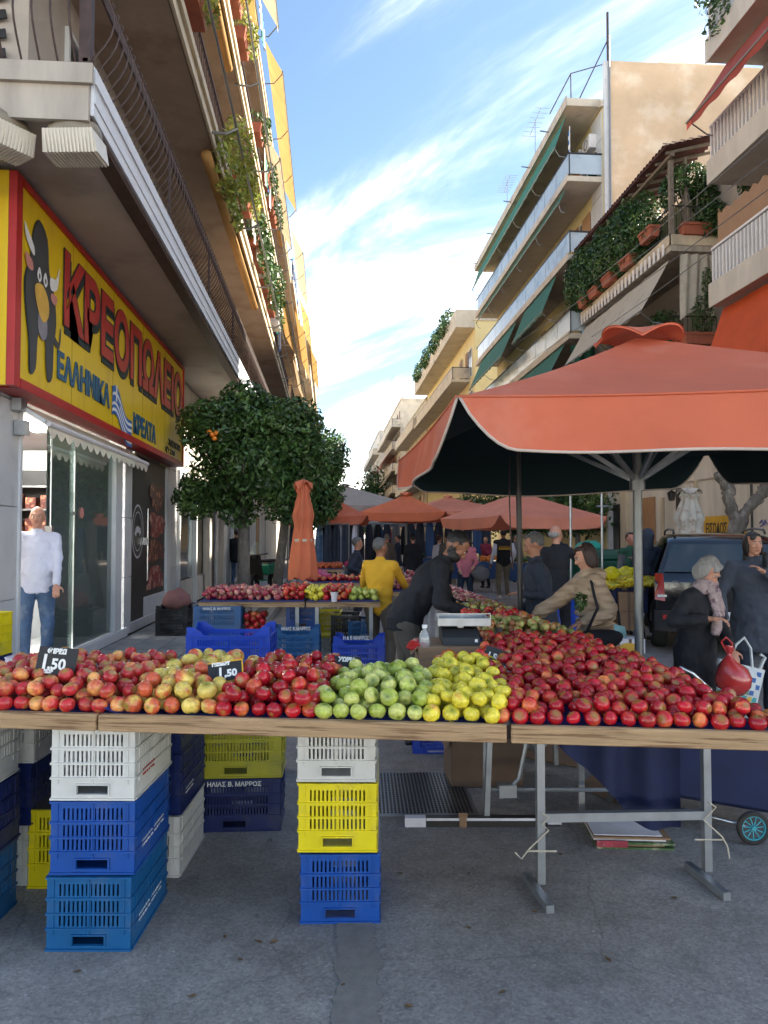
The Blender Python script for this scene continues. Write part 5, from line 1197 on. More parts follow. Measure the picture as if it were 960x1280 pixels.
def crate_mesh(W, Ln, H, peak=False, k=22):
    mb = MB(); h = H-.004
    crate_panel(mb, W, h, int(W/.0225), True, Matrix.Translation((0, -Ln/2+.014, 0)))
    crate_panel(mb, W, h, int(W/.0225), True, Matrix.Rotation(PI, 4, 'Z') @ Matrix.Translation((0, -Ln/2+.014, 0)))
    crate_panel(mb, Ln-.04, h, int(Ln/.03), False, Matrix.Rotation(PI/2, 4, 'Z') @ Matrix.Translation((0, -W/2+.0055, 0)))
    crate_panel(mb, Ln-.04, h, int(Ln/.03), False, Matrix.Rotation(-PI/2, 4, 'Z') @ Matrix.Translation((0, -W/2+.0055, 0)))
    mb.M = Matrix.Identity(4); mb.box(-W/2+.012, W/2-.012, -Ln/2+.02, Ln/2-.02, .004, .012)
    if peak:
        for sx in (-1, 1):
            for sy in (-1, 1):
                x = sx*(W/2-.004); y = sy*(Ln/2-.012)
                mb.add([(x, y, h), (x, y, h+.055), (x-sx*.05, y, h+.055), (x-sx*.12, y, h), (x, y-sy*.005, h), (x, y-sy*.005, h+.055), (x-sx*.05, y-sy*.005, h+.055), (x-sx*.12, y-sy*.005, h)], [(0, 1, 2, 3), (7, 6, 5, 4), (1, 5, 6, 2), (2, 6, 7, 3)])
                mb.add([(x, y, h), (x, y, h+.055), (x, y-sy*.05, h+.055), (x, y-sy*.12, h), (x-sx*.005, y, h), (x-sx*.005, y, h+.055), (x-sx*.005, y-sy*.05, h+.055), (x-sx*.005, y-sy*.12, h)], [(0, 1, 2, 3), (7, 6, 5, 4), (1, 5, 6, 2), (2, 6, 7, 3)])
    me = mb.mesh('crate', [MATS['crate_white']]); return me
CM = {'n': crate_mesh(.33, .50, .29), 'l': crate_mesh(.50, .33, .29), 'p': crate_mesh(.56, .38, .27, True), 's': crate_mesh(.48, .33, .20, True)}
CDIM = {'n': (.33, .50), 'l': (.50, .33), 'p': (.56, .38), 's': (.48, .33)}
mat('print_white', (.7, .72, .72), .6); mat('print_red', (.4, .03, .03), .6)
def crate(label, la, d, z, colr, kind='n', rz=0, group=None, text=None, tcol='print_white', hs=1.0, face='front', filled=None):
    Wd, Ln = CDIM[kind]
    c = L(la, d+Ln/2, z)
    o = link_mesh('crate', CM[kind], None, c, (0, 0, -YAW+rz), MATS[colr]); o.scale = (1, 1, hs); tag(o, label, 'crate', group)
    if text:
        H = .29 if kind in 'nl' else .27
        if face == 'front': M = frame((-Wd*.3, -Ln/2-.0022, H*(.86 if kind != 'n' else .22)), (1, 0, 0), (0, 0, 1))
        else: M = frame((Wd/2+.0035, -Ln*.3, H*.24), (0, 1, 0), (0, 0, 1))
        tw = text_mesh('print', text, .034, MATS[tcol], o, M, .001, .001)
    return o
W_, B1, NV, TL, YE = 'crate_white', 'crate_blue', 'crate_navy', 'crate_teal', 'crate_yellow'
# left front stack
crate('bottom teal-blue crate of the front left stack', -1.16, 2.95, 0, TL, text='ΗΛΙΑΣ Β. ΜΑΡΡΟΣ', face='side')
crate('blue crate in the middle of the front left stack', -1.155, 2.96, .291, B1, rz=.01, text='ΗΛΙΑΣ Β. ΜΑΡΡΟΣ', face='side')
crate('white crate on top of the front left stack under the plank', -1.15, 2.955, .582, W_, rz=-.01, text='ΜΑΡΡΟΣ', tcol='print_red', face='side')
# centre stack
cs_ = lat(425, 3.18)
crate('bottom blue crate of the central stack', cs_, 3.16, 0, B1, rz=.02); crate('bright yellow crate in the middle of the central stack', cs_-.008, 3.17, .291, YE); crate('pale grey-white crate at the top of the central stack', cs_-.012, 3.18, .582, W_, rz=-.01)
# far left stack cut by the frame
crate('bottom teal crate of the stack cut off by the left edge', -1.80, 2.85, 0, TL, text='ΜΑΡΡΟΣ', face='side'); crate('dark blue crate in the stack cut off by the left edge', -1.795, 2.86, .291, NV, text='ΜΑΡΡΟΣ', face='side'); crate('white crate on top of the stack cut off by the left edge', -1.80, 2.85, .582, W_, text='ΜΑΡΡΟΣ', tcol='print_red', face='side')
# behind them
crate('white crate at the bottom between the two left stacks', -1.83, 3.50, 0, W_); crate('navy crate above the white one between the two left stacks', -1.80, 3.46, .291, NV); crate('grey-white crate under the table between the two left stacks', -1.78, 3.44, .582, W_)
crate('yellow crate on the ground half hidden behind the front left stack', -1.48, 3.47, 0, YE, hs=1.25)
crate('white crate on the ground right behind the front left stack', -1.145, 3.58, 0, W_); crate('navy crate standing on the white crate behind the front left stack', -1.145, 3.59, .291, NV, text='ΜΑΡΡΟΣ', face='side'); crate('topmost navy crate behind the front left stack', -1.145, 3.59, .582, NV)
crate('wide navy printed crate standing on the ground in the middle back', -.835, 4.13, 0, NV, 'l', rz=.06, text='ΗΛΙΑΣ Β. ΜΑΡΡΟΣ'); crate('wide olive-yellow crate on the navy printed crate', -.83, 4.13, .291, 'crate_olive', 'l', rz=.06); crate('yellow crate just visible under the plank above the olive one', -.80, 4.16, .582, YE, 'l', rz=.04, hs=.5)
# behind the apples
crate('large bright royal-blue crate with raised corners behind the red apples', lat(287, 5), 4.95, .70, 'crate_royal', 'p', rz=.02); crate('blue crate hidden under the large royal-blue crate', lat(287, 5), 4.95, .35, NV, 'p', hs=1.25); crate('lowest crate under the large royal-blue crate', lat(287, 5), 4.95, 0, NV, 'p', hs=1.25)
crate('teal-blue printed crate with raised corners left of the black price board', lat(375, 8), 7.6, .36, TL, 's', rz=.03, text='ΗΛΙΑΣ Β. ΜΑΡΡΟΣ', hs=1.35); crate('white crate under the teal printed crate', lat(378, 8), 7.6, 0, W_, 's', hs=1.75)
crate('royal-blue printed crate with raised corners beside the leaning man', lat(451, 7.4), 6.9, .36, 'crate_royal', 's', rz=-.03, text='Η & Β ΜΑΡΡΟΣ', hs=1.35); crate('navy crate under the royal-blue printed crate', lat(451, 7.4), 6.9, 0, NV, 's', hs=1.75, text='Η & Β ΜΑΡΡΟΣ')
crate('white crate partly hidden behind the royal-blue printed crate', lat(420, 8.2), 7.8, .0, W_, 's', hs=1.7)
crate('upper blue printed crate under the second row table', lat(279, 8.2), 7.9, .59, TL, 'l', rz=.03, text='ΗΛΙΑΣ Β. ΜΑΡΡΟΣ', hs=1.05); crate('middle blue crate under the second row table', lat(280, 8.2), 7.9, .29, TL, 'l', hs=1.05); crate('lowest blue crate under the second row table', lat(280, 8.2), 7.9, 0, NV, 'l')
crate('blue crate under the middle of the second row table', lat(380, 8.6), 8.3, .6, B1, 'n', hs=1.05); crate('blue crate beneath it under the middle of the second row table', lat(380, 8.6), 8.3, .3, B1, 'n', hs=1.0); 
crate('yellow crate under the second row table', lat(409, 8.9), 8.7, .45, YE, 'n'); crate('black crate under the right part of the second row table', lat(433, 8.8), 8.6, .40, 'crate_black', 'n', hs=1.1); crate('teal crate just left of the man in yellow', lat(455, 8.8), 8.4, .42, TL, 'n', hs=.9)
crate('dark crate under the black one', lat(433, 8.8), 8.6, .1, 'crate_black', 'n'); crate('white crate under the yellow one of the second row', lat(409, 8.9), 8.7, .15, W_, 'n'); crate('teal crate near the feet of the man in yellow', lat(455, 8.8), 8.4, .13, TL, 'n')
crate('small blue crate on the ground under the right table', lat(544, 5.6), 5.6, 0, 'crate_royal', 'n', hs=.5)
crate('black crate stacked at the shop wall beside the pavement', lat(222, 11.5), 11.2, .14, 'crate_black', 's', hs=1.0); crate('upper black crate at the shop wall under the pink bag', lat(222, 11.5), 11.2, .34, 'crate_black', 's')
crate('yellow crate at the left picture edge beside the shop door', lat(-34, 5.6), 5.4, .74, YE, 'l', hs=1.1); crate('navy crate under the yellow one at the left picture edge', lat(-34, 5.6), 5.4, .42, NV, 'l', hs=1.1); crate('white crate under the navy one at the left picture edge', lat(-34, 5.6), 5.4, .13, W_, 'l')
crate('red crate on the third row under the stall', lat(433, 12.6), 12.5, .62, 'apple_red' if False else 'print_red', 's')
c = K(222, 11.4, .54); bg = thing('cloth_bag', 'crumpled dusty pink bag lying on the black crates by the shop wall', 'bag', c)
mat('pink_cloth', (.26, .12, .11), .9, .2, 5)
b = MB(); b.ell((0, 0, .12), (.22, .18, .16), 18, 12); b.v = [(x*(1+.18*noise.noise(Vector((x*9, y*9, z*9)))), y, z*(1+.3*noise.noise(Vector((x*7, y*7, 3))))) for x, y, z in b.v]; b.build('bag_body', MATS['pink_cloth'], bg, smooth='all')
# ================================================================== second / third row tables
def row_table(label, pa, pb, d, dep, z=.92):
    p, q = L(lat(pa, d), d, 0), L(lat(pb, d), d, 0); t = thing('stall_table', label, 'table', (p.x, p.y, 0), -YAW); w_ = (q-p).length
    b = MB(); b.box(0, w_, 0, .03, z-.05, z+.0); b.build('front_plank', MATS['plank'], t); b = MB(); b.box(0, w_, .033, dep, z-.03, z+.005); b.build('table_top', MATS['board'], t)
    b = MB(); b.box(.01, w_-.01, .035, dep, z+.008, z+.022); b.build('blue_sheet', MATS['blue_sheet'], t)
    for x in (.1, w_-.1): b = MB(); b.bar((x, .2, 0), (x, .2, z-.055), .04); b.build('leg', MATS['galv'], t)
row_table('second row stall table with red apples on its left half', 249, 381, 8.0, .8); row_table('second row stall table with yellow and green apples', 383, 475, 8.0, .8)
row_table('third row stall table with pale apples and a pink bag', 392, 545, 11.4, .7); row_table('fourth row stall table loaded with oranges', 382, 428, 15.5, .8, .95)
row_table('stall table behind the man in yellow with pinkish apples', 478, 532, 9.5, 1.5)
# price boards
def board(label, px, py, d, w_, h_, lines, rz=0, tilt=.25, roll=0, edge=None):
    p = D(px, py, d); t = thing('price_board', label, 'price sign', p, -YAW+rz); t.rotation_euler = (-tilt, roll, -YAW+rz)
    b = MB(); b.box(-w_/2, w_/2, 0, .004, -h_/2, h_/2); b.build('card', MATS['black_card'], t)
    if edge:
        b = MB(); b.box(-w_/2, w_/2, -.0015, -.0005, h_/2-.006, h_/2); b.box(w_/2-.006, w_/2, -.0015, -.0005, -h_/2, h_/2-.0065); b.build('chalk_edge', MATS[edge], t)
    for (s_, x, z, sz) in lines: text_mesh('chalk_writing', s_, sz, MATS['chalk'], t, frame((x, -.002, z), (1, 0, 0), (0, 0, 1)), .0006, .002)
    return t
board('black price board reading 1,50 standing in the rosy apples at left', 71, 826, 3.15, .165, .112, [('ΦΙΡΙΚΙ', -.045, .030, .027), ('1', -.07, -.035, .085), (',50', -.035, -.035, .062), ('ΚΟΡ', -.045, -.052, .018)], .02, .25, .08)
board('black price board with pale edge reading 1,50 between blushed and red apples', 282, 838, 3.08, .145, .085, [('ΓΚΟΛΝΤ', -.055, .024, .018), ('1', -.035, -.025, .055), (',50', -.005, -.028, .042)], .1, .6, -.12, 'sign_amber')
board('black price board reading 1,5 tucked behind the green apples', 428, 836, 3.5, .17, .12, [('ΧΩΡΙΑ', -.02, .035, .026), ('1', -.05, -.04, .085), (',50', -.015, -.04, .065)], .05, .3, .06)
board('small black price card lying between green and yellow apples', 515, 850, 3.4, .10, .05, [('1,50', -.035, -.015, .035)], .1, .8)
board('long black price blade leaning across the dark red apples, nearest of three', 630, 836, 3.55, .21, .05, [('ΣΤΑΡΚΙΝ 1,50', -.09, -.012, .032)], -.5, .5, .32)
board('black price board standing left of the dark red apples, middle of three', 618, 820, 3.7, .12, .08, [('1,50', -.04, -.02, .045)], -.7, .4, .2)
board('small black price blade among dull green apples, farthest of three', 622, 796, 4.5, .06, .12, [('1', -.01, -.03, .05)], -1.0, .4, -.2)
board('dark price board leaning over the second row red apples', 284, 738, 8.5, .2, .13, [], .4, .7, -.6)
board('small dark card among the mixed apples of the second row', 347, 742, 8.5, .08, .1, [], .2, .3)
# cups and bottle, bags
def cup(label, p, m='paper'):
    t = thing('paper_cup', label, 'cup', p); b = MB(); b.lathe([(.001, .0), (.032, 0), (.042, .1), (.038, .1), (.03, .01), (.001, .01)], 14); b.build('cup_body', MATS[m], t, smooth=True)
    b = MB(); b.lathe([(.0425, .098), (.045, .101), (.0425, .104)], 14); b.build('cup_rim', MATS[m], t)
cup('white paper cup half hidden behind the rosy apples at far left', D(18, 848, 3.55)); cup('white paper cup between the second row apples', D(418, 752, 8.02))
# scale on cardboard box
c = L(lat(563, 4.15), 4.0); sb = thing('cardboard_box', 'brown cardboard box carrying the weighing scale behind the yellow apples', 'box', (c.x, c.y, .9), -YAW)
b = MB(); b.box(-.19, .18, 0, .4, .0, .13); b.build('box_body', MATS['cardboard'], sb, bevel=.003)
b = MB(); b.add([(-.19, 0, .132), (-.23, -.01, .09), (-.23, .39, .09), (-.19, .4, .132)], [(0, 1, 2, 3)]); b.box(-.02, .02, -.0025, -.0005, 0, .13); b.build('flap', MATS['cardboard'], sb)
c = L(lat(576, 4.15), 4.1); ws = thing('weighing_scale', 'black shop scale with grey tray on the cardboard box', 'scale', (c.x, c.y, 1.032), -YAW); ws.scale = (.78, .8, .8)
b = MB(); b.add([(-.14, -.05, 0), (.12, -.05, 0), (.12, .3, 0), (-.14, .3, 0), (-.14, -.03, .05), (.12, -.03, .05), (.12, .04, .10), (-.14, .04, .10), (.12, .3, .10), (-.14, .3, .10)], [(0, 3, 2, 1), (0, 1, 5, 4), (4, 5, 6, 7), (7, 6, 8, 9), (1, 2, 8, 6, 5), (3, 0, 4, 7, 9), (2, 3, 9, 8)]); b.build('scale_body', MATS['black_card'], ws)
b = MB(); b.box(.085, .105, -.043, -.039, .02, .04); b.build('label_square', MATS['chalk'], ws)
b = MB(); b.box(-.17, .2, .0, .33, .125, .135)
for (a, c_) in (((-.17, 0), (.2, 0)), ((.2, 0), (.2, .33)), ((-.17, 0), (-.17, .33)), ((-.17, .33), (.2, .33))): b.bar((*a, .155), (*c_, .155), .006, .045)
b.bar((-.17, 0, .21), (.2, 0, .21), .005); b.bar((-.17, 0, .16), (-.17, 0, .21), .005); b.bar((.2, 0, .16), (.2, 0, .21), .005); b.bar((.0, 0, .16), (0, 0, .21), .005); b.box(-.02, .02, .1, .2, .101, .124)
b.build('weighing_tray', MATS['galv'], ws)
bot = thing('water_bottle', 'clear plastic bottle standing on the cardboard box beside the scale', 'bottle', D(531, 815, 4.05)); glass('bottle_plastic', (.85, .9, .92), .25, .1)
b = MB(); b.lathe([(.001, 0), (.032, 0), (.033, .03), (.030, .04), (.033, .05), (.033, .085), (.025, .105), (.013, .12), (.013, .13)], 14); b.build('bottle_body', MATS['bottle_plastic'], bot, smooth='all'); b = MB(); b.lathe([(.001, .148), (.015, .148), (.015, .131), (.001, .131)], 12); b.build('cap', MATS['chalk'], bot)
mat('red_plastic', (.55, .02, .02), .4, .15, 12, trans=.2); mat('orange_film', (.75, .16, .03), .35, .25, 9, trans=.3, c2=(.75, .38, .03), c2scale=8); mat('magenta_film', (.45, .02, .10), .4, .3, 12)
def blob_bag(name, label, cat, c, r, m, seed, amp=.3, fr_=9):
    t = thing(name, label, cat, c); b = MB(); b.ell((0, 0, r[2]*.8), r, 22, 14)
    b.v = [tuple(Vector(v)*(1+amp*noise.noise(Vector(v)*fr_+Vector((seed, 0, 0))))) for v in b.v]; b.build('bag_body', MATS[m], t, smooth='all')
    b = MB(); 
    for k in range(3): b.grid(lambda u, v, k=k: (r[0]*(.9*u-.45), r[1]*.3*math.sin(u*9+k), r[2]*(1.5+.35*v*math.sin(u*3.1)+.1*k)), 6, 2)
    b.build('bag_lip', MATS[m], t, smooth='all'); return t
blob_bag('paper_bag', 'orange crumpled fruit wrapping left behind the yellow apples', 'bag', D(560, 832, 3.78), (.075, .06, .04), 'orange_film', 1, .5, 14); blob_bag('paper_bag', 'amber and orange crumpled fruit wrapping right behind the yellow apples', 'bag', D(588, 836, 3.74), (.07, .06, .04), 'orange_film', 5, .5, 14)
blob_bag('plastic_packet', 'red plastic packet on the cardboard box left of the scale', 'bag', D(520, 812, 4.1), (.07, .08, .025), 'red_plastic', 2, .4, 12)
blob_bag('plastic_bag', 'magenta net bag at the left end of the third row stall', 'bag', D(396, 727, 11.7), (.22, .15, .1), 'magenta_film', 3, .3, 12)
blob_bag('plastic_bag', 'white carrier bag on the stall behind the man in yellow', 'bag', D(487, 725, 10.2), (.14, .12, .1), 'paper', 4, .3, 8)
# red apples net under second row table

# ================================================================== ground objects
lb = thing('folded_pole', 'long black and white striped bar with brown tape lying under the tables', 'pole', G(600, 1034), -YAW)
b = MB(); b.box(-.30, .38, 0, .05, 0, .05); b.build('bar', MATS['black_metal'], lb); b = MB(); b.box(-.30, .53, -.003, -.0005, .036, .05); b.box(-.42, -.303, 0, .05, 0, .05); b.box(.383, .46, .01, .045, .01, .04); b.build('white_stripe', MATS['paper'], lb)
b = MB(); b.box(-.115, -.075, -.007, .057, -.002, .056); b.box(-.12, -.07, -.007, .0, .0565, .08); b.build('tape', MATS['cardboard'], lb)
cbp = thing('cardboard_stack', 'flattened fruit cartons stacked on the ground behind the trestle leg', 'cardboard', G(792, 1062), -YAW-.06)
mat('carton_green', (.06, .12, .04), .7, .3, 20, c2=(.3, .3, .2), c2scale=14); mat('carton_red', (.3, .03, .05), .6, .4, 20, c2=(.6, .55, .5), c2scale=12)
for k, (x0, x1, m, dy) in enumerate(((-.19, .21, 'carton_green', 0), (-.19, .16, 'cardboard', .01), (-.18, .21, 'carton_green', -.005), (-.2, .17, 'paper', .015), (-.2, .19, 'cardboard', .0))):
    b = MB(); b.box(x0, x1, dy, .35+dy, k*.013, k*.013+.010); b.build('carton', MATS[m], cbp, label='white printed carton sheet' if m == 'paper' else None)
b = MB(); b.box(-.2, .15, .01, .34, .066, .070); b.build('carton', MATS['paper'], cbp, label='white carton sheet on top'); b = MB(); b.box(-.19, -.03, -.008, -.002, .012, .045); b.build('carton_print', MATS['carton_red'], cbp)
b = MB()
for k in range(6): b.box(-.1+k*.04, -.085+k*.04, .2, .22, .0705, .0712)
b.build('carton_print', MATS['black_card'], cbp)
def card(label, pts, m='cardboard', z=.006, name='cardboard_sheet'):
    P_ = [G(*p) for p in pts]; t = thing(name, label, 'cardboard', P_[0]); b = MB(); b.prism([(p.x, p.y) for p in P_], z, z+.008); b.build('sheet', MATS[m], t, world_=True); return t
card('torn brown cardboard sheet on the ground under the long table', [(720, 985), (765, 955), (775, 968), (805, 965), (860, 975), (868, 985), (845, 1001), (810, 996), (770, 1004)], 'cardboard')
card('pale cardboard scrap on the asphalt beyond the folding trestle', [(640, 945), (690, 925), (760, 930), (770, 945), (720, 960)], 'cardboard')
bx = thing('cardboard_box', 'dark brown cardboard box on the ground under the tables', 'box', L(lat(603, 5), 4.85, 0), -YAW+.06)
b = MB(); b.box(-.23, .24, 0, .35, 0, .31); b.build('box_body', MATS['cardboard_dark'], bx, bevel=.004); b = MB(); b.add([(-.23, 0, .312), (-.28, -.08, .27), (-.28, .3, .29), (-.23, .35, .312)], [(0, 1, 2, 3)]); b.box(-.1, .1, .05, .25, .312, .36); b.build('flap', MATS['cardboard_dark'], bx)
# drain cover with rows of raised lozenges
dc = thing('drain_cover', 'dark ribbed iron drain cover set in the asphalt behind the central stack', 'drain cover', L(.21, 4.75, .002), -YAW+.03)
b = MB(); b.box(-.30, .32, -.40, .40, 0, .006); b.build('plate', MATS['grey_metal'], dc); b = MB()
for i in range(26):
    for j in range(22): x = -.27+i*.0224; y = -.36+j*.0335+.006*math.sin(i*.5); b.box(x, x+.012, y, y+.024, .006, .012)
b.build('tread', MATS['black_metal'], dc, kind='stuff')
# navy trolley with spoked wheel
tw = L(lat(933, 4.0), 4.0, 0); tt = thing('shopping_trolley', 'navy wheeled shopping trolley with bent metal handle behind the right table', 'trolley', L(1.85, 4.1, 0), -YAW)
b = MB(); b.add([(-.36, -.02, .22), (.34, -.02, .1), (.34, .28, .1), (-.36, .28, .2), (-.48, -.05, .56), (.40, -.05, .56), (.40, .3, .56), (-.48, .3, .56)], [(0, 3, 2, 1), (4, 5, 6, 7), (0, 1, 5, 4), (1, 2, 6, 5), (2, 3, 7, 6), (3, 0, 4, 7)]); b.build('bag', MATS['navy_cloth'], tt, bevel=.02)
def wheel(parent, c, r, w_, spokes=11):
    b = MB(); b.lathe([(r*.74, -w_/2), (r*.92, -w_/2), (r, -w_*.2), (r, w_*.2), (r*.92, w_/2), (r*.74, w_/2), (r*.74, -w_/2)], 26); b.v = [(c[0]+x, c[1]+z, c[2]+y) for x, y, z in b.v]; b.build('tyre', MATS['black_metal'], parent, smooth=True)
    mat('rim_teal', (.05, .30, .36), .35); b = MB(); b.lathe([(r*.66, -w_*.3), (r*.735, -w_*.3), (r*.735, w_*.3), (r*.66, w_*.3), (r*.66, -w_*.3)], 26); b.lathe([(.001, -w_*.5), (r*.14, -w_*.5), (r*.14, w_*.5), (.001, w_*.5)], 12); b.v = [(c[0]+x, c[1]+z, c[2]+y) for x, y, z in b.v]
    for k in range(spokes): a = 2*PI*k/spokes; b.bar((c[0]+r*.12*math.cos(a), c[1], c[2]+r*.12*math.sin(a)), (c[0]+r*.68*math.cos(a+.15), c[1], c[2]+r*.68*math.sin(a+.15)), .005)
    b.build('rim', MATS['rim_teal'], parent)
wheel(tt, (.10, -.14, .088), .088, .025); wheel(tt, (-.26, .22, .088), .088, .025)
b = MB(); h0 = D(862, 870, 4.05); 
loc = lambda px, py, d=4.05: (lambda p: (RH.dot(p-tt.location), FH.dot(p-tt.location), p.z))(D(px, py, d))
b.tube([loc(893, 872), loc(888, 862), loc(866, 842), loc(850, 834), loc(849, 838), loc(856, 852), loc(868, 868), loc(880, 890), loc(884, 915)], .010, 8); b.tube([loc(893, 872), loc(900, 890), loc(905, 925)], .010, 8); b.tube([(-.26, .22, .088), (.1, -.14, .088)], .008, 6); b.build('handle', MATS['steel'], tt, smooth='all')
# navy table skirt
sk = thing('table_skirt', 'navy cloth hanging down behind the right front table', 'cloth', TF(.95, 1.1, .88), TROT)
b = MB(); b.grid(lambda u, v: (-.30+.72*u, .03*math.sin(u*22), -(.02+v*(.12+.55*min(1, u*1.5)+.03*math.sin(u*9)))), 44, 6); b.build('cloth', MATS['navy_cloth'], sk, smooth='all')
# fallen leaves and litter
mat('dry_leaf', (.16, .09, .04), .8, .3, 20)
lf = MB(); lf.add([(-.02, 0, .004), (-.008, .011, .008), (.012, .009, .010), (.024, 0, .006), (.012, -.009, .004), (-.008, -.011, .006), (0, 0, .0015)], [(0, 6, 1), (1, 6, 2), (2, 6, 3), (3, 6, 4), (4, 6, 5), (5, 6, 0)]); lfm = lf.mesh('fallen_leaf', [MATS['dry_leaf']])
for k, p in enumerate([(97, 1215), (281, 1171), (323, 1178), (342, 1178), (429, 1231), (628, 1241), (668, 1140), (510, 1258), (843, 1123), (206, 1108), (173, 1167), (700, 1068), (500, 1092), (586, 1092), (300, 1200), (240, 1246), (760, 1200), (585, 1160)]):
    o = link_mesh('fallen_leaf', lfm, None, G(*p, .003), (0, 0, rnd.uniform(0, 6))); s_ = rnd.uniform(.5, .95); o.scale = (s_,)*3; tag(o, 'small dry brown leaf lying on the asphalt in front of the stall', 'leaf', 'dry leaves on the asphalt')
# ================================================================== parasols
mat('canvas_orange', (.57, .132, .064), .8, .1, 1.6, bump=.12, bscale=90, trans=.12, c2=(.60, .18, .105), c2scale=1.1); mat('canvas_terra', (.64, .17, .08), .85, .12, 1.6, trans=.15)
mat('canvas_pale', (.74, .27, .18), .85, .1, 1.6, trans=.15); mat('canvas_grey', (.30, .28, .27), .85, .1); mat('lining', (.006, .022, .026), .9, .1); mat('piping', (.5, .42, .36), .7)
mat('pole_grey', (.16, .17, .17), .4, .12, 10, metal=.4)
def parasol(label, C4, peak, vh, m='canvas_orange', pole_base=None, pole_r=.03, hub_z=None, flare=.05, sag=.06, lining=True, detail=True, cap=True, group=None):
    base = pole_base if pole_base is not None else Vector((peak.x, peak.y, 0)); t = thing('parasol', label, 'parasol', base, 0, group)
    cen = (C4[0]+C4[1]+C4[2]+C4[3])/4; N = 16 if detail else 8
    def panel_(i, off, sc=1.0):
        a, c_ = C4[i], C4[(i+1) % 4]
        def fn(u, v):
            e = a.lerp(c_, u); p = e.lerp(peak, v*.985); p = p - Vector((0, 0, sag*math.sin(PI*v)**1.0*(1-.5*abs(2*u-1)) + .035*4*u*(1-u)*(1-v)))
            return p+Vector((0, 0, off))
        return fn
    for i in range(4):
        b = MB(); b.grid(panel_(i, 0), N, N); b.build('canopy_panel', MATS[m], t, smooth='all', world_=True)
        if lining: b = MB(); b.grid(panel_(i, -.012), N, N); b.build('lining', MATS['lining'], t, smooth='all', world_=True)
        a, c_ = C4[i], C4[(i+1) % 4]; out = ((a+c_)/2-cen); out.z = 0; out.normalize(); Le = (c_-a).length
        def vd(u, v, o=0.0):
            e = a.lerp(c_, u); prof = min(1, max(.0, math.sin(min(1, u/.10)*PI/2)), max(0, math.sin(min(1, (1-u)/.10)*PI/2)))**.8
            e = e - Vector((0, 0, .035*4*u*(1-u))) + (c_-a).normalized()*(.02*(.5-u))
            dp = vh*prof*(.92+.08*math.sin(u*PI)+.03*math.sin(u*11+i))
            return e - Vector((0, 0, dp*v)) + out*(flare*v*prof+.02*math.sin(u*19+i)*v+.008+o)
        b = MB(); b.grid(lambda u, v: vd(u, v), N*3, 5); b.build('valance', MATS[m], t, smooth='all', world_=True)
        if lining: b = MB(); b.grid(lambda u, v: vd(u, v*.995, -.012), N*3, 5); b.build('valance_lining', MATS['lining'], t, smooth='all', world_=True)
        if detail:
            b = MB(); b.tube([vd(k/60, 1.0, -.006) for k in range(61)], .009, 6); b.build('piping', MATS['piping'], t, smooth='all', world_=True)
            b = MB(); b.tube([a.lerp(c_, k/12)+Vector((0, 0, .003-.035*4*(k/12)*(1-k/12)))+out*.01 for k in range(13)], .008, 5); b.build('seam', MATS[m], t, smooth='all', world_=True)
    if cap:
        b = MB(); rr = .27 if detail else .16; n = 64
        b.grid(lambda u, v: (peak.x+rr*v*math.cos(2*PI*u)*(1+.2*abs(math.sin(4*PI*u))), peak.y+rr*v*math.sin(2*PI*u)*(1+.2*abs(math.sin(4*PI*u))), peak.z+.07-.12*v**1.5+.085*v*v*abs(math.sin(4*PI*u+.6))), n, 6)
        b.grid(lambda u, v: (peak.x+(rr*.97)*math.cos(2*PI*u)*(1+.2*abs(math.sin(4*PI*u))), peak.y+(rr*.97)*math.sin(2*PI*u)*(1+.2*abs(math.sin(4*PI*u))), peak.z-.05+.085*abs(math.sin(4*PI*u+.6))-.015*v), n, 1)
        b.build('vent_cap', MATS[m], t, smooth='all', world_=True)
    b = MB(); b.tube([base, (base.x, base.y, (hub_z or 2)+.1), (peak.x, peak.y, peak.z-.05)], [pole_r, pole_r, pole_r*.8], 12); b.build('pole', MATS['pole_grey'], t, smooth=True, world_=True)
    if detail:
        hub = Vector((base.x, base.y, hub_z)); b = MB(); b.tube([hub-Vector((0, 0, .06)), hub+Vector((0, 0, .06))], pole_r*1.7, 12); b.build('hub', MATS['pole_grey'], t, world_=True)
        for i in range(4):
            a = C4[i]; mid = (C4[i]+C4[(i+1) % 4])/2
            for tgt, f in ((a, .52), (mid, .55)):
                e = tgt.lerp(peak, 1-f)-Vector((0, 0, .09)); b = MB(); b.bar(hub, e, .022, .030); b.build('strut', MATS['galv'], t, world_=True)
                b = MB(); b.bar(peak-Vector((0, 0, .09)), tgt.lerp(peak, .5)-Vector((0, 0, .16)), .022, .03); b.build('rib', MATS['galv'], t, world_=True)
    return t
NL, NR, FR, FL = L(.41, 4.08, 2.40), L(3.3, 3.55, 2.42), L(2.95, 6.75, 2.38), L(.15, 7.15, 2.36)
PK = D(797, 422, 5.33)
parasol('big orange square parasol on a grey pole over the right stall', [NL, NR, FR, FL], PK, .31, pole_base=K(797, 5.33), pole_r=.032, hub_z=2.02, flare=.06)
sp = thing('support_pole', 'thin dark pole with rope standing among the apples under the big parasol', 'pole', K(651, 6.3))
b = MB(); b.tube([K(651, 6.3), K(648, 6.3, 2.42)], .024, 8); b.build('pole', MATS['black_metal'], sp, world_=True); b = MB(); b.tube([K(637, 6.25, 2.3), K(637, 6.25, 1.9), K(639, 6.25, 1.5), K(641, 6.25, 1.35)], .006, 4); b.build('rope', MATS['rust_metal'], sp, world_=True)
def sq(px, d, half, rot, rim): 
    c = K(px, d); return [Vector((c.x+half*1.414*math.cos(rot+PI*(1.25+.5*i)), c.y+half*1.414*math.sin(rot+PI*(1.25+.5*i)), rim)) for i in range(4)]
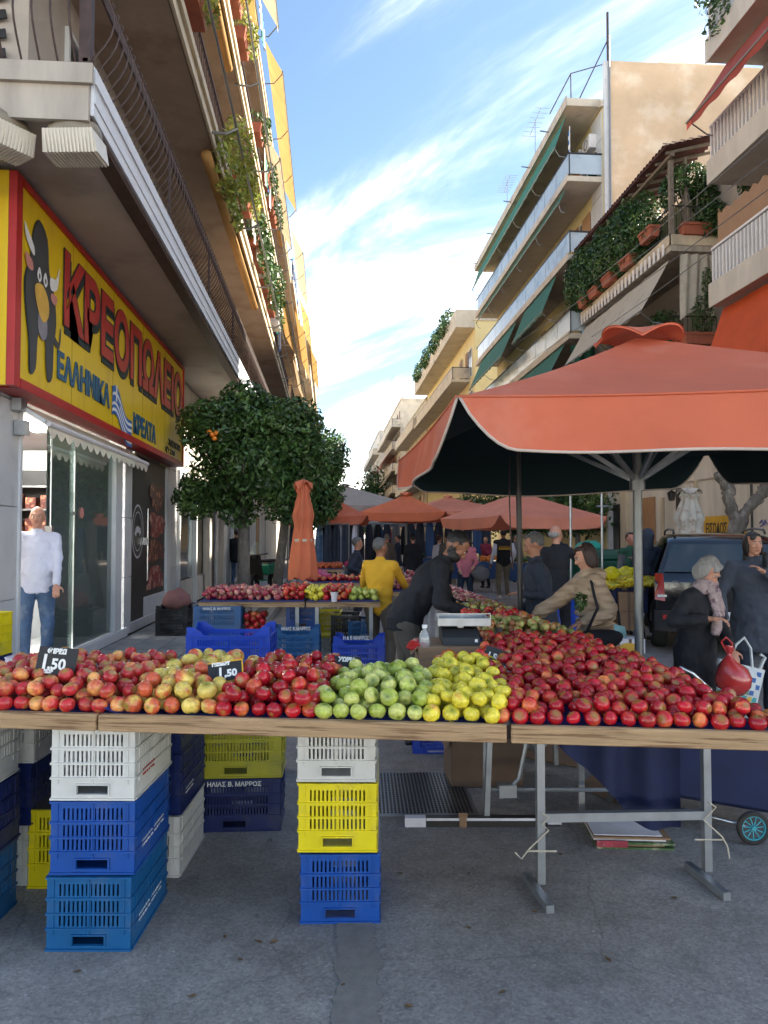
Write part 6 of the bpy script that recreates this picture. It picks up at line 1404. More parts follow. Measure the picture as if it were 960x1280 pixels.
def far_parasol(label, px, py, d, half, rot, rim, vh, m):
    C4 = sq(px, d, half, rot, rim); parasol(label, C4, D(px, py-5, d), vh, m, lining=False, detail=False, sag=.03, flare=.03, pole_r=.03)
far_parasol('orange square parasol with pale seams right of the street middle', 650, 620, 17, 1.36, R(18), 2.08, .25, 'canvas_pale')
far_parasol('wide orange parasol in the middle of the street', 508, 623, 20, 1.12, R(-12), 2.28, .22, 'canvas_terra')
far_parasol('orange parasol right of the wrapped one over the third row', 409, 622, 18, .86, R(5), 2.14, .2, 'canvas_orange')
far_parasol('pale orange parasol behind the middle one', 560, 626, 27, 1.7, R(10), 2.55, .25, 'canvas_pale'); far_parasol('grey round-topped parasol behind the orange ones', 432, 612, 22, 1.6, R(20), 2.55, .2, 'canvas_grey')
far_parasol('faded orange parasol furthest back in the row', 585, 632, 30, 2.1, R(0), 2.55, .25, 'canvas_pale'); far_parasol('small white market parasol far down the street', 505, 645, 38, 2.0, R(30), 2.4, .2, 'canvas_grey')
far_parasol('distant orange parasol behind the crowd', 530, 646, 46, 2.0, R(30), 2.5, .2, 'canvas_orange')
# closed parasols
def closed(label, px, d, z0, z1, r0, m, tie=.33, seed=1):
    c = K(px, d); t = thing('closed_parasol', label, 'parasol', c); b = MB(); rg = random.Random(seed); H = z1-z0; pr_ = [(0, .35), (.08, .6), (.12, .45), (.2, .62), (tie+.02, .9), (.45, .72), (.75, 1.0), (.95, 1.15), (1, 1.1)]
    def rad(f):
        for i in range(len(pr_)-1):
            if pr_[i][0] <= f <= pr_[i+1][0]: u = (f-pr_[i][0])/(pr_[i+1][0]-pr_[i][0]); return pr_[i][1]*(1-u)+pr_[i+1][1]*u
        return 1
    b.grid(lambda u, v: ((lambda a, r_: (r_*math.cos(a), r_*math.sin(a), z1-H*v+(.03*math.sin(a*5) if v > .95 else 0)))(2*PI*u, r0*rad(v)*(1+.16*math.sin(2*PI*u*7+v*3)+.07*math.sin(2*PI*u*13+v*9)))), 70, 26)
    b.build('folded_canvas', MATS[m], t, smooth='all'); b = MB(); b.lathe([(r0*.85, z1-H*.62), (r0*.9, z1-H*.62+.02), (r0*.85, z1-H*.62+.04)], 24); b.build('tie', MATS['rope'], t)
    b = MB(); b.tube([(0, 0, 0), (0, 0, z1+.05)], .025, 8); b.build('pole', MATS['pole_grey'], t); b = MB(); b.grid(lambda u, v: (r0*.85*v*math.cos(2*PI*u), r0*.85*v*math.sin(2*PI*u), z1+.06-.10*v+.05*v*math.sin(2*PI*u*4)), 40, 4); b.build('vent_cap', MATS[m], t, smooth='all'); b = MB(); b.lathe([(.001, .08), (.2, .06), (.22, 0), (.001, 0)], 16); b.build('foot', MATS['concrete'], t)
closed('closed orange parasol tied with a cord beside the orange trees', 379, 10.3, 1.06, 2.38, .155, 'canvas_terra')
mat('canvas_white', (.52, .50, .45), .85, .15, 4, c2=(.4, .3, .25), c2scale=9); closed('closed off-white covered parasol standing in front of the pale wall', 862, 15.2, .9, 2.6, .3, 'canvas_white', seed=4)
# ================================================================== PEOPLE
for nm, c_ in (('skin_fair', (.50, .25, .165)), ('skin_mid', (.40, .19, .12)), ('skin_tan', (.28, .125, .07)), ('skin_red', (.48, .20, .14))): mat(nm, c_, .5, .08, 25)
for nm, c_ in (('hair_black', (.012, .01, .01)), ('hair_brown', (.035, .018, .014)), ('hair_grey', (.26, .25, .24)), ('hair_salt', (.10, .10, .10))): mat(nm, c_, .55, .35, 60, stretch=(1, 1, .25), bump=.5, bscale=140)
def cloth(nm, c_, v=.14, r=.85, b=.35, bs=26): return mat(nm, c_, r, v, 7, bump=b, bscale=bs)
cloth('shirt_white', (.62, .65, .78), .06); mat('jeans', (.07, .13, .24), .85, .25, 9, bump=.3, bscale=40, c2=(.20, .27, .36), c2scale=5, c2lo=.52, c2hi=.72); cloth('sweater_yellow', (.66, .36, .02), .08)
cloth('black_cloth', (.008, .009, .014), .3); cloth('dark_navy', (.018, .025, .045), .25); cloth('navy_jacket', (.03, .04, .065), .2); cloth('khaki_dark', (.10, .085, .07), .15); cloth('puffer_beige', (.43, .31, .21), .1, .55)
def quilt(m):
    nt = m.node_tree; n = nt.nodes; l = nt.links; tc = n.new('ShaderNodeTexCoord'); w = n.new('ShaderNodeTexWave'); w.wave_type = 'BANDS'; w.bands_direction = 'Z'; w.wave_profile = 'SIN'
    w.inputs['Scale'].default_value = 5.5; w.inputs['Distortion'].default_value = 1.2; w.inputs['Detail'].default_value = 2; l.new(tc.outputs['Object'], w.inputs['Vector'])
    b1 = [x for x in n if x.type == 'BUMP'][0]; b2 = n.new('ShaderNodeBump'); b2.inputs['Strength'].default_value = 1; b2.inputs['Distance'].default_value = .009
    l.new(w.outputs['Fac'], b2.inputs['Height']); l.new(b1.outputs[0], b2.inputs['Normal']); l.new(b2.outputs[0], n['Principled BSDF'].inputs['Normal'])

quilt(MATS['puffer_beige'])
cloth('dark_jeans', (.012, .02, .04), .2)
cloth('grey_blue', (.05, .06, .085), .2); cloth('pink_top', (.55, .16, .20), .1); cloth('grey_cardigan', (.13, .12, .12), .15); cloth('maroon', (.20, .015, .04), .1); cloth('khaki', (.20, .18, .13), .12); cloth('green_vest', (.03, .10, .06), .2); cloth('mid_grey', (.12, .12, .13), .2)
mat('scarf', (.34, .26, .26), .85, .3, 30, c2=(.10, .05, .08), c2scale=22); mat('shoe_black', (.012, .012, .012), .4); mat('shoe_white', (.6, .6, .6), .5); mat('eye_dark', (.01, .008, .008), .2); mat('eye_white', (.6, .58, .55), .3); mat('lip', (.32, .09, .08), .5)
_tex = bpy.data.textures.new('cloth_folds', 'CLOUDS'); _tex.noise_scale = .09; _tex.noise_depth = 2
def remesh(mb, vox, name, m, parent, smooth_it=4, disp=0, sfac=.6):
    me = mb.mesh('tmp'); o = bpy.data.objects.new('tmp', me); col.objects.link(o)
    md = o.modifiers.new('r', 'REMESH'); md.mode = 'VOXEL'; md.voxel_size = vox; md.use_smooth_shade = True
    if smooth_it: sm_ = o.modifiers.new('s', 'SMOOTH'); sm_.factor = sfac; sm_.iterations = smooth_it
    if disp: dm = o.modifiers.new('d', 'DISPLACE'); dm.texture = _tex; dm.strength = disp; dm.mid_level = .5; dm.texture_coords = 'LOCAL'
    dg = bpy.context.evaluated_depsgraph_get(); dg.update()
    r_ = bpy.data.meshes.new_from_object(o.evaluated_get(dg)); bpy.data.objects.remove(o); bpy.data.meshes.remove(me)
    r_.name = name; r_.materials.clear(); r_.materials.append(m if not isinstance(m, str) else MATS[m]); r_.polygons.foreach_set('use_smooth', [True]*len(r_.polygons))
    q = bpy.data.objects.new(name, r_); col.objects.link(q); q.parent = parent; return q
def capsule(mb, a, b, ra, rb, n=12):
    a = Vector(a); b = Vector(b); mb.tube([a, a.lerp(b, .5), b], [ra, (ra+rb)/2, rb], n); mb.ell(a, (ra,)*3, n, 7); mb.ell(b, (rb,)*3, n, 7)
def ik(a, t, l1, l2, pole):
    a = Vector(a); t = Vector(t); d = t-a; L_ = min(d.length, (l1+l2)*.995); d.normalize(); e = a+d*L_
    x = (l1*l1-l2*l2+L_*L_)/(2*L_); h_ = math.sqrt(max(0, l1*l1-x*x)); p = Vector(pole); p -= d*p.dot(d); p.normalize()
    return a+d*x+p*h_, e
def rotz(dirv): return Vector((0, 0, 1)).rotation_difference(Vector(dirv).normalized()).to_matrix()
def person(label, loc, face, h=1.72, skin='skin_fair', hair='short', haircol='hair_brown', top='black_cloth', trousers='dark_jeans', shoes='shoe_black', lean=0, side=0, headpitch=0, headyaw=0, headlean=None, hr=None, hl=None,
           poleR=(.4, -.6, -.6), poleL=(-.4, -.6, -.6), belly=0, vox=.02, coat=None, coat_top=None, beard=None, puffer=False, scarf=False, vest=None, hood=None, skirtw=1.0, feet=((.11, 0), (-.11, 0)), bulk=1.0, group=None, face_detail=False, collar=None, sleeve_end=.92, hatcol=None):
    fx, fy = face; rz = math.atan2(-fx, fy); t = thing('person', label, 'person', loc, rz, group)
    s = h/1.75; V = Vector
    Rz = Matrix.Rotation(rz, 3, 'Z').inverted()
    def W2L(p): return Rz @ (V(p)-V(loc))
    H = V((0, 0, .94*s)); ln, sd_ = R(lean), R(side); dr = V((math.sin(sd_), math.sin(ln)*math.cos(sd_), math.cos(ln)*math.cos(sd_))).normalized()
    NB = H+dr*.53*s; CH = H+dr*.34*s; WA = H+dr*.16*s
    hd = V((math.sin(sd_)*.6, math.sin(R(headlean if headlean is not None else lean*.7)), math.cos(R(headlean if headlean is not None else lean*.7)))).normalized()
    HC = NB+hd*.175*s
    sR, sL = NB-dr*.055*s+V((.165*s*bulk, 0, 0)), NB-dr*.055*s-V((.165*s*bulk, 0, 0))
    tR = W2L(hr) if hr is not None else V((.27, .06, .80*s)); tL = W2L(hl) if hl is not None else V((-.27, .06, .80*s))
    eR, wR = ik(sR, tR, .29*s, .26*s, poleR); eL, wL = ik(sL, tL, .29*s, .26*s, poleL)
    fr_, fl_ = V((feet[0][0], feet[0][1], .085*s)), V((feet[1][0], feet[1][1], .085*s))
    jR, jL = H+V((.09*s, 0, -.03*s)), H+V((-.09*s, 0, -.03*s))
    kR, aR = ik(jR, fr_, .43*s, .43*s, (0.1, 1, 0)); kL, aL = ik(jL, fl_, .43*s, .43*s, (-0.1, 1, 0))
    Rd = rotz(dr)
    def torso(mb, o, pelvis=True):
        if pelvis: mb.ell(H+V((0, 0, .0)), (.160*s*bulk+o, .115*s*bulk+o, .12*s+o), 18, 12)
        mb.ell(WA+V((0, belly*.55, 0)), (.145*s*bulk+belly*.3+o, .108*s*bulk+belly*.6+o, .16*s+o), 18, 12, Rd); mb.ell(CH, (.172*s*bulk+o, .118*s*bulk+o, .19*s+o), 18, 12, Rd)
        capsule(mb, sL, sR, .062*s+o, .062*s+o); capsule(mb, NB-dr*.10*s, NB+hd*.02*s, .085*s+o, .058*s+o*.6)
    def arms(mb, o, hem=1.0):
        for a, e, w_ in ((sR, eR, wR), (sL, eL, wL)): capsule(mb, a, e, .055*s*bulk+o, .043*s+o); capsule(mb, e, e.lerp(w_, hem), .043*s+o, .032*s+o)
    def legs(mb, o, end=1.0):
        for j, k, a in ((jR, kR, aR), (jL, kL, aL)): capsule(mb, j, k, .085*s*bulk+o, .055*s+o); capsule(mb, k, k.lerp(a, end), .055*s+o*1.1, .038*s+o*1.3)
    b = MB(); torso(b, -.01); arms(b, -.004); legs(b, -.008); capsule(b, NB-dr*.05*s, HC-hd*.03, .052*s, .050*s)
    # head
    Rh = Rd @ Euler((0, 0, 0)).to_matrix(); Rh = rotz(hd) @ Matrix.Rotation(R(headyaw), 3, 'Z') @ Matrix.Rotation(R(-headpitch), 3, 'X'); Q = lambda x, y, z: HC+Rh @ V((x*s, y*s, z*s))
    b.ell(Q(0, -.012, .02), (.075*s, .092*s, .098*s), 18, 12, Rh); b.ell(Q(0, .022, -.045), (.058*s, .065*s, .066*s), 16, 10, Rh); b.ell(Q(0, .062, -.088), (.026*s, .022*s, .02*s), 10, 7, Rh)
    b.ell(Q(0, .055, .0), (.050*s, .036*s, .055*s), 12, 8, Rh)
    capsule(b, Q(0, .084, .012), Q(0, .104, -.026), .008*s, .0135*s, 8); b.ell(Q(.013, .094, -.03), (.009*s,)*3, 8, 6); b.ell(Q(-.013, .094, -.03), (.009*s,)*3, 8, 6)
    b.ell(Q(0, .082, .03), (.036*s, .014*s, .010*s), 10, 6, Rh); b.ell(Q(0, .083, -.058), (.022*s, .012*s, .012*s), 10, 6, Rh)
    for q in (-1, 1): b.ell(Q(q*.076, -.008, -.008), (.009*s, .020*s, .030*s), 8, 7, Rh); b.ell(Q(q*.034, .068, -.018), (.022*s, .02*s, .02*s), 9, 6, Rh)
    # hands: palm, four unequal curled fingers, thumb from the side of the palm
    for w_, e, q in ((wR, eR, 1), (wL, eL, -1)):
        f = (w_-e).normalized(); up_ = V((0, 0, 1)) if abs(f.z) < .85 else V((0, 1, 0)); sdv = f.cross(up_).normalized()*q; pn = sdv.cross(f).normalized()*q
        M3 = Matrix((sdv, pn, f)).transposed(); b.ell(w_+f*.05*s, (.041*s, .017*s, .05*s), 12, 9, M3); capsule(b, w_-f*.03, w_+f*.03*s, .027*s, .022*s, 8)
        for k in range(4):
            o_ = sdv*((k-1.5)*.0205*s); fl = (.036, .042, .039, .030)[k]*s; p0 = w_+f*.088*s+o_; p1 = p0+(f*.9-pn*.35)*fl; p2 = p1+(f*.45-pn*.8)*fl*.8
            capsule(b, p0, p1, .0088*s, .008*s, 7); capsule(b, p1, p2, .008*s, .007*s, 7)
        p0 = w_+f*.03*s+sdv*.034*s; p1 = p0+(f*.6+sdv*.7-pn*.2)*.042*s; p2 = p1+(f*.9+sdv*.05-pn*.4)*.032*s; capsule(b, p0, p1, .0115*s, .0095*s, 7); capsule(b, p1, p2, .0095*s, .008*s, 7)
    remesh(b, vox*.62 if face_detail else vox*.9, 'body', skin, t, 2, sfac=.5)
    if face_detail:
        e_ = MB(); 
        for q in (-1, 1): e_.ell(Q(q*.030, .0835, .008), (.0125*s, .006*s, .0062*s), 10, 6, Rh)
        e_.build('eye', MATS['eye_white'], t, smooth='all'); e_ = MB()
        for q in (-1, 1): e_.ell(Q(q*.030+.002, .0885, .008), (.0058*s, .003*s, .0058*s), 8, 6, Rh); 
        e_.build('pupil', MATS['eye_dark'], t); e_ = MB()
        for q in (-1, 1): e_.bar(Q(q*.048, .080, .024), Q(q*.030, .091, .029), .006*s, .004*s); e_.bar(Q(q*.030, .091, .029), Q(q*.014, .094, .024), .007*s, .005*s)
        e_.build('eyebrow', MATS[haircol], t); e_ = MB(); e_.ell(Q(0, .091, -.056), (.020*s, .006*s, .0045*s), 10, 6, Rh); e_.build('mouth', MATS['lip'], t, smooth='all')
    # hair
    if hair != 'bald' and hood is None:
        b = MB(); b.ell(Q(0, -.026, .030), (.080*s, .090*s, .094*s), 18, 12, Rh)
        if hair in ('bob', 'long'):
            for q in (-1, 1): b.ell(Q(q*.066, -.015, -.02), (.028*s, .060*s, .095*s), 12, 9, Rh)
            b.ell(Q(0, -.055, -.03), (.080*s, .055*s, .10*s), 14, 10, Rh); b.ell(Q(0, .025, .088), (.06*s, .05*s, .022*s), 12, 8, Rh); b.ell(Q(.03, .062, .062), (.035*s, .02*s, .03*s), 10, 8, Rh)
        if hair == 'long': b.ell(Q(0, -.075, -.12), (.075*s, .045*s, .12*s), 12, 9, Rh)
        if hair == 'bun': b.ell(Q(0, -.12, .03), (.04*s,)*3, 10, 8)
        if hair == 'short': b.ell(Q(0, .03, .095), (.05*s, .04*s, .018*s), 12, 8, Rh)
        if hair == 'rim': b = MB(); b.ell(Q(0, -.04, -.005), (.082*s, .078*s, .055*s), 16, 10, Rh)
        remesh(b, vox*.7, 'hair', haircol, t, 2, disp=.012)
    if beard: b = MB(); b.ell(Q(0, .034, -.074), (.066*s, .070*s, .056*s), 16, 10, Rh); b.ell(Q(0, .0, -.035), (.073*s, .052*s, .045*s), 12, 8, Rh); remesh(b, vox*.6, 'beard', beard, t, 1)
    if hood: b = MB(); b.ell(Q(0, -.02, .015), (.105*s, .118*s, .125*s), 16, 11, Rh); capsule(b, Q(0, -.02, -.05), NB, .10*s, .10*s); remesh(b, vox*.8, 'hood', hood, t, 3)
    # trousers, shoes
    b = MB(); b.ell(H+V((0, 0, -.01)), (.168*s*bulk, .125*s*bulk, .115*s), 18, 12); legs(b, .014, .97); remesh(b, vox, 'trousers', trousers, t, 3, disp=.014)
    for a, f0 in ((aR, fr_), (aL, fl_)): b = MB(); p = V((a.x, a.y, 0)); b.ell(p+V((0, .05*s, .042*s)), (.046*s, .125*s, .042*s), 12, 8); b.ell(p+V((0, -.02*s, .06*s)), (.042*s, .055*s, .055*s), 12, 8); b.box(p.x-.042*s, p.x+.042*s, p.y-.06*s, p.y+.15*s, .0, .028*s); remesh(b, vox*.8, 'shoe', shoes, t, 2)
    # top garment
    b = MB(); o_ = .012 if not puffer else .020; torso(b, o_, pelvis=True); arms(b, o_*.9 if not puffer else .010, sleeve_end)
    if coat is not None:
        zb = coat*s; n = 20; cy = -.0
        prof = [(H.z+.22*s, .155, .115), (H.z+.02, .185, .14), ((H.z+zb)/2, .20*skirtw, .155*skirtw), (zb, .215*skirtw, .165*skirtw)]
        vs = []; fs = []
        for k, (z, rx, ry) in enumerate(prof):
            oy = (WA.y if k == 0 else H.y*1.0)
            for i in range(n): a = 2*PI*i/n; vs.append((rx*s*bulk*math.cos(a), oy+ry*s*bulk*math.sin(a), z))
        for k in range(3):
            for i in range(n): i2 = (i+1) % n; fs.append((k*n+i2, k*n+i, (k+1)*n+i, (k+1)*n+i2))
        fs.append(tuple(range(n))); fs.append(tuple(range(3*n, 4*n))[::-1]); b.add(vs, fs)
    if puffer:
        for k in range(9):
            z = .55*s+k*.075*s
            if z < H.z: c0 = V((0, 0, z)); rx, ry = .238*s, .19*s; Mq = None
            else: f = (z-H.z)/(.53*s); c0 = H+dr*(z-H.z); rx, ry = (.232-.02*f)*s, (.182-.02*f)*s; Mq = Rd
            if z < NB.z-.12*s: b.ell(c0, (rx, ry, .040*s), 20, 8, Mq)
        for a, e, w_ in ((sR, eR, wR), (sL, eL, wL)):
            for k in range(5): b.ell(a.lerp(e, (k+.3)/5), (.078*s,)*3, 10, 7)
            for k in range(4): b.ell(e.lerp(w_, (k+.5)/5), (.070*s,)*3, 10, 7)
        b.ell(NB-V((0, .08*s, -.01)), (.13*s, .085*s, .07*s), 14, 9)
    if collar: capsule(b, NB-dr*.03, NB+hd*.018, .078*s, .064*s)
    remesh(b, vox, 'puffer_coat' if puffer else ('coat' if coat is not None else 'top'), top, t, 1 if puffer else 5, disp=0 if puffer else (.034 if face_detail else .022))
    if vest: b = MB(); torso(b, .022); remesh(b, vox, 'vest', vest, t, 4, disp=.01)
    if scarf:
        b = MB(); capsule(b, NB+hd*.03+V((-.05, .02, 0)), NB+hd*.03+V((.05, .02, 0)), .075*s, .075*s); capsule(b, NB+V((-.03, .09, -.01)), CH+V((-.02, .15, .0)), .04*s, .034*s); capsule(b, NB+V((.03, .09, -.01)), CH+V((.04, .15, .0)), .04*s, .034*s); capsule(b, CH+V((.04, .15, .0)), WA+V((.05, .165, .04)), .034, .038); remesh(b, vox*.7, 'scarf', 'scarf', t, 1, disp=.03)
    t['_'] = 0; del t['_']
    return t, dict(wR=t.matrix_basis @ wR, wL=t.matrix_basis @ wL)
Rx, Fy = RH.xy, FH.xy
def dirv(r_, f_): v = Rx*r_+Fy*f_; v.normalize(); return (v.x, v.y)
NEAR = .011
pz = K(47, 8.15, .16)
person('bald man in white long-sleeved shirt and blue jeans standing in the shop doorway', pz, dirv(.45, -.9), 1.79, 'skin_fair', 'bald', 'hair_salt', 'shirt_white', 'jeans', 'shoe_black', belly=.06, vox=.013, face_detail=True, hr=D(34, 742, 8.2), hl=D(71, 742, 7.95), coat=.84, skirtw=.84, headyaw=-8, collar=True, bulk=1.06, poleL=(-.6, -.5, -.4))
person('man in mustard yellow sweater seen from behind at the second row table', K(474, 8.3), dirv(.35, .94), 1.61, 'skin_tan', 'short', 'hair_salt', 'sweater_yellow', 'khaki_dark', vox=.014, headyaw=-28, hr=D(512, 742, 8.75), hl=D(455, 745, 8.85), bulk=1.02, poleR=(.7, -.4, -.7), poleL=(-.7, -.4, -.6), belly=.02, lean=4)
person('bearded man in black hoodie and brown trousers leaning over the scale', L(.17, 6.0), dirv(1, .05), 1.80, 'skin_tan', 'short', 'hair_black', 'black_cloth', 'khaki_dark', lean=34, headlean=42, headpitch=8, headyaw=-12, vox=NEAR, face_detail=True, beard='hair_black', hr=D(588, 767, 5.75), hl=D(594, 764, 6.05), coat=.86, skirtw=.86, collar=True, feet=((.13, .05), (-.13, -.12)), bulk=1.06, poleR=(.6, -.3, -.9), poleL=(-.6, -.3, -.9))
b = MB()
person('elderly man in dark blue jacket behind the thin pole, looking down at the apples', K(676, 6.9), dirv(-1, .12), 1.66, 'skin_mid', 'short', 'hair_salt', 'navy_jacket', 'jeans', lean=6, headpitch=18, vox=.013, face_detail=True, hr=D(650, 762, 7.1), hl=D(652, 742, 6.75), coat=.72, collar=True, bulk=1.1, skirtw=.95)
person('balding man in black suit seen from behind, arm stretched over the stall', K(694, 9.8), dirv(.35, .94), 1.77, 'skin_fair', 'rim', 'hair_grey', 'black_cloth', 'black_cloth', vox=.016, headyaw=-35, hr=D(728, 700, 10.3), hl=D(680, 730, 10.0), coat=.80, lean=6)
pw, wj = person('woman in quilted beige coat with dark bob reaching for apples', K(746, 6.0), dirv(-1, -.12), 1.57, 'skin_fair', 'bob', 'hair_brown', 'puffer_beige', 'dark_jeans', lean=10, headpitch=14, vox=NEAR, face_detail=True, puffer=True, coat=.42, hr=D(668, 769, 6.1), hl=D(728, 778, 5.72), poleL=(-.5, -.9, -.4), poleR=(.5, -.3, -.9))
hb = thing('shoulder_bag', 'black shoulder bag hanging at the hip of the woman in beige', 'bag', D(752, 800, 5.66))
b = MB(); b.ell((0, 0, 0), (.17, .07, .08), 18, 10); b.v = [(x, y, z+.03*(x/.17)**2) for x, y, z in b.v]; b.build('bag_body', MATS['black_cloth'], hb, smooth='all')
b = MB(); s0 = D(738, 722, 5.85)-hb.location; b.tube([(-.13, 0, .03), Vector((-.05, -.06, .25)), Vector((-.07, -.05, .33)), s0, s0+Vector((.04, .1, .0)), (.16, .06, .2), (.15, 0, .03)], .011, 6); b.build('strap', MATS['black_cloth'], hb, smooth='all')
mk = thing('face_mask', 'pale blue surgical mask hanging at the elbow of the woman in beige', 'mask', D(775, 775, 5.66)); mat('mask_blue', (.25, .48, .52), .8); b = MB(); b.grid(lambda u, v: (-.05+.09*u+.01*v, .006*math.sin(v*9), -.03-.09*v-.02*u), 4, 8); b.build('mask_cloth', MATS['mask_blue'], mk, smooth='all')
hp = thing('herb_bunch', 'small bunch of green herbs held against the beige coat', 'herbs', D(726, 752, 5.72)); leaves('sprigs', MATS['leaf'], [((hp.location.x, hp.location.y, hp.location.z), (.05, .04, .07))], 160, .035, hp, seed=5)
po, wo = person('grey-haired old woman in long black coat and patterned scarf looking into her hand', K(866, 5.3), dirv(.62, -.78), 1.49, 'skin_fair', 'bob', 'hair_grey', 'black_cloth', 'black_cloth', lean=8, headpitch=26, headlean=18, vox=NEAR, face_detail=True, coat=.14, scarf=True, hr=D(884, 774, 4.98), hl=D(914, 812, 5.05), poleR=(.8, -.5, -.5), poleL=(-.8, -.5, -.6), skirtw=.92, bulk=1.12)
person('smiling woman in dark jacket holding a phone to her ear', K(941, 6.8), dirv(-.25, -.97), 1.66, 'skin_fair', 'long', 'hair_black', 'grey_blue', 'dark_jeans', 'shoe_white', vox=.012, face_detail=True, headyaw=12, hl=D(956, 716, 6.6), hr=D(906, 775, 6.7), coat=.62, poleL=(-.9, .1, -.8), poleR=(.9, -.2, -.3), bulk=1.2, skirtw=1.0)
ph = thing('mobile_phone', 'dark mobile phone held to the ear of the smiling woman', 'phone', D(956, 700, 6.68)); b = MB(); b.box(-.006, .006, -.035, .035, -.07, .07); b.build('case', MATS['black_card'], ph, bevel=.003); b = MB(); b.box(-.0075, -.0065, -.03, .03, -.062, .062); b.build('screen', MATS['dark_glass'], ph)
person('red-faced man in green vest at the banana stall', K(788, 12.6), dirv(.3, -.95), 1.70, 'skin_red', 'short', 'hair_brown', 'mid_grey', 'dark_jeans', vox=.02, vest='green_vest', hl=D(796, 682, 12.3))
person('hooded man in navy jacket with his back turned at the banana stall', K(808, 11.7), dirv(-.3, .95), 1.74, 'skin_fair', 'short', 'hair_brown', 'dark_navy', 'dark_jeans', vox=.018, hood='navy_jacket', coat=.75, bulk=1.1, hr=D(795, 700, 12.0))
pv, _ = person('man in black vest with yellow print and white sleeves walking away', K(629, 19.6), dirv(-.1, 1), 1.84, 'skin_tan', 'short', 'hair_black', 'shirt_white', 'khaki', 'shoe_white', vox=.024, vest='black_cloth', hr=D(640, 703, 19.6), hl=D(612, 712, 19.6), bulk=1.12, feet=((.13, .1), (-.13, -.05)))
b = MB(); 
for k in range(7): b.box(-.17+k*.05, -.135+k*.05, -.185, -.181, 1.30, 1.36)
b.box(-.16, .16, -.185, -.182, 1.385, 1.395); b.build('yellow_print', MATS['sign_amber'], pv)
person('woman in pink top and grey cardigan walking toward the camera', K(582, 16.2), dirv(-.3, -.95), 1.66, 'skin_fair', 'bun', 'hair_brown', 'pink_top', 'dark_jeans', vox=.02, face_detail=True, hr=D(575, 712, 16.0), hl=D(592, 708, 15.9), vest='pink_top', coat=.8, skirtw=.8, feet=((.1, .15), (-.1, -.12)))
person('man in navy hooded top standing at the third row stall', K(441, 12.9), dirv(1, .1), 1.62, 'skin_mid', 'short', 'hair_salt', 'dark_navy', 'dark_jeans', vox=.018, lean=8, collar=True, hr=D(452, 715, 12.7), bulk=1.1)
bgp = [('woman in maroon coat at the far stalls', 607, 24, (-.6, -.8), 1.66, 'hair_black', 'maroon', 'dark_jeans', 'short'), ('dark-dressed figure with back turned, middle of the crowd', 516, 19.5, (0, 1), 1.70, 'hair_black', 'black_cloth', 'black_cloth', 'short'),
       ('figure in grey coat among the crowd under the middle parasol', 484, 21.5, (.2, 1), 1.72, 'hair_grey', 'grey_cardigan', 'dark_jeans', 'short'), ('figure in navy at the left side of the crowd', 497, 24, (-1, .2), 1.7, 'hair_brown', 'dark_navy', 'dark_jeans', 'short'),
       ('man in pale shirt beside a dark jacket in the crowd', 549, 20.5, (.7, .7), 1.68, 'hair_brown', 'shirt_white', 'dark_jeans', 'short'), ('man in brown-grey jacket right of the pale shirt', 559, 19.6, (-.4, .9), 1.74, 'hair_black', 'khaki_dark', 'dark_jeans', 'short'),
       ('small distant figure in grey far down the street', 528, 34, (0, -1), 1.72, 'hair_brown', 'mid_grey', 'dark_jeans', 'short'), ('distant figure in blue beyond the middle stall', 470, 30, (.3, -1), 1.7, 'hair_brown', 'navy_jacket', 'jeans', 'short'),
       ('dark figure by the left stall of hanging clothes', 418, 18, (1, .3), 1.7, 'hair_black', 'black_cloth', 'dark_jeans', 'short'), ('distant woman in red far behind the crowd', 509, 40, (0, -1), 1.64, 'hair_brown', 'maroon', 'dark_jeans', 'long'),
       ('person in dark coat near the green container', 700, 22, (.5, .8), 1.72, 'hair_brown', 'dark_navy', 'dark_jeans', 'short'), ('figure with grey bag walking beyond the right parasol', 645, 27, (.3, -.9), 1.7, 'hair_grey', 'mid_grey', 'dark_jeans', 'short'),
       ('dark figure on the pavement beyond the orange trees', 296, 23, (0, 1), 1.72, 'hair_black', 'black_cloth', 'jeans', 'short')]
for lb_, px, d, fc, h_, hc, tp, tr_, hs_ in bgp: person(lb_, K(px, d, .14 if px == 296 else 0), dirv(*fc), h_, 'skin_fair', hs_, hc, tp, tr_, vox=.032, coat=.72 if tp != 'shirt_white' else None, hr=K(px, d-.3, 1.05)+RH*.15 if rnd.random() < .5 else None)
# carried bags of the old woman
c = D(912, 842, 5.0); rb = thing('carrier_bag', 'translucent red carrier bag full of apples held by the old woman', 'bag', c)
b = MB(); b.lathe([(.001, -.13), (.06, -.125), (.105, -.08), (.115, -.02), (.095, .04), (.05, .085), (.018, .115), (.016, .135), (.03, .16), (.028, .18)], 26); b.v = [tuple(Vector(v)*(1+.16*noise.noise(Vector(v)*13))+Vector((.03 if v[2] < .05 else 0, 0, 0))) for v in b.v]
b.build('bag_film', MATS['red_film'] if 'red_film' in MATS else glass('red_film', (.75, .05, .05), .62, .25), rb, smooth='all')
b = MB(); b.tube([(-.02, 0, .15), (-.05, .01, .21), (-.01, .02, .24), (.03, .02, .2), (.02, 0, .15)], .008, 5); b.build('bag_handle', MATS['red_plastic'], rb)
for k, (x, y, z) in enumerate(((-.02, 0, -.055), (.045, .02, -.05), (.075, -.01, -.02), (.03, -.04, -.01), (.0, .02, .01), (.055, .03, .02), (-.03, -.03, -.0))): link_mesh('apple', apple_mesh('apple_rosy' if k % 2 else 'apple_red'), rb, (x+.005, y, z), spin()).scale = (.85,)*3
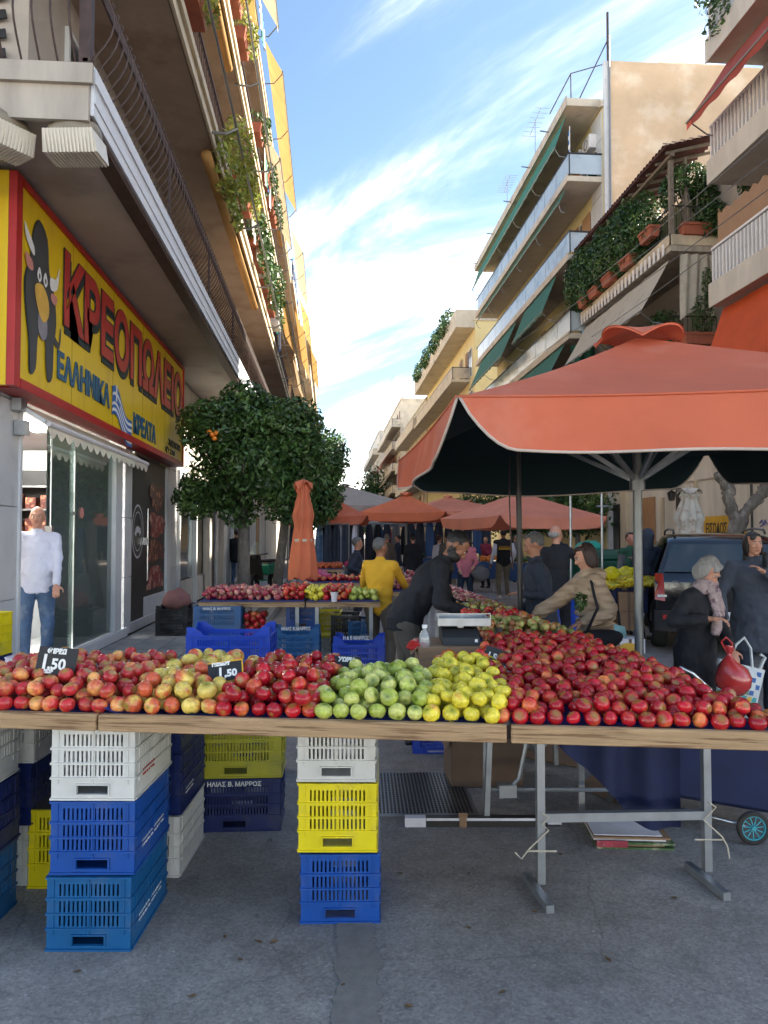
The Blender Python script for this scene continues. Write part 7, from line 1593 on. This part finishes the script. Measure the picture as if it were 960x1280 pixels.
mat('tote_print', (.55, .60, .62), .5, .1, 8); mat('tote_blue', (.03, .12, .38), .5); mat('tote_green', (.12, .28, .14), .5); mat('tote_yellow', (.65, .42, .05), .5); mat('tote_teal', (.04, .32, .36), .5)
c = D(922, 852, 5.25); tb = thing('tote_bag', 'glossy shopping bag with blue, green and yellow squares hanging at an angle', 'bag', c, -YAW); tb.rotation_euler = (0, R(14), -YAW); tb.scale = (1.25, 1.2, 1.25)
b = MB(); b.grid(lambda u, v: (-.13+.26*u, -.05*math.sin(PI*v)*math.sin(PI*u)-.012, -.14+.24*v), 10, 10); b.grid(lambda u, v: (.13-.26*u, .05*math.sin(PI*v)*math.sin(PI*u)+.012, -.14+.24*v), 10, 10)
b.grid(lambda u, v: (-.13+.26*u, -.012+.024*v, -.14), 6, 1); b.build('bag_body', MATS['tote_print'], tb, smooth='all'); tcs = ['tote_blue', 'tote_green', 'tote_print', 'tote_blue', 'tote_yellow', 'tote_teal']
for j in range(6):
    for i in range(7):
        m = rnd.choice(['tote_blue', 'tote_green', 'tote_blue', None, None]) if j > 1 else rnd.choice(['tote_yellow', 'tote_teal', 'tote_yellow', 'tote_green'])
        if m: x, z = -.115+i*.033, -.125+j*.036; u0, v0 = (x+.013+.13)/.26, (z+.013+.14)/.24; yy_ = -.05*math.sin(PI*v0)*math.sin(PI*u0)-.0165; b = MB(); b.add([(x, yy_, z), (x+.026, yy_, z), (x+.026, yy_, z+.026), (x, yy_, z+.026)], [(0, 1, 2, 3)]); b.build('printed_square', MATS[m], tb)
b = MB(); b.tube([(-.08, -.01, .09), (-.06, -.01, .2), (-.02, 0, .25), (.03, 0, .2), (.06, -.01, .09)], .008, 5); b.tube([(.10, .0, .08), (.12, 0, .17), (.09, 0, .18)], .01, 5); b.build('bag_handle', MATS['tote_print'], tb)
c = D(601, 716, 16.0); blob_bag('cloth_bag', 'grey pink-patterned bag carried by the woman in pink', 'bag', c-Vector((0, 0, .15)), (.2, .12, .16), 'grey_cardigan', 9, .15)
# ================================================================== CAR
mat('car_paint', (.004, .005, .008), .16, .05, coat=.8); mat('car_glass', (.015, .025, .03), .04, .05, spec=1.0); mat('tail_red', (.35, .008, .008), .18, .3, 20, coat=.6); mat('rubber', (.015, .015, .015), .8); mat('chrome', (.55, .57, .6), .12, metal=1); mat('plastic_black', (.02, .02, .022), .5)
def car():
    W2 = .89; L_ = 4.4; ct = thing('parked_car', 'black off-road car with rear spare wheel parked beside the pale wall', 'car', L(4.62, 10.05, 0), -YAW-R(17))
    # profile: (y, z, half width)
    prof = [(.05, .36, .84), (.0, .62, .87), (.03, 1.0, .88), (.16, 1.10, .86), (.36, 1.55, .70), (.52, 1.64, .68), (1.6, 1.68, .68), (2.5, 1.64, .67), (3.2, 1.12, .82), (4.0, 1.00, .84), (4.32, .86, .80), (4.4, .55, .78), (4.3, .32, .76)]
    b = MB(); n = len(prof); xs = (-1, -.88, -.45, 0, .45, .88, 1); m_ = len(xs); vs = []
    for (y, z, w_) in prof:
        for x in xs: vs.append((x*w_, y+(.05*x*x if y < 1 else -.10*x*x if y > 3.9 else 0), z-(.035 if abs(x) == 1 and z > .9 else 0)+(.012*(1-x*x) if z > 1.5 else 0)))
    fs = [(i*m_+j, i*m_+j+1, (i+1)*m_+j+1, (i+1)*m_+j) for i in range(n-1) for j in range(m_-1)]
    low = len(vs)
    # side skins down to the sill
    for sgn, j in ((-1, 0), (1, m_-1)):
        base = len(vs); W_ = [(y, .34, w_) for (y, z, w_) in prof]
        for (y, z, w_) in prof:
            yy = y+(.05 if y < 1 else -.10 if y > 3.9 else 0); vs.append((sgn*.89 if .3 < y < 4.1 else sgn*(w_+.01), yy, min(z, 1.0))); vs.append((sgn*(.85), yy, .34))
        for i in range(n-1):
            fs.append((i*m_+j, (i+1)*m_+j, base+2*(i+1), base+2*i)); fs.append((base+2*i, base+2*(i+1), base+2*(i+1)+1, base+2*i+1))
    b.add(vs, fs); b.add([(-.84, .1, .34), (.84, .1, .34), (.78, 4.25, .34), (-.78, 4.25, .34)], [(0, 1, 2, 3)])
    bo = b.build('body', MATS['car_paint'], ct, smooth=True)
    def q(pts, m, name, out=0): bb = MB(); bb.add(pts, [tuple(range(len(pts)))]); return bb.build(name, MATS[m], ct)
    # rear window wraps, side windows, screen
    def rw(x, f): y = .16+(.36-.16)*f; z = 1.10+(1.55-1.10)*f; w_ = .86+(.70-.86)*f; return (x*w_, y+.05*x*x-.012, z+.004)
    bb = MB(); bb.grid(lambda u, v: rw(-.90+1.8*u, .08+.86*v), 12, 5); bb.build('rear_window', MATS['car_glass'], ct, smooth='all')
    for sg in (-1, 1):
        for (y0, y1, y2, y3) in ((.50, 1.18, 1.18, .62), (1.26, 2.02, 1.98, 1.26), (2.10, 2.98, 2.50, 2.06)):
            q([(sg*.893, y0, 1.08), (sg*.893, y1, 1.08), (sg*.725, y2, 1.56), (sg*.725, y3, 1.56)], 'car_glass', 'side_window')
    bb = MB()
    for sg in (-1, 1): bb.tube([(sg*.60, .55, 1.68), (sg*.60, .65, 1.73), (sg*.60, 1.5, 1.76), (sg*.60, 2.3, 1.73), (sg*.60, 2.4, 1.67)], .017, 6)
    bb.build('roof_rail', MATS['plastic_black'], ct)
    for sg in (-1, 1):
        bb = MB(); bb.add([(sg*.895, .10, .74), (sg*.895, .30, .76), (sg*.885, .32, 1.10), (sg*.875, .20, 1.12), (sg*.76, -.005, .74), (sg*.78, .055, 1.12), (sg*.895, .03, .76)], [(6, 4, 5, 3), (0, 6, 3), (0, 1, 2, 3)]); bb.build('tail_light', MATS['tail_red'], ct)
        bb = MB(); bb.add([(sg*.74, -.010, .80), (sg*.86, .002, .80), (sg*.86, .006, .83), (sg*.74, -.008, .83)], [(0, 1, 2, 3)]); bb.build('reverse_lamp', MATS['chrome'], ct)
        bb = MB(); bb.box(*sorted((sg*.55, sg*.80)), -.085, -.08, .50, .56); bb.build('reflector', MATS['tail_red'], ct)
    bb = MB(); bb.grid(lambda u, v: ((-.90+1.8*u), -.07+.13*(2*u-1)**4, .33+.28*v), 16, 2); bb.grid(lambda u, v: ((-.90+1.8*u), -.07+.13*(2*u-1)**4+.09*v, .61), 16, 1); bb.build('bumper', MATS['plastic_black'], ct, smooth=True)
    bb = MB(); bb.lathe([(.001, .0), (.27, 0), (.34, .05), (.35, .12), (.32, .16), (.001, .17)], 30); bb.v = [(x, -.20+z, .90+y) for x, y, z in bb.v]; bb.build('spare_wheel', MATS['rubber'], ct, smooth=True)
    bb = MB(); bb.lathe([(.29, 0), (.335, -.012), (.35, .02), (.33, .02), (.29, .0)], 30); bb.v = [(x, -.205+z, .90+y) for x, y, z in bb.v]; bb.build('spare_wheel_cover', MATS['chrome'], ct, smooth=True)
    bb = MB(); n2 = 24
    for (cx, cz, rx, rz_) in ((-.62, 1.03-.04, .055, .036), (-.62, 1.0, .02, .036), (-.62, 1.008, .036, .016)):
        bb.add([(cx+rr*rx*math.cos(2*PI*i/n2), -.012+.03*0, cz+rr*rz_*math.sin(2*PI*i/n2)) for rr in (1, .82) for i in range(n2)], [(i, (i+1) % n2, n2+(i+1) % n2, n2+i) for i in range(n2)])
    bb.build('oval_badge', MATS['chrome'], ct)
    bb = MB(); 
    for k in range(5): bb.box(-.70+k*.034, -.675+k*.034, -.012, -.008, .90, .925)
    bb.build('badge_letters', MATS['chrome'], ct); bb = MB(); bb.box(-.26+.0, .26, -.215, -.21, .52, .63); bb.build('number_plate', MATS['paper'], ct)
    for sg in (-1, 1):
        for y in (.85, 3.45):
            bb = MB(); bb.lathe([(.20, -.11), (.30, -.11), (.345, -.08), (.345, .08), (.30, .11), (.20, .11)], 24); bb.v = [(sg*.80+z, y+x, .345+yy) for x, yy, z in bb.v]; tw_ = bb.build('tyre', MATS['rubber'], ct, smooth=True)
            bb = MB(); bb.lathe([(.001, .05), (.06, .07), (.19, .085), (.2, .11), (.2, -.1), (.001, -.1)], 20); bb.v = [(sg*(.80+z), y+x, .345+yy) for x, yy, z in bb.v]; bb.build('rim', MATS['chrome'], ct, smooth=True)
    bb = MB(); bb.box(.86, .98, 2.75, 2.95, 1.05, 1.22); bb.box(-.98, -.86, 2.75, 2.95, 1.05, 1.22); bb.build('wing_mirror', MATS['car_paint'], ct, bevel=.02)
car()
# ================================================================== banana stall
bt_ = thing('stall_table', 'small table with dark cloth under the bananas', 'table', K(782, 11.0), -YAW)
b = MB(); b.box(-.62, .30, 0, .75, .84, .88); b.build('table_top', MATS['board'], bt_); b = MB(); b.grid(lambda u, v: (-.63+.94*u, -.012+.02*math.sin(u*22), .885-.38*v), 40, 2); b.build('cloth', MATS['navy_cloth'], bt_)
for x in (-.55, .24): b = MB(); b.bar((x, .1, 0), (x, .1, .84), .04); b.build('leg', MATS['galv'], bt_)
mat('banana', (.68, .50, .03), .45, .15, 14, c2=(.35, .42, .04), c2scale=6)
bnm = MB()
for k in range(6):
    a = (k-2.5)*.16; pts = [(math.sin(a)*.02+k*.028-.07, .01*k, .0), (math.sin(a)*.05+k*.030-.075, -.05, -.035), (math.sin(a)*.07+k*.031-.08, -.12, -.045), (math.sin(a)*.07+k*.032-.08, -.18, -.015)]
    bnm.tube(pts, [.009, .018, .018, .007], 6)
bnm = bnm.mesh('banana_bunch', [MATS['banana']], 'all')
for i in range(8):
    for j in range(2):
        p = K(752+i*8.0, 11.05+.26*j, .97+.06*j); o = link_mesh('banana_bunch', bnm, None, p, (rnd.uniform(-.3, .3), rnd.uniform(-.3, .3), rnd.uniform(-.6, .6))); o.scale = (1.25,)*3; tag(o, 'bunch of yellow bananas lying on the small stall beside the car', 'bananas', 'bunches of bananas')
mat('yellow_film', (.72, .62, .02), .4, .2, 10, trans=.2); blob_bag('plastic_bag', 'bright yellow carrier bag with handles on the banana stall', 'bag', K(762, 11.2, 1.0), (.14, .10, .09), 'yellow_film', 3, .35, 12); blob_bag('plastic_bag', 'second flatter yellow bag behind the bananas', 'bag', K(781, 11.5, 1.0), (.16, .10, .09), 'yellow_film', 6, .35, 12)
for lb_, px, d, w_, dp, z0, h_, m in (('tall brown carton standing under the banana stall', 785, 10.9, .30, .3, .26, .56, 'cardboard'), ('white fruit carton with yellow mark on the ground by the banana stall', 786, 10.4, .42, .3, 0, .2, 'paper')):
    t = thing('cardboard_box', lb_, 'box', K(px, d, z0), -YAW); b = MB(); b.box(-w_/2, w_/2, 0, dp, 0, h_); b.build('box_body', MATS[m], t, bevel=.004); b = MB(); b.box(-.02, .02, -.003, -.001, 0, h_); b.build('tape', MATS['cardboard_dark'], t)
    if m == 'paper': b = MB(); n = 14; b.add([(-.02+(.13-.04*abs(i-n/2)/n)*math.cos(2*PI*i/n), -.004, .09+.06*math.sin(2*PI*i/n)) for i in range(n)], [tuple(range(n))]); b.build('yellow_print', MATS['sign_amber'], t)
    else: b = MB(); b.box(-w_/2+.02, w_/2-.02, -.003, -.001, h_*.48, h_*.5); b.build('seam', MATS['cardboard_dark'], t)
tb2 = thing('stall_table', 'small table draped in bright blue cloth behind the woman in beige', 'table', K(712, 10.6), -YAW)
b = MB(); b.box(-.35, .45, 0, .8, .80, .84); b.build('table_top', MATS['board'], tb2); b = MB(); b.grid(lambda u, v: (-.36+.82*u, -.012+.02*math.sin(u*20), .845-.62*v), 30, 2); b.build('cloth', MATS['crate_royal'], tb2)
for x in (-.3, .4): b = MB(); b.bar((x, .4, 0), (x, .4, .8), .04); b.build('leg', MATS['galv'], tb2)
# metal frames behind
fr_ = thing('metal_frame', 'bare galvanised stall frame right of the pale orange parasol', 'frame', K(715, 12.5))
for px, d, yt in ((713, 12.5, 618), (752, 13.0, 612)): b = MB(); p = K(px, d); q = D(px, yt, d); b.tube([p, q], .022, 6); b.build('post', MATS['galv'], fr_, world_=True)
b = MB(); b.tube([D(690, 617, 12), D(765, 610, 13.2)], .02, 6); b.tube([D(746, 633, 13), D(760, 633, 13)], .02, 6); b.build('crossbar', MATS['galv'], fr_, world_=True)
# green containers
for k, (px, d) in enumerate(((724, 15.5), (748, 15.3))):
    t = thing('waste_container', ('left' if k == 0 else 'right')+' one of two green street containers behind the black suit', 'container', K(px, d), -YAW+.1); mat('container_green', (.015, .09, .055), .5, .15)
    b = MB(); b.add([(-.5, -.35, .15), (.5, -.35, .15), (.5, .35, .15), (-.5, .35, .15), (-.6, -.45, 1.15), (.6, -.45, 1.15), (.6, .45, 1.15), (-.6, .45, 1.15)], [(0, 3, 2, 1), (4, 5, 6, 7), (0, 1, 5, 4), (1, 2, 6, 5), (2, 3, 7, 6), (3, 0, 4, 7)]); b.build('bin_body', MATS['container_green'], t, bevel=.03)
    b = MB(); b.tube([(-.62, 0, 1.2), (.62, 0, 1.2)], .2, 14); b.v = [(x, y*2.1, max(1.153, 1.15+(z-1.2)*.9+.05)) for x, y, z in b.v]; b.build('lid', MATS['container_green'], t)
    for x in (-.4, .4): b = MB(); b.lathe([(.001, -.03), (.09, -.03), (.09, .03), (.001, .03)], 12); b.v = [(x+z, y_-.3, .09+x_) for x_, y_, z in b.v]; b.build('wheel', MATS['rubber'], t)
mat('teal_film', (.02, .35, .28), .5); blob_bag('rubbish_bag', 'teal plastic bag lying on the green container', 'bag', K(735, 15.4, 1.3), (.3, .2, .13), 'teal_film', 5, .3, 5)
# stalls of hanging clothes and tarpaulins far back
mat('tarp_blue', (.02, .07, .20), .6, .15, 3)
def hang(label, px, d, w_, h_, z1, cols_, n):
    t = thing('clothes_rail', label, 'clothes rail', K(px, d), -YAW); b = MB()
    for x in (-w_/2, w_/2): b.tube([(x, 0, 0), (x, 0, z1)], .02, 6)
    b.tube([(-w_/2, 0, z1-.02), (w_/2, 0, z1-.02)], .02, 6); b.build('rail', MATS['grey_metal'], t)
    for k in range(n):
        x0 = -w_/2+.03+k*w_/n; ww = w_/n-.02; hh = h_*rnd.uniform(.75, 1); b = MB(); b.grid(lambda u, v: (x0+ww*u*(.6+.4*min(1, v*4))+ww*.2*(1-min(1, v*4)), .03*math.sin(u*9+k)+.01*k % .05, z1-.04-hh*v), 6, 6); b.build('garment', MATS[rnd.choice(cols_)], t, smooth='all')
hang('rail of dark blue garments behind the left orange parasol', 398, 17.0, 1.4, 1.1, 1.95, ['dark_navy', 'navy_jacket', 'black_cloth', 'jeans'], 7); hang('second rail of dark garments with one white item', 424, 17.6, .9, 1.1, 1.95, ['black_cloth', 'dark_navy', 'shirt_white'], 5)
hang('rail of blue garments behind the crowd on the right', 560, 26, 3.0, 1.3, 2.2, ['tarp_blue', 'navy_jacket', 'dark_navy'], 9); hang('rail of mixed garments in the far middle', 505, 30, 3.0, 1.2, 2.1, ['maroon', 'black_cloth', 'grey_cardigan', 'tarp_blue'], 9)
hang('rail of dark garments left of the crowd', 455, 25, 2.4, 1.3, 2.1, ['black_cloth', 'dark_navy', 'mid_grey'], 8)
for lb_, px, d, w_, m in (('far stall table heaped with oranges and greens', 590, 22, 1.6, 'orange_skin'), ('stall table with purple onions behind the navy hooded man', 455, 16.5, .8, 'magenta_film'), ('far stall table with mixed vegetables', 540, 26, 2.0, 'leaf'), ('far table with greens under the right parasol', 665, 21, 1.6, 'leaf')):
    t = thing('stall_table', lb_, 'table', K(px, d), -YAW); b = MB(); b.box(-w_/2, w_/2, 0, .9, .86, .9); b.build('table_top', MATS['board'], t); b = MB(); b.grid(lambda u, v: (-w_/2+w_*u, -.01+.02*math.sin(u*25), .9-.5*v), 30, 1); b.build('cloth', MATS['tarp_blue'], t)
    for x in (-w_/2+.1, w_/2-.1): b = MB(); b.bar((x, .4, 0), (x, .4, .86), .04); b.build('leg', MATS['galv'], t)
    b = MB()
    for k in range(90): b.ell((rnd.uniform(-w_/2, w_/2), rnd.uniform(.05, .85), .95+rnd.uniform(0, .1)), (.06, .06, .05), 6, 4)
    b.build('produce', MATS[m], t, kind='stuff')
mat('tangerine', (.50, .10, .03), .5); b = MB()
for k in range(160): b.ell((*(L(lat(rnd.uniform(384, 426), 15.7), rnd.uniform(15.6, 16.2)).xy), .99+rnd.uniform(0, .07)), (.045,)*3, 7, 5)
tag(b.build('orange_heap', MATS['tangerine'], smooth='all'), 'dull orange heap of fruit on the fourth row stall under the dark garments', 'fruit', kind='stuff')
# bus shelter like dark shop front at far left tables
t = thing('motor_scooter', 'dark motor scooter with green cover parked on the pavement beyond the trees', 'scooter', K(330, 20.5, .14), R(160))
mat('scooter_green', (.02, .26, .14), .3)
for y in (-.6, .6):
    b = MB(); b.lathe([(.14, -.05), (.24, -.05), (.26, 0), (.24, .05), (.14, .05), (.14, -.05)], 18); b.v = [(z, y+x, .26+y_) for x, y_, z in b.v]; b.build('wheel', MATS['rubber'], t, smooth=True)
b = MB(); b.add([(-.17, -.75, .5), (.17, -.75, .5), (.2, .1, .45), (-.2, .1, .45), (-.13, -.8, .78), (.13, -.8, .78), (.16, .05, .75), (-.16, .05, .75)], [(0, 3, 2, 1), (4, 5, 6, 7), (0, 1, 5, 4), (1, 2, 6, 5), (2, 3, 7, 6), (3, 0, 4, 7)]); b.box(-.18, .18, .1, .45, .3, .36); b.build('body', MATS['scooter_green'], t, bevel=.04)
b = MB(); b.box(-.13, .13, -.75, .0, .79, .87); b.build('seat', MATS['rubber'], t, bevel=.03); b = MB(); b.add([(-.2, .42, .35), (.2, .42, .35), (.17, .56, 1.0), (-.17, .56, 1.0), (-.2, .5, .35), (.2, .5, .35), (.17, .62, 1.0), (-.17, .62, 1.0)], [(0, 1, 2, 3), (7, 6, 5, 4), (0, 3, 7, 4), (1, 5, 6, 2), (3, 2, 6, 7)]); b.build('leg_shield', MATS['rubber'], t)
b = MB(); b.tube([(-.33, .45, 1.05), (0, .52, 1.0), (.33, .45, 1.05)], .018, 6); b.ell((0, .62, .95), (.09, .06, .08), 10, 8); b.build('handlebar', MATS['rubber'], t); b = MB(); b.add([(-.17, .6, 1.02), (.17, .6, 1.02), (.12, .5, 1.35), (-.12, .5, 1.35)], [(0, 1, 2, 3)]); b.build('windshield', MATS['shop_glass'], t)
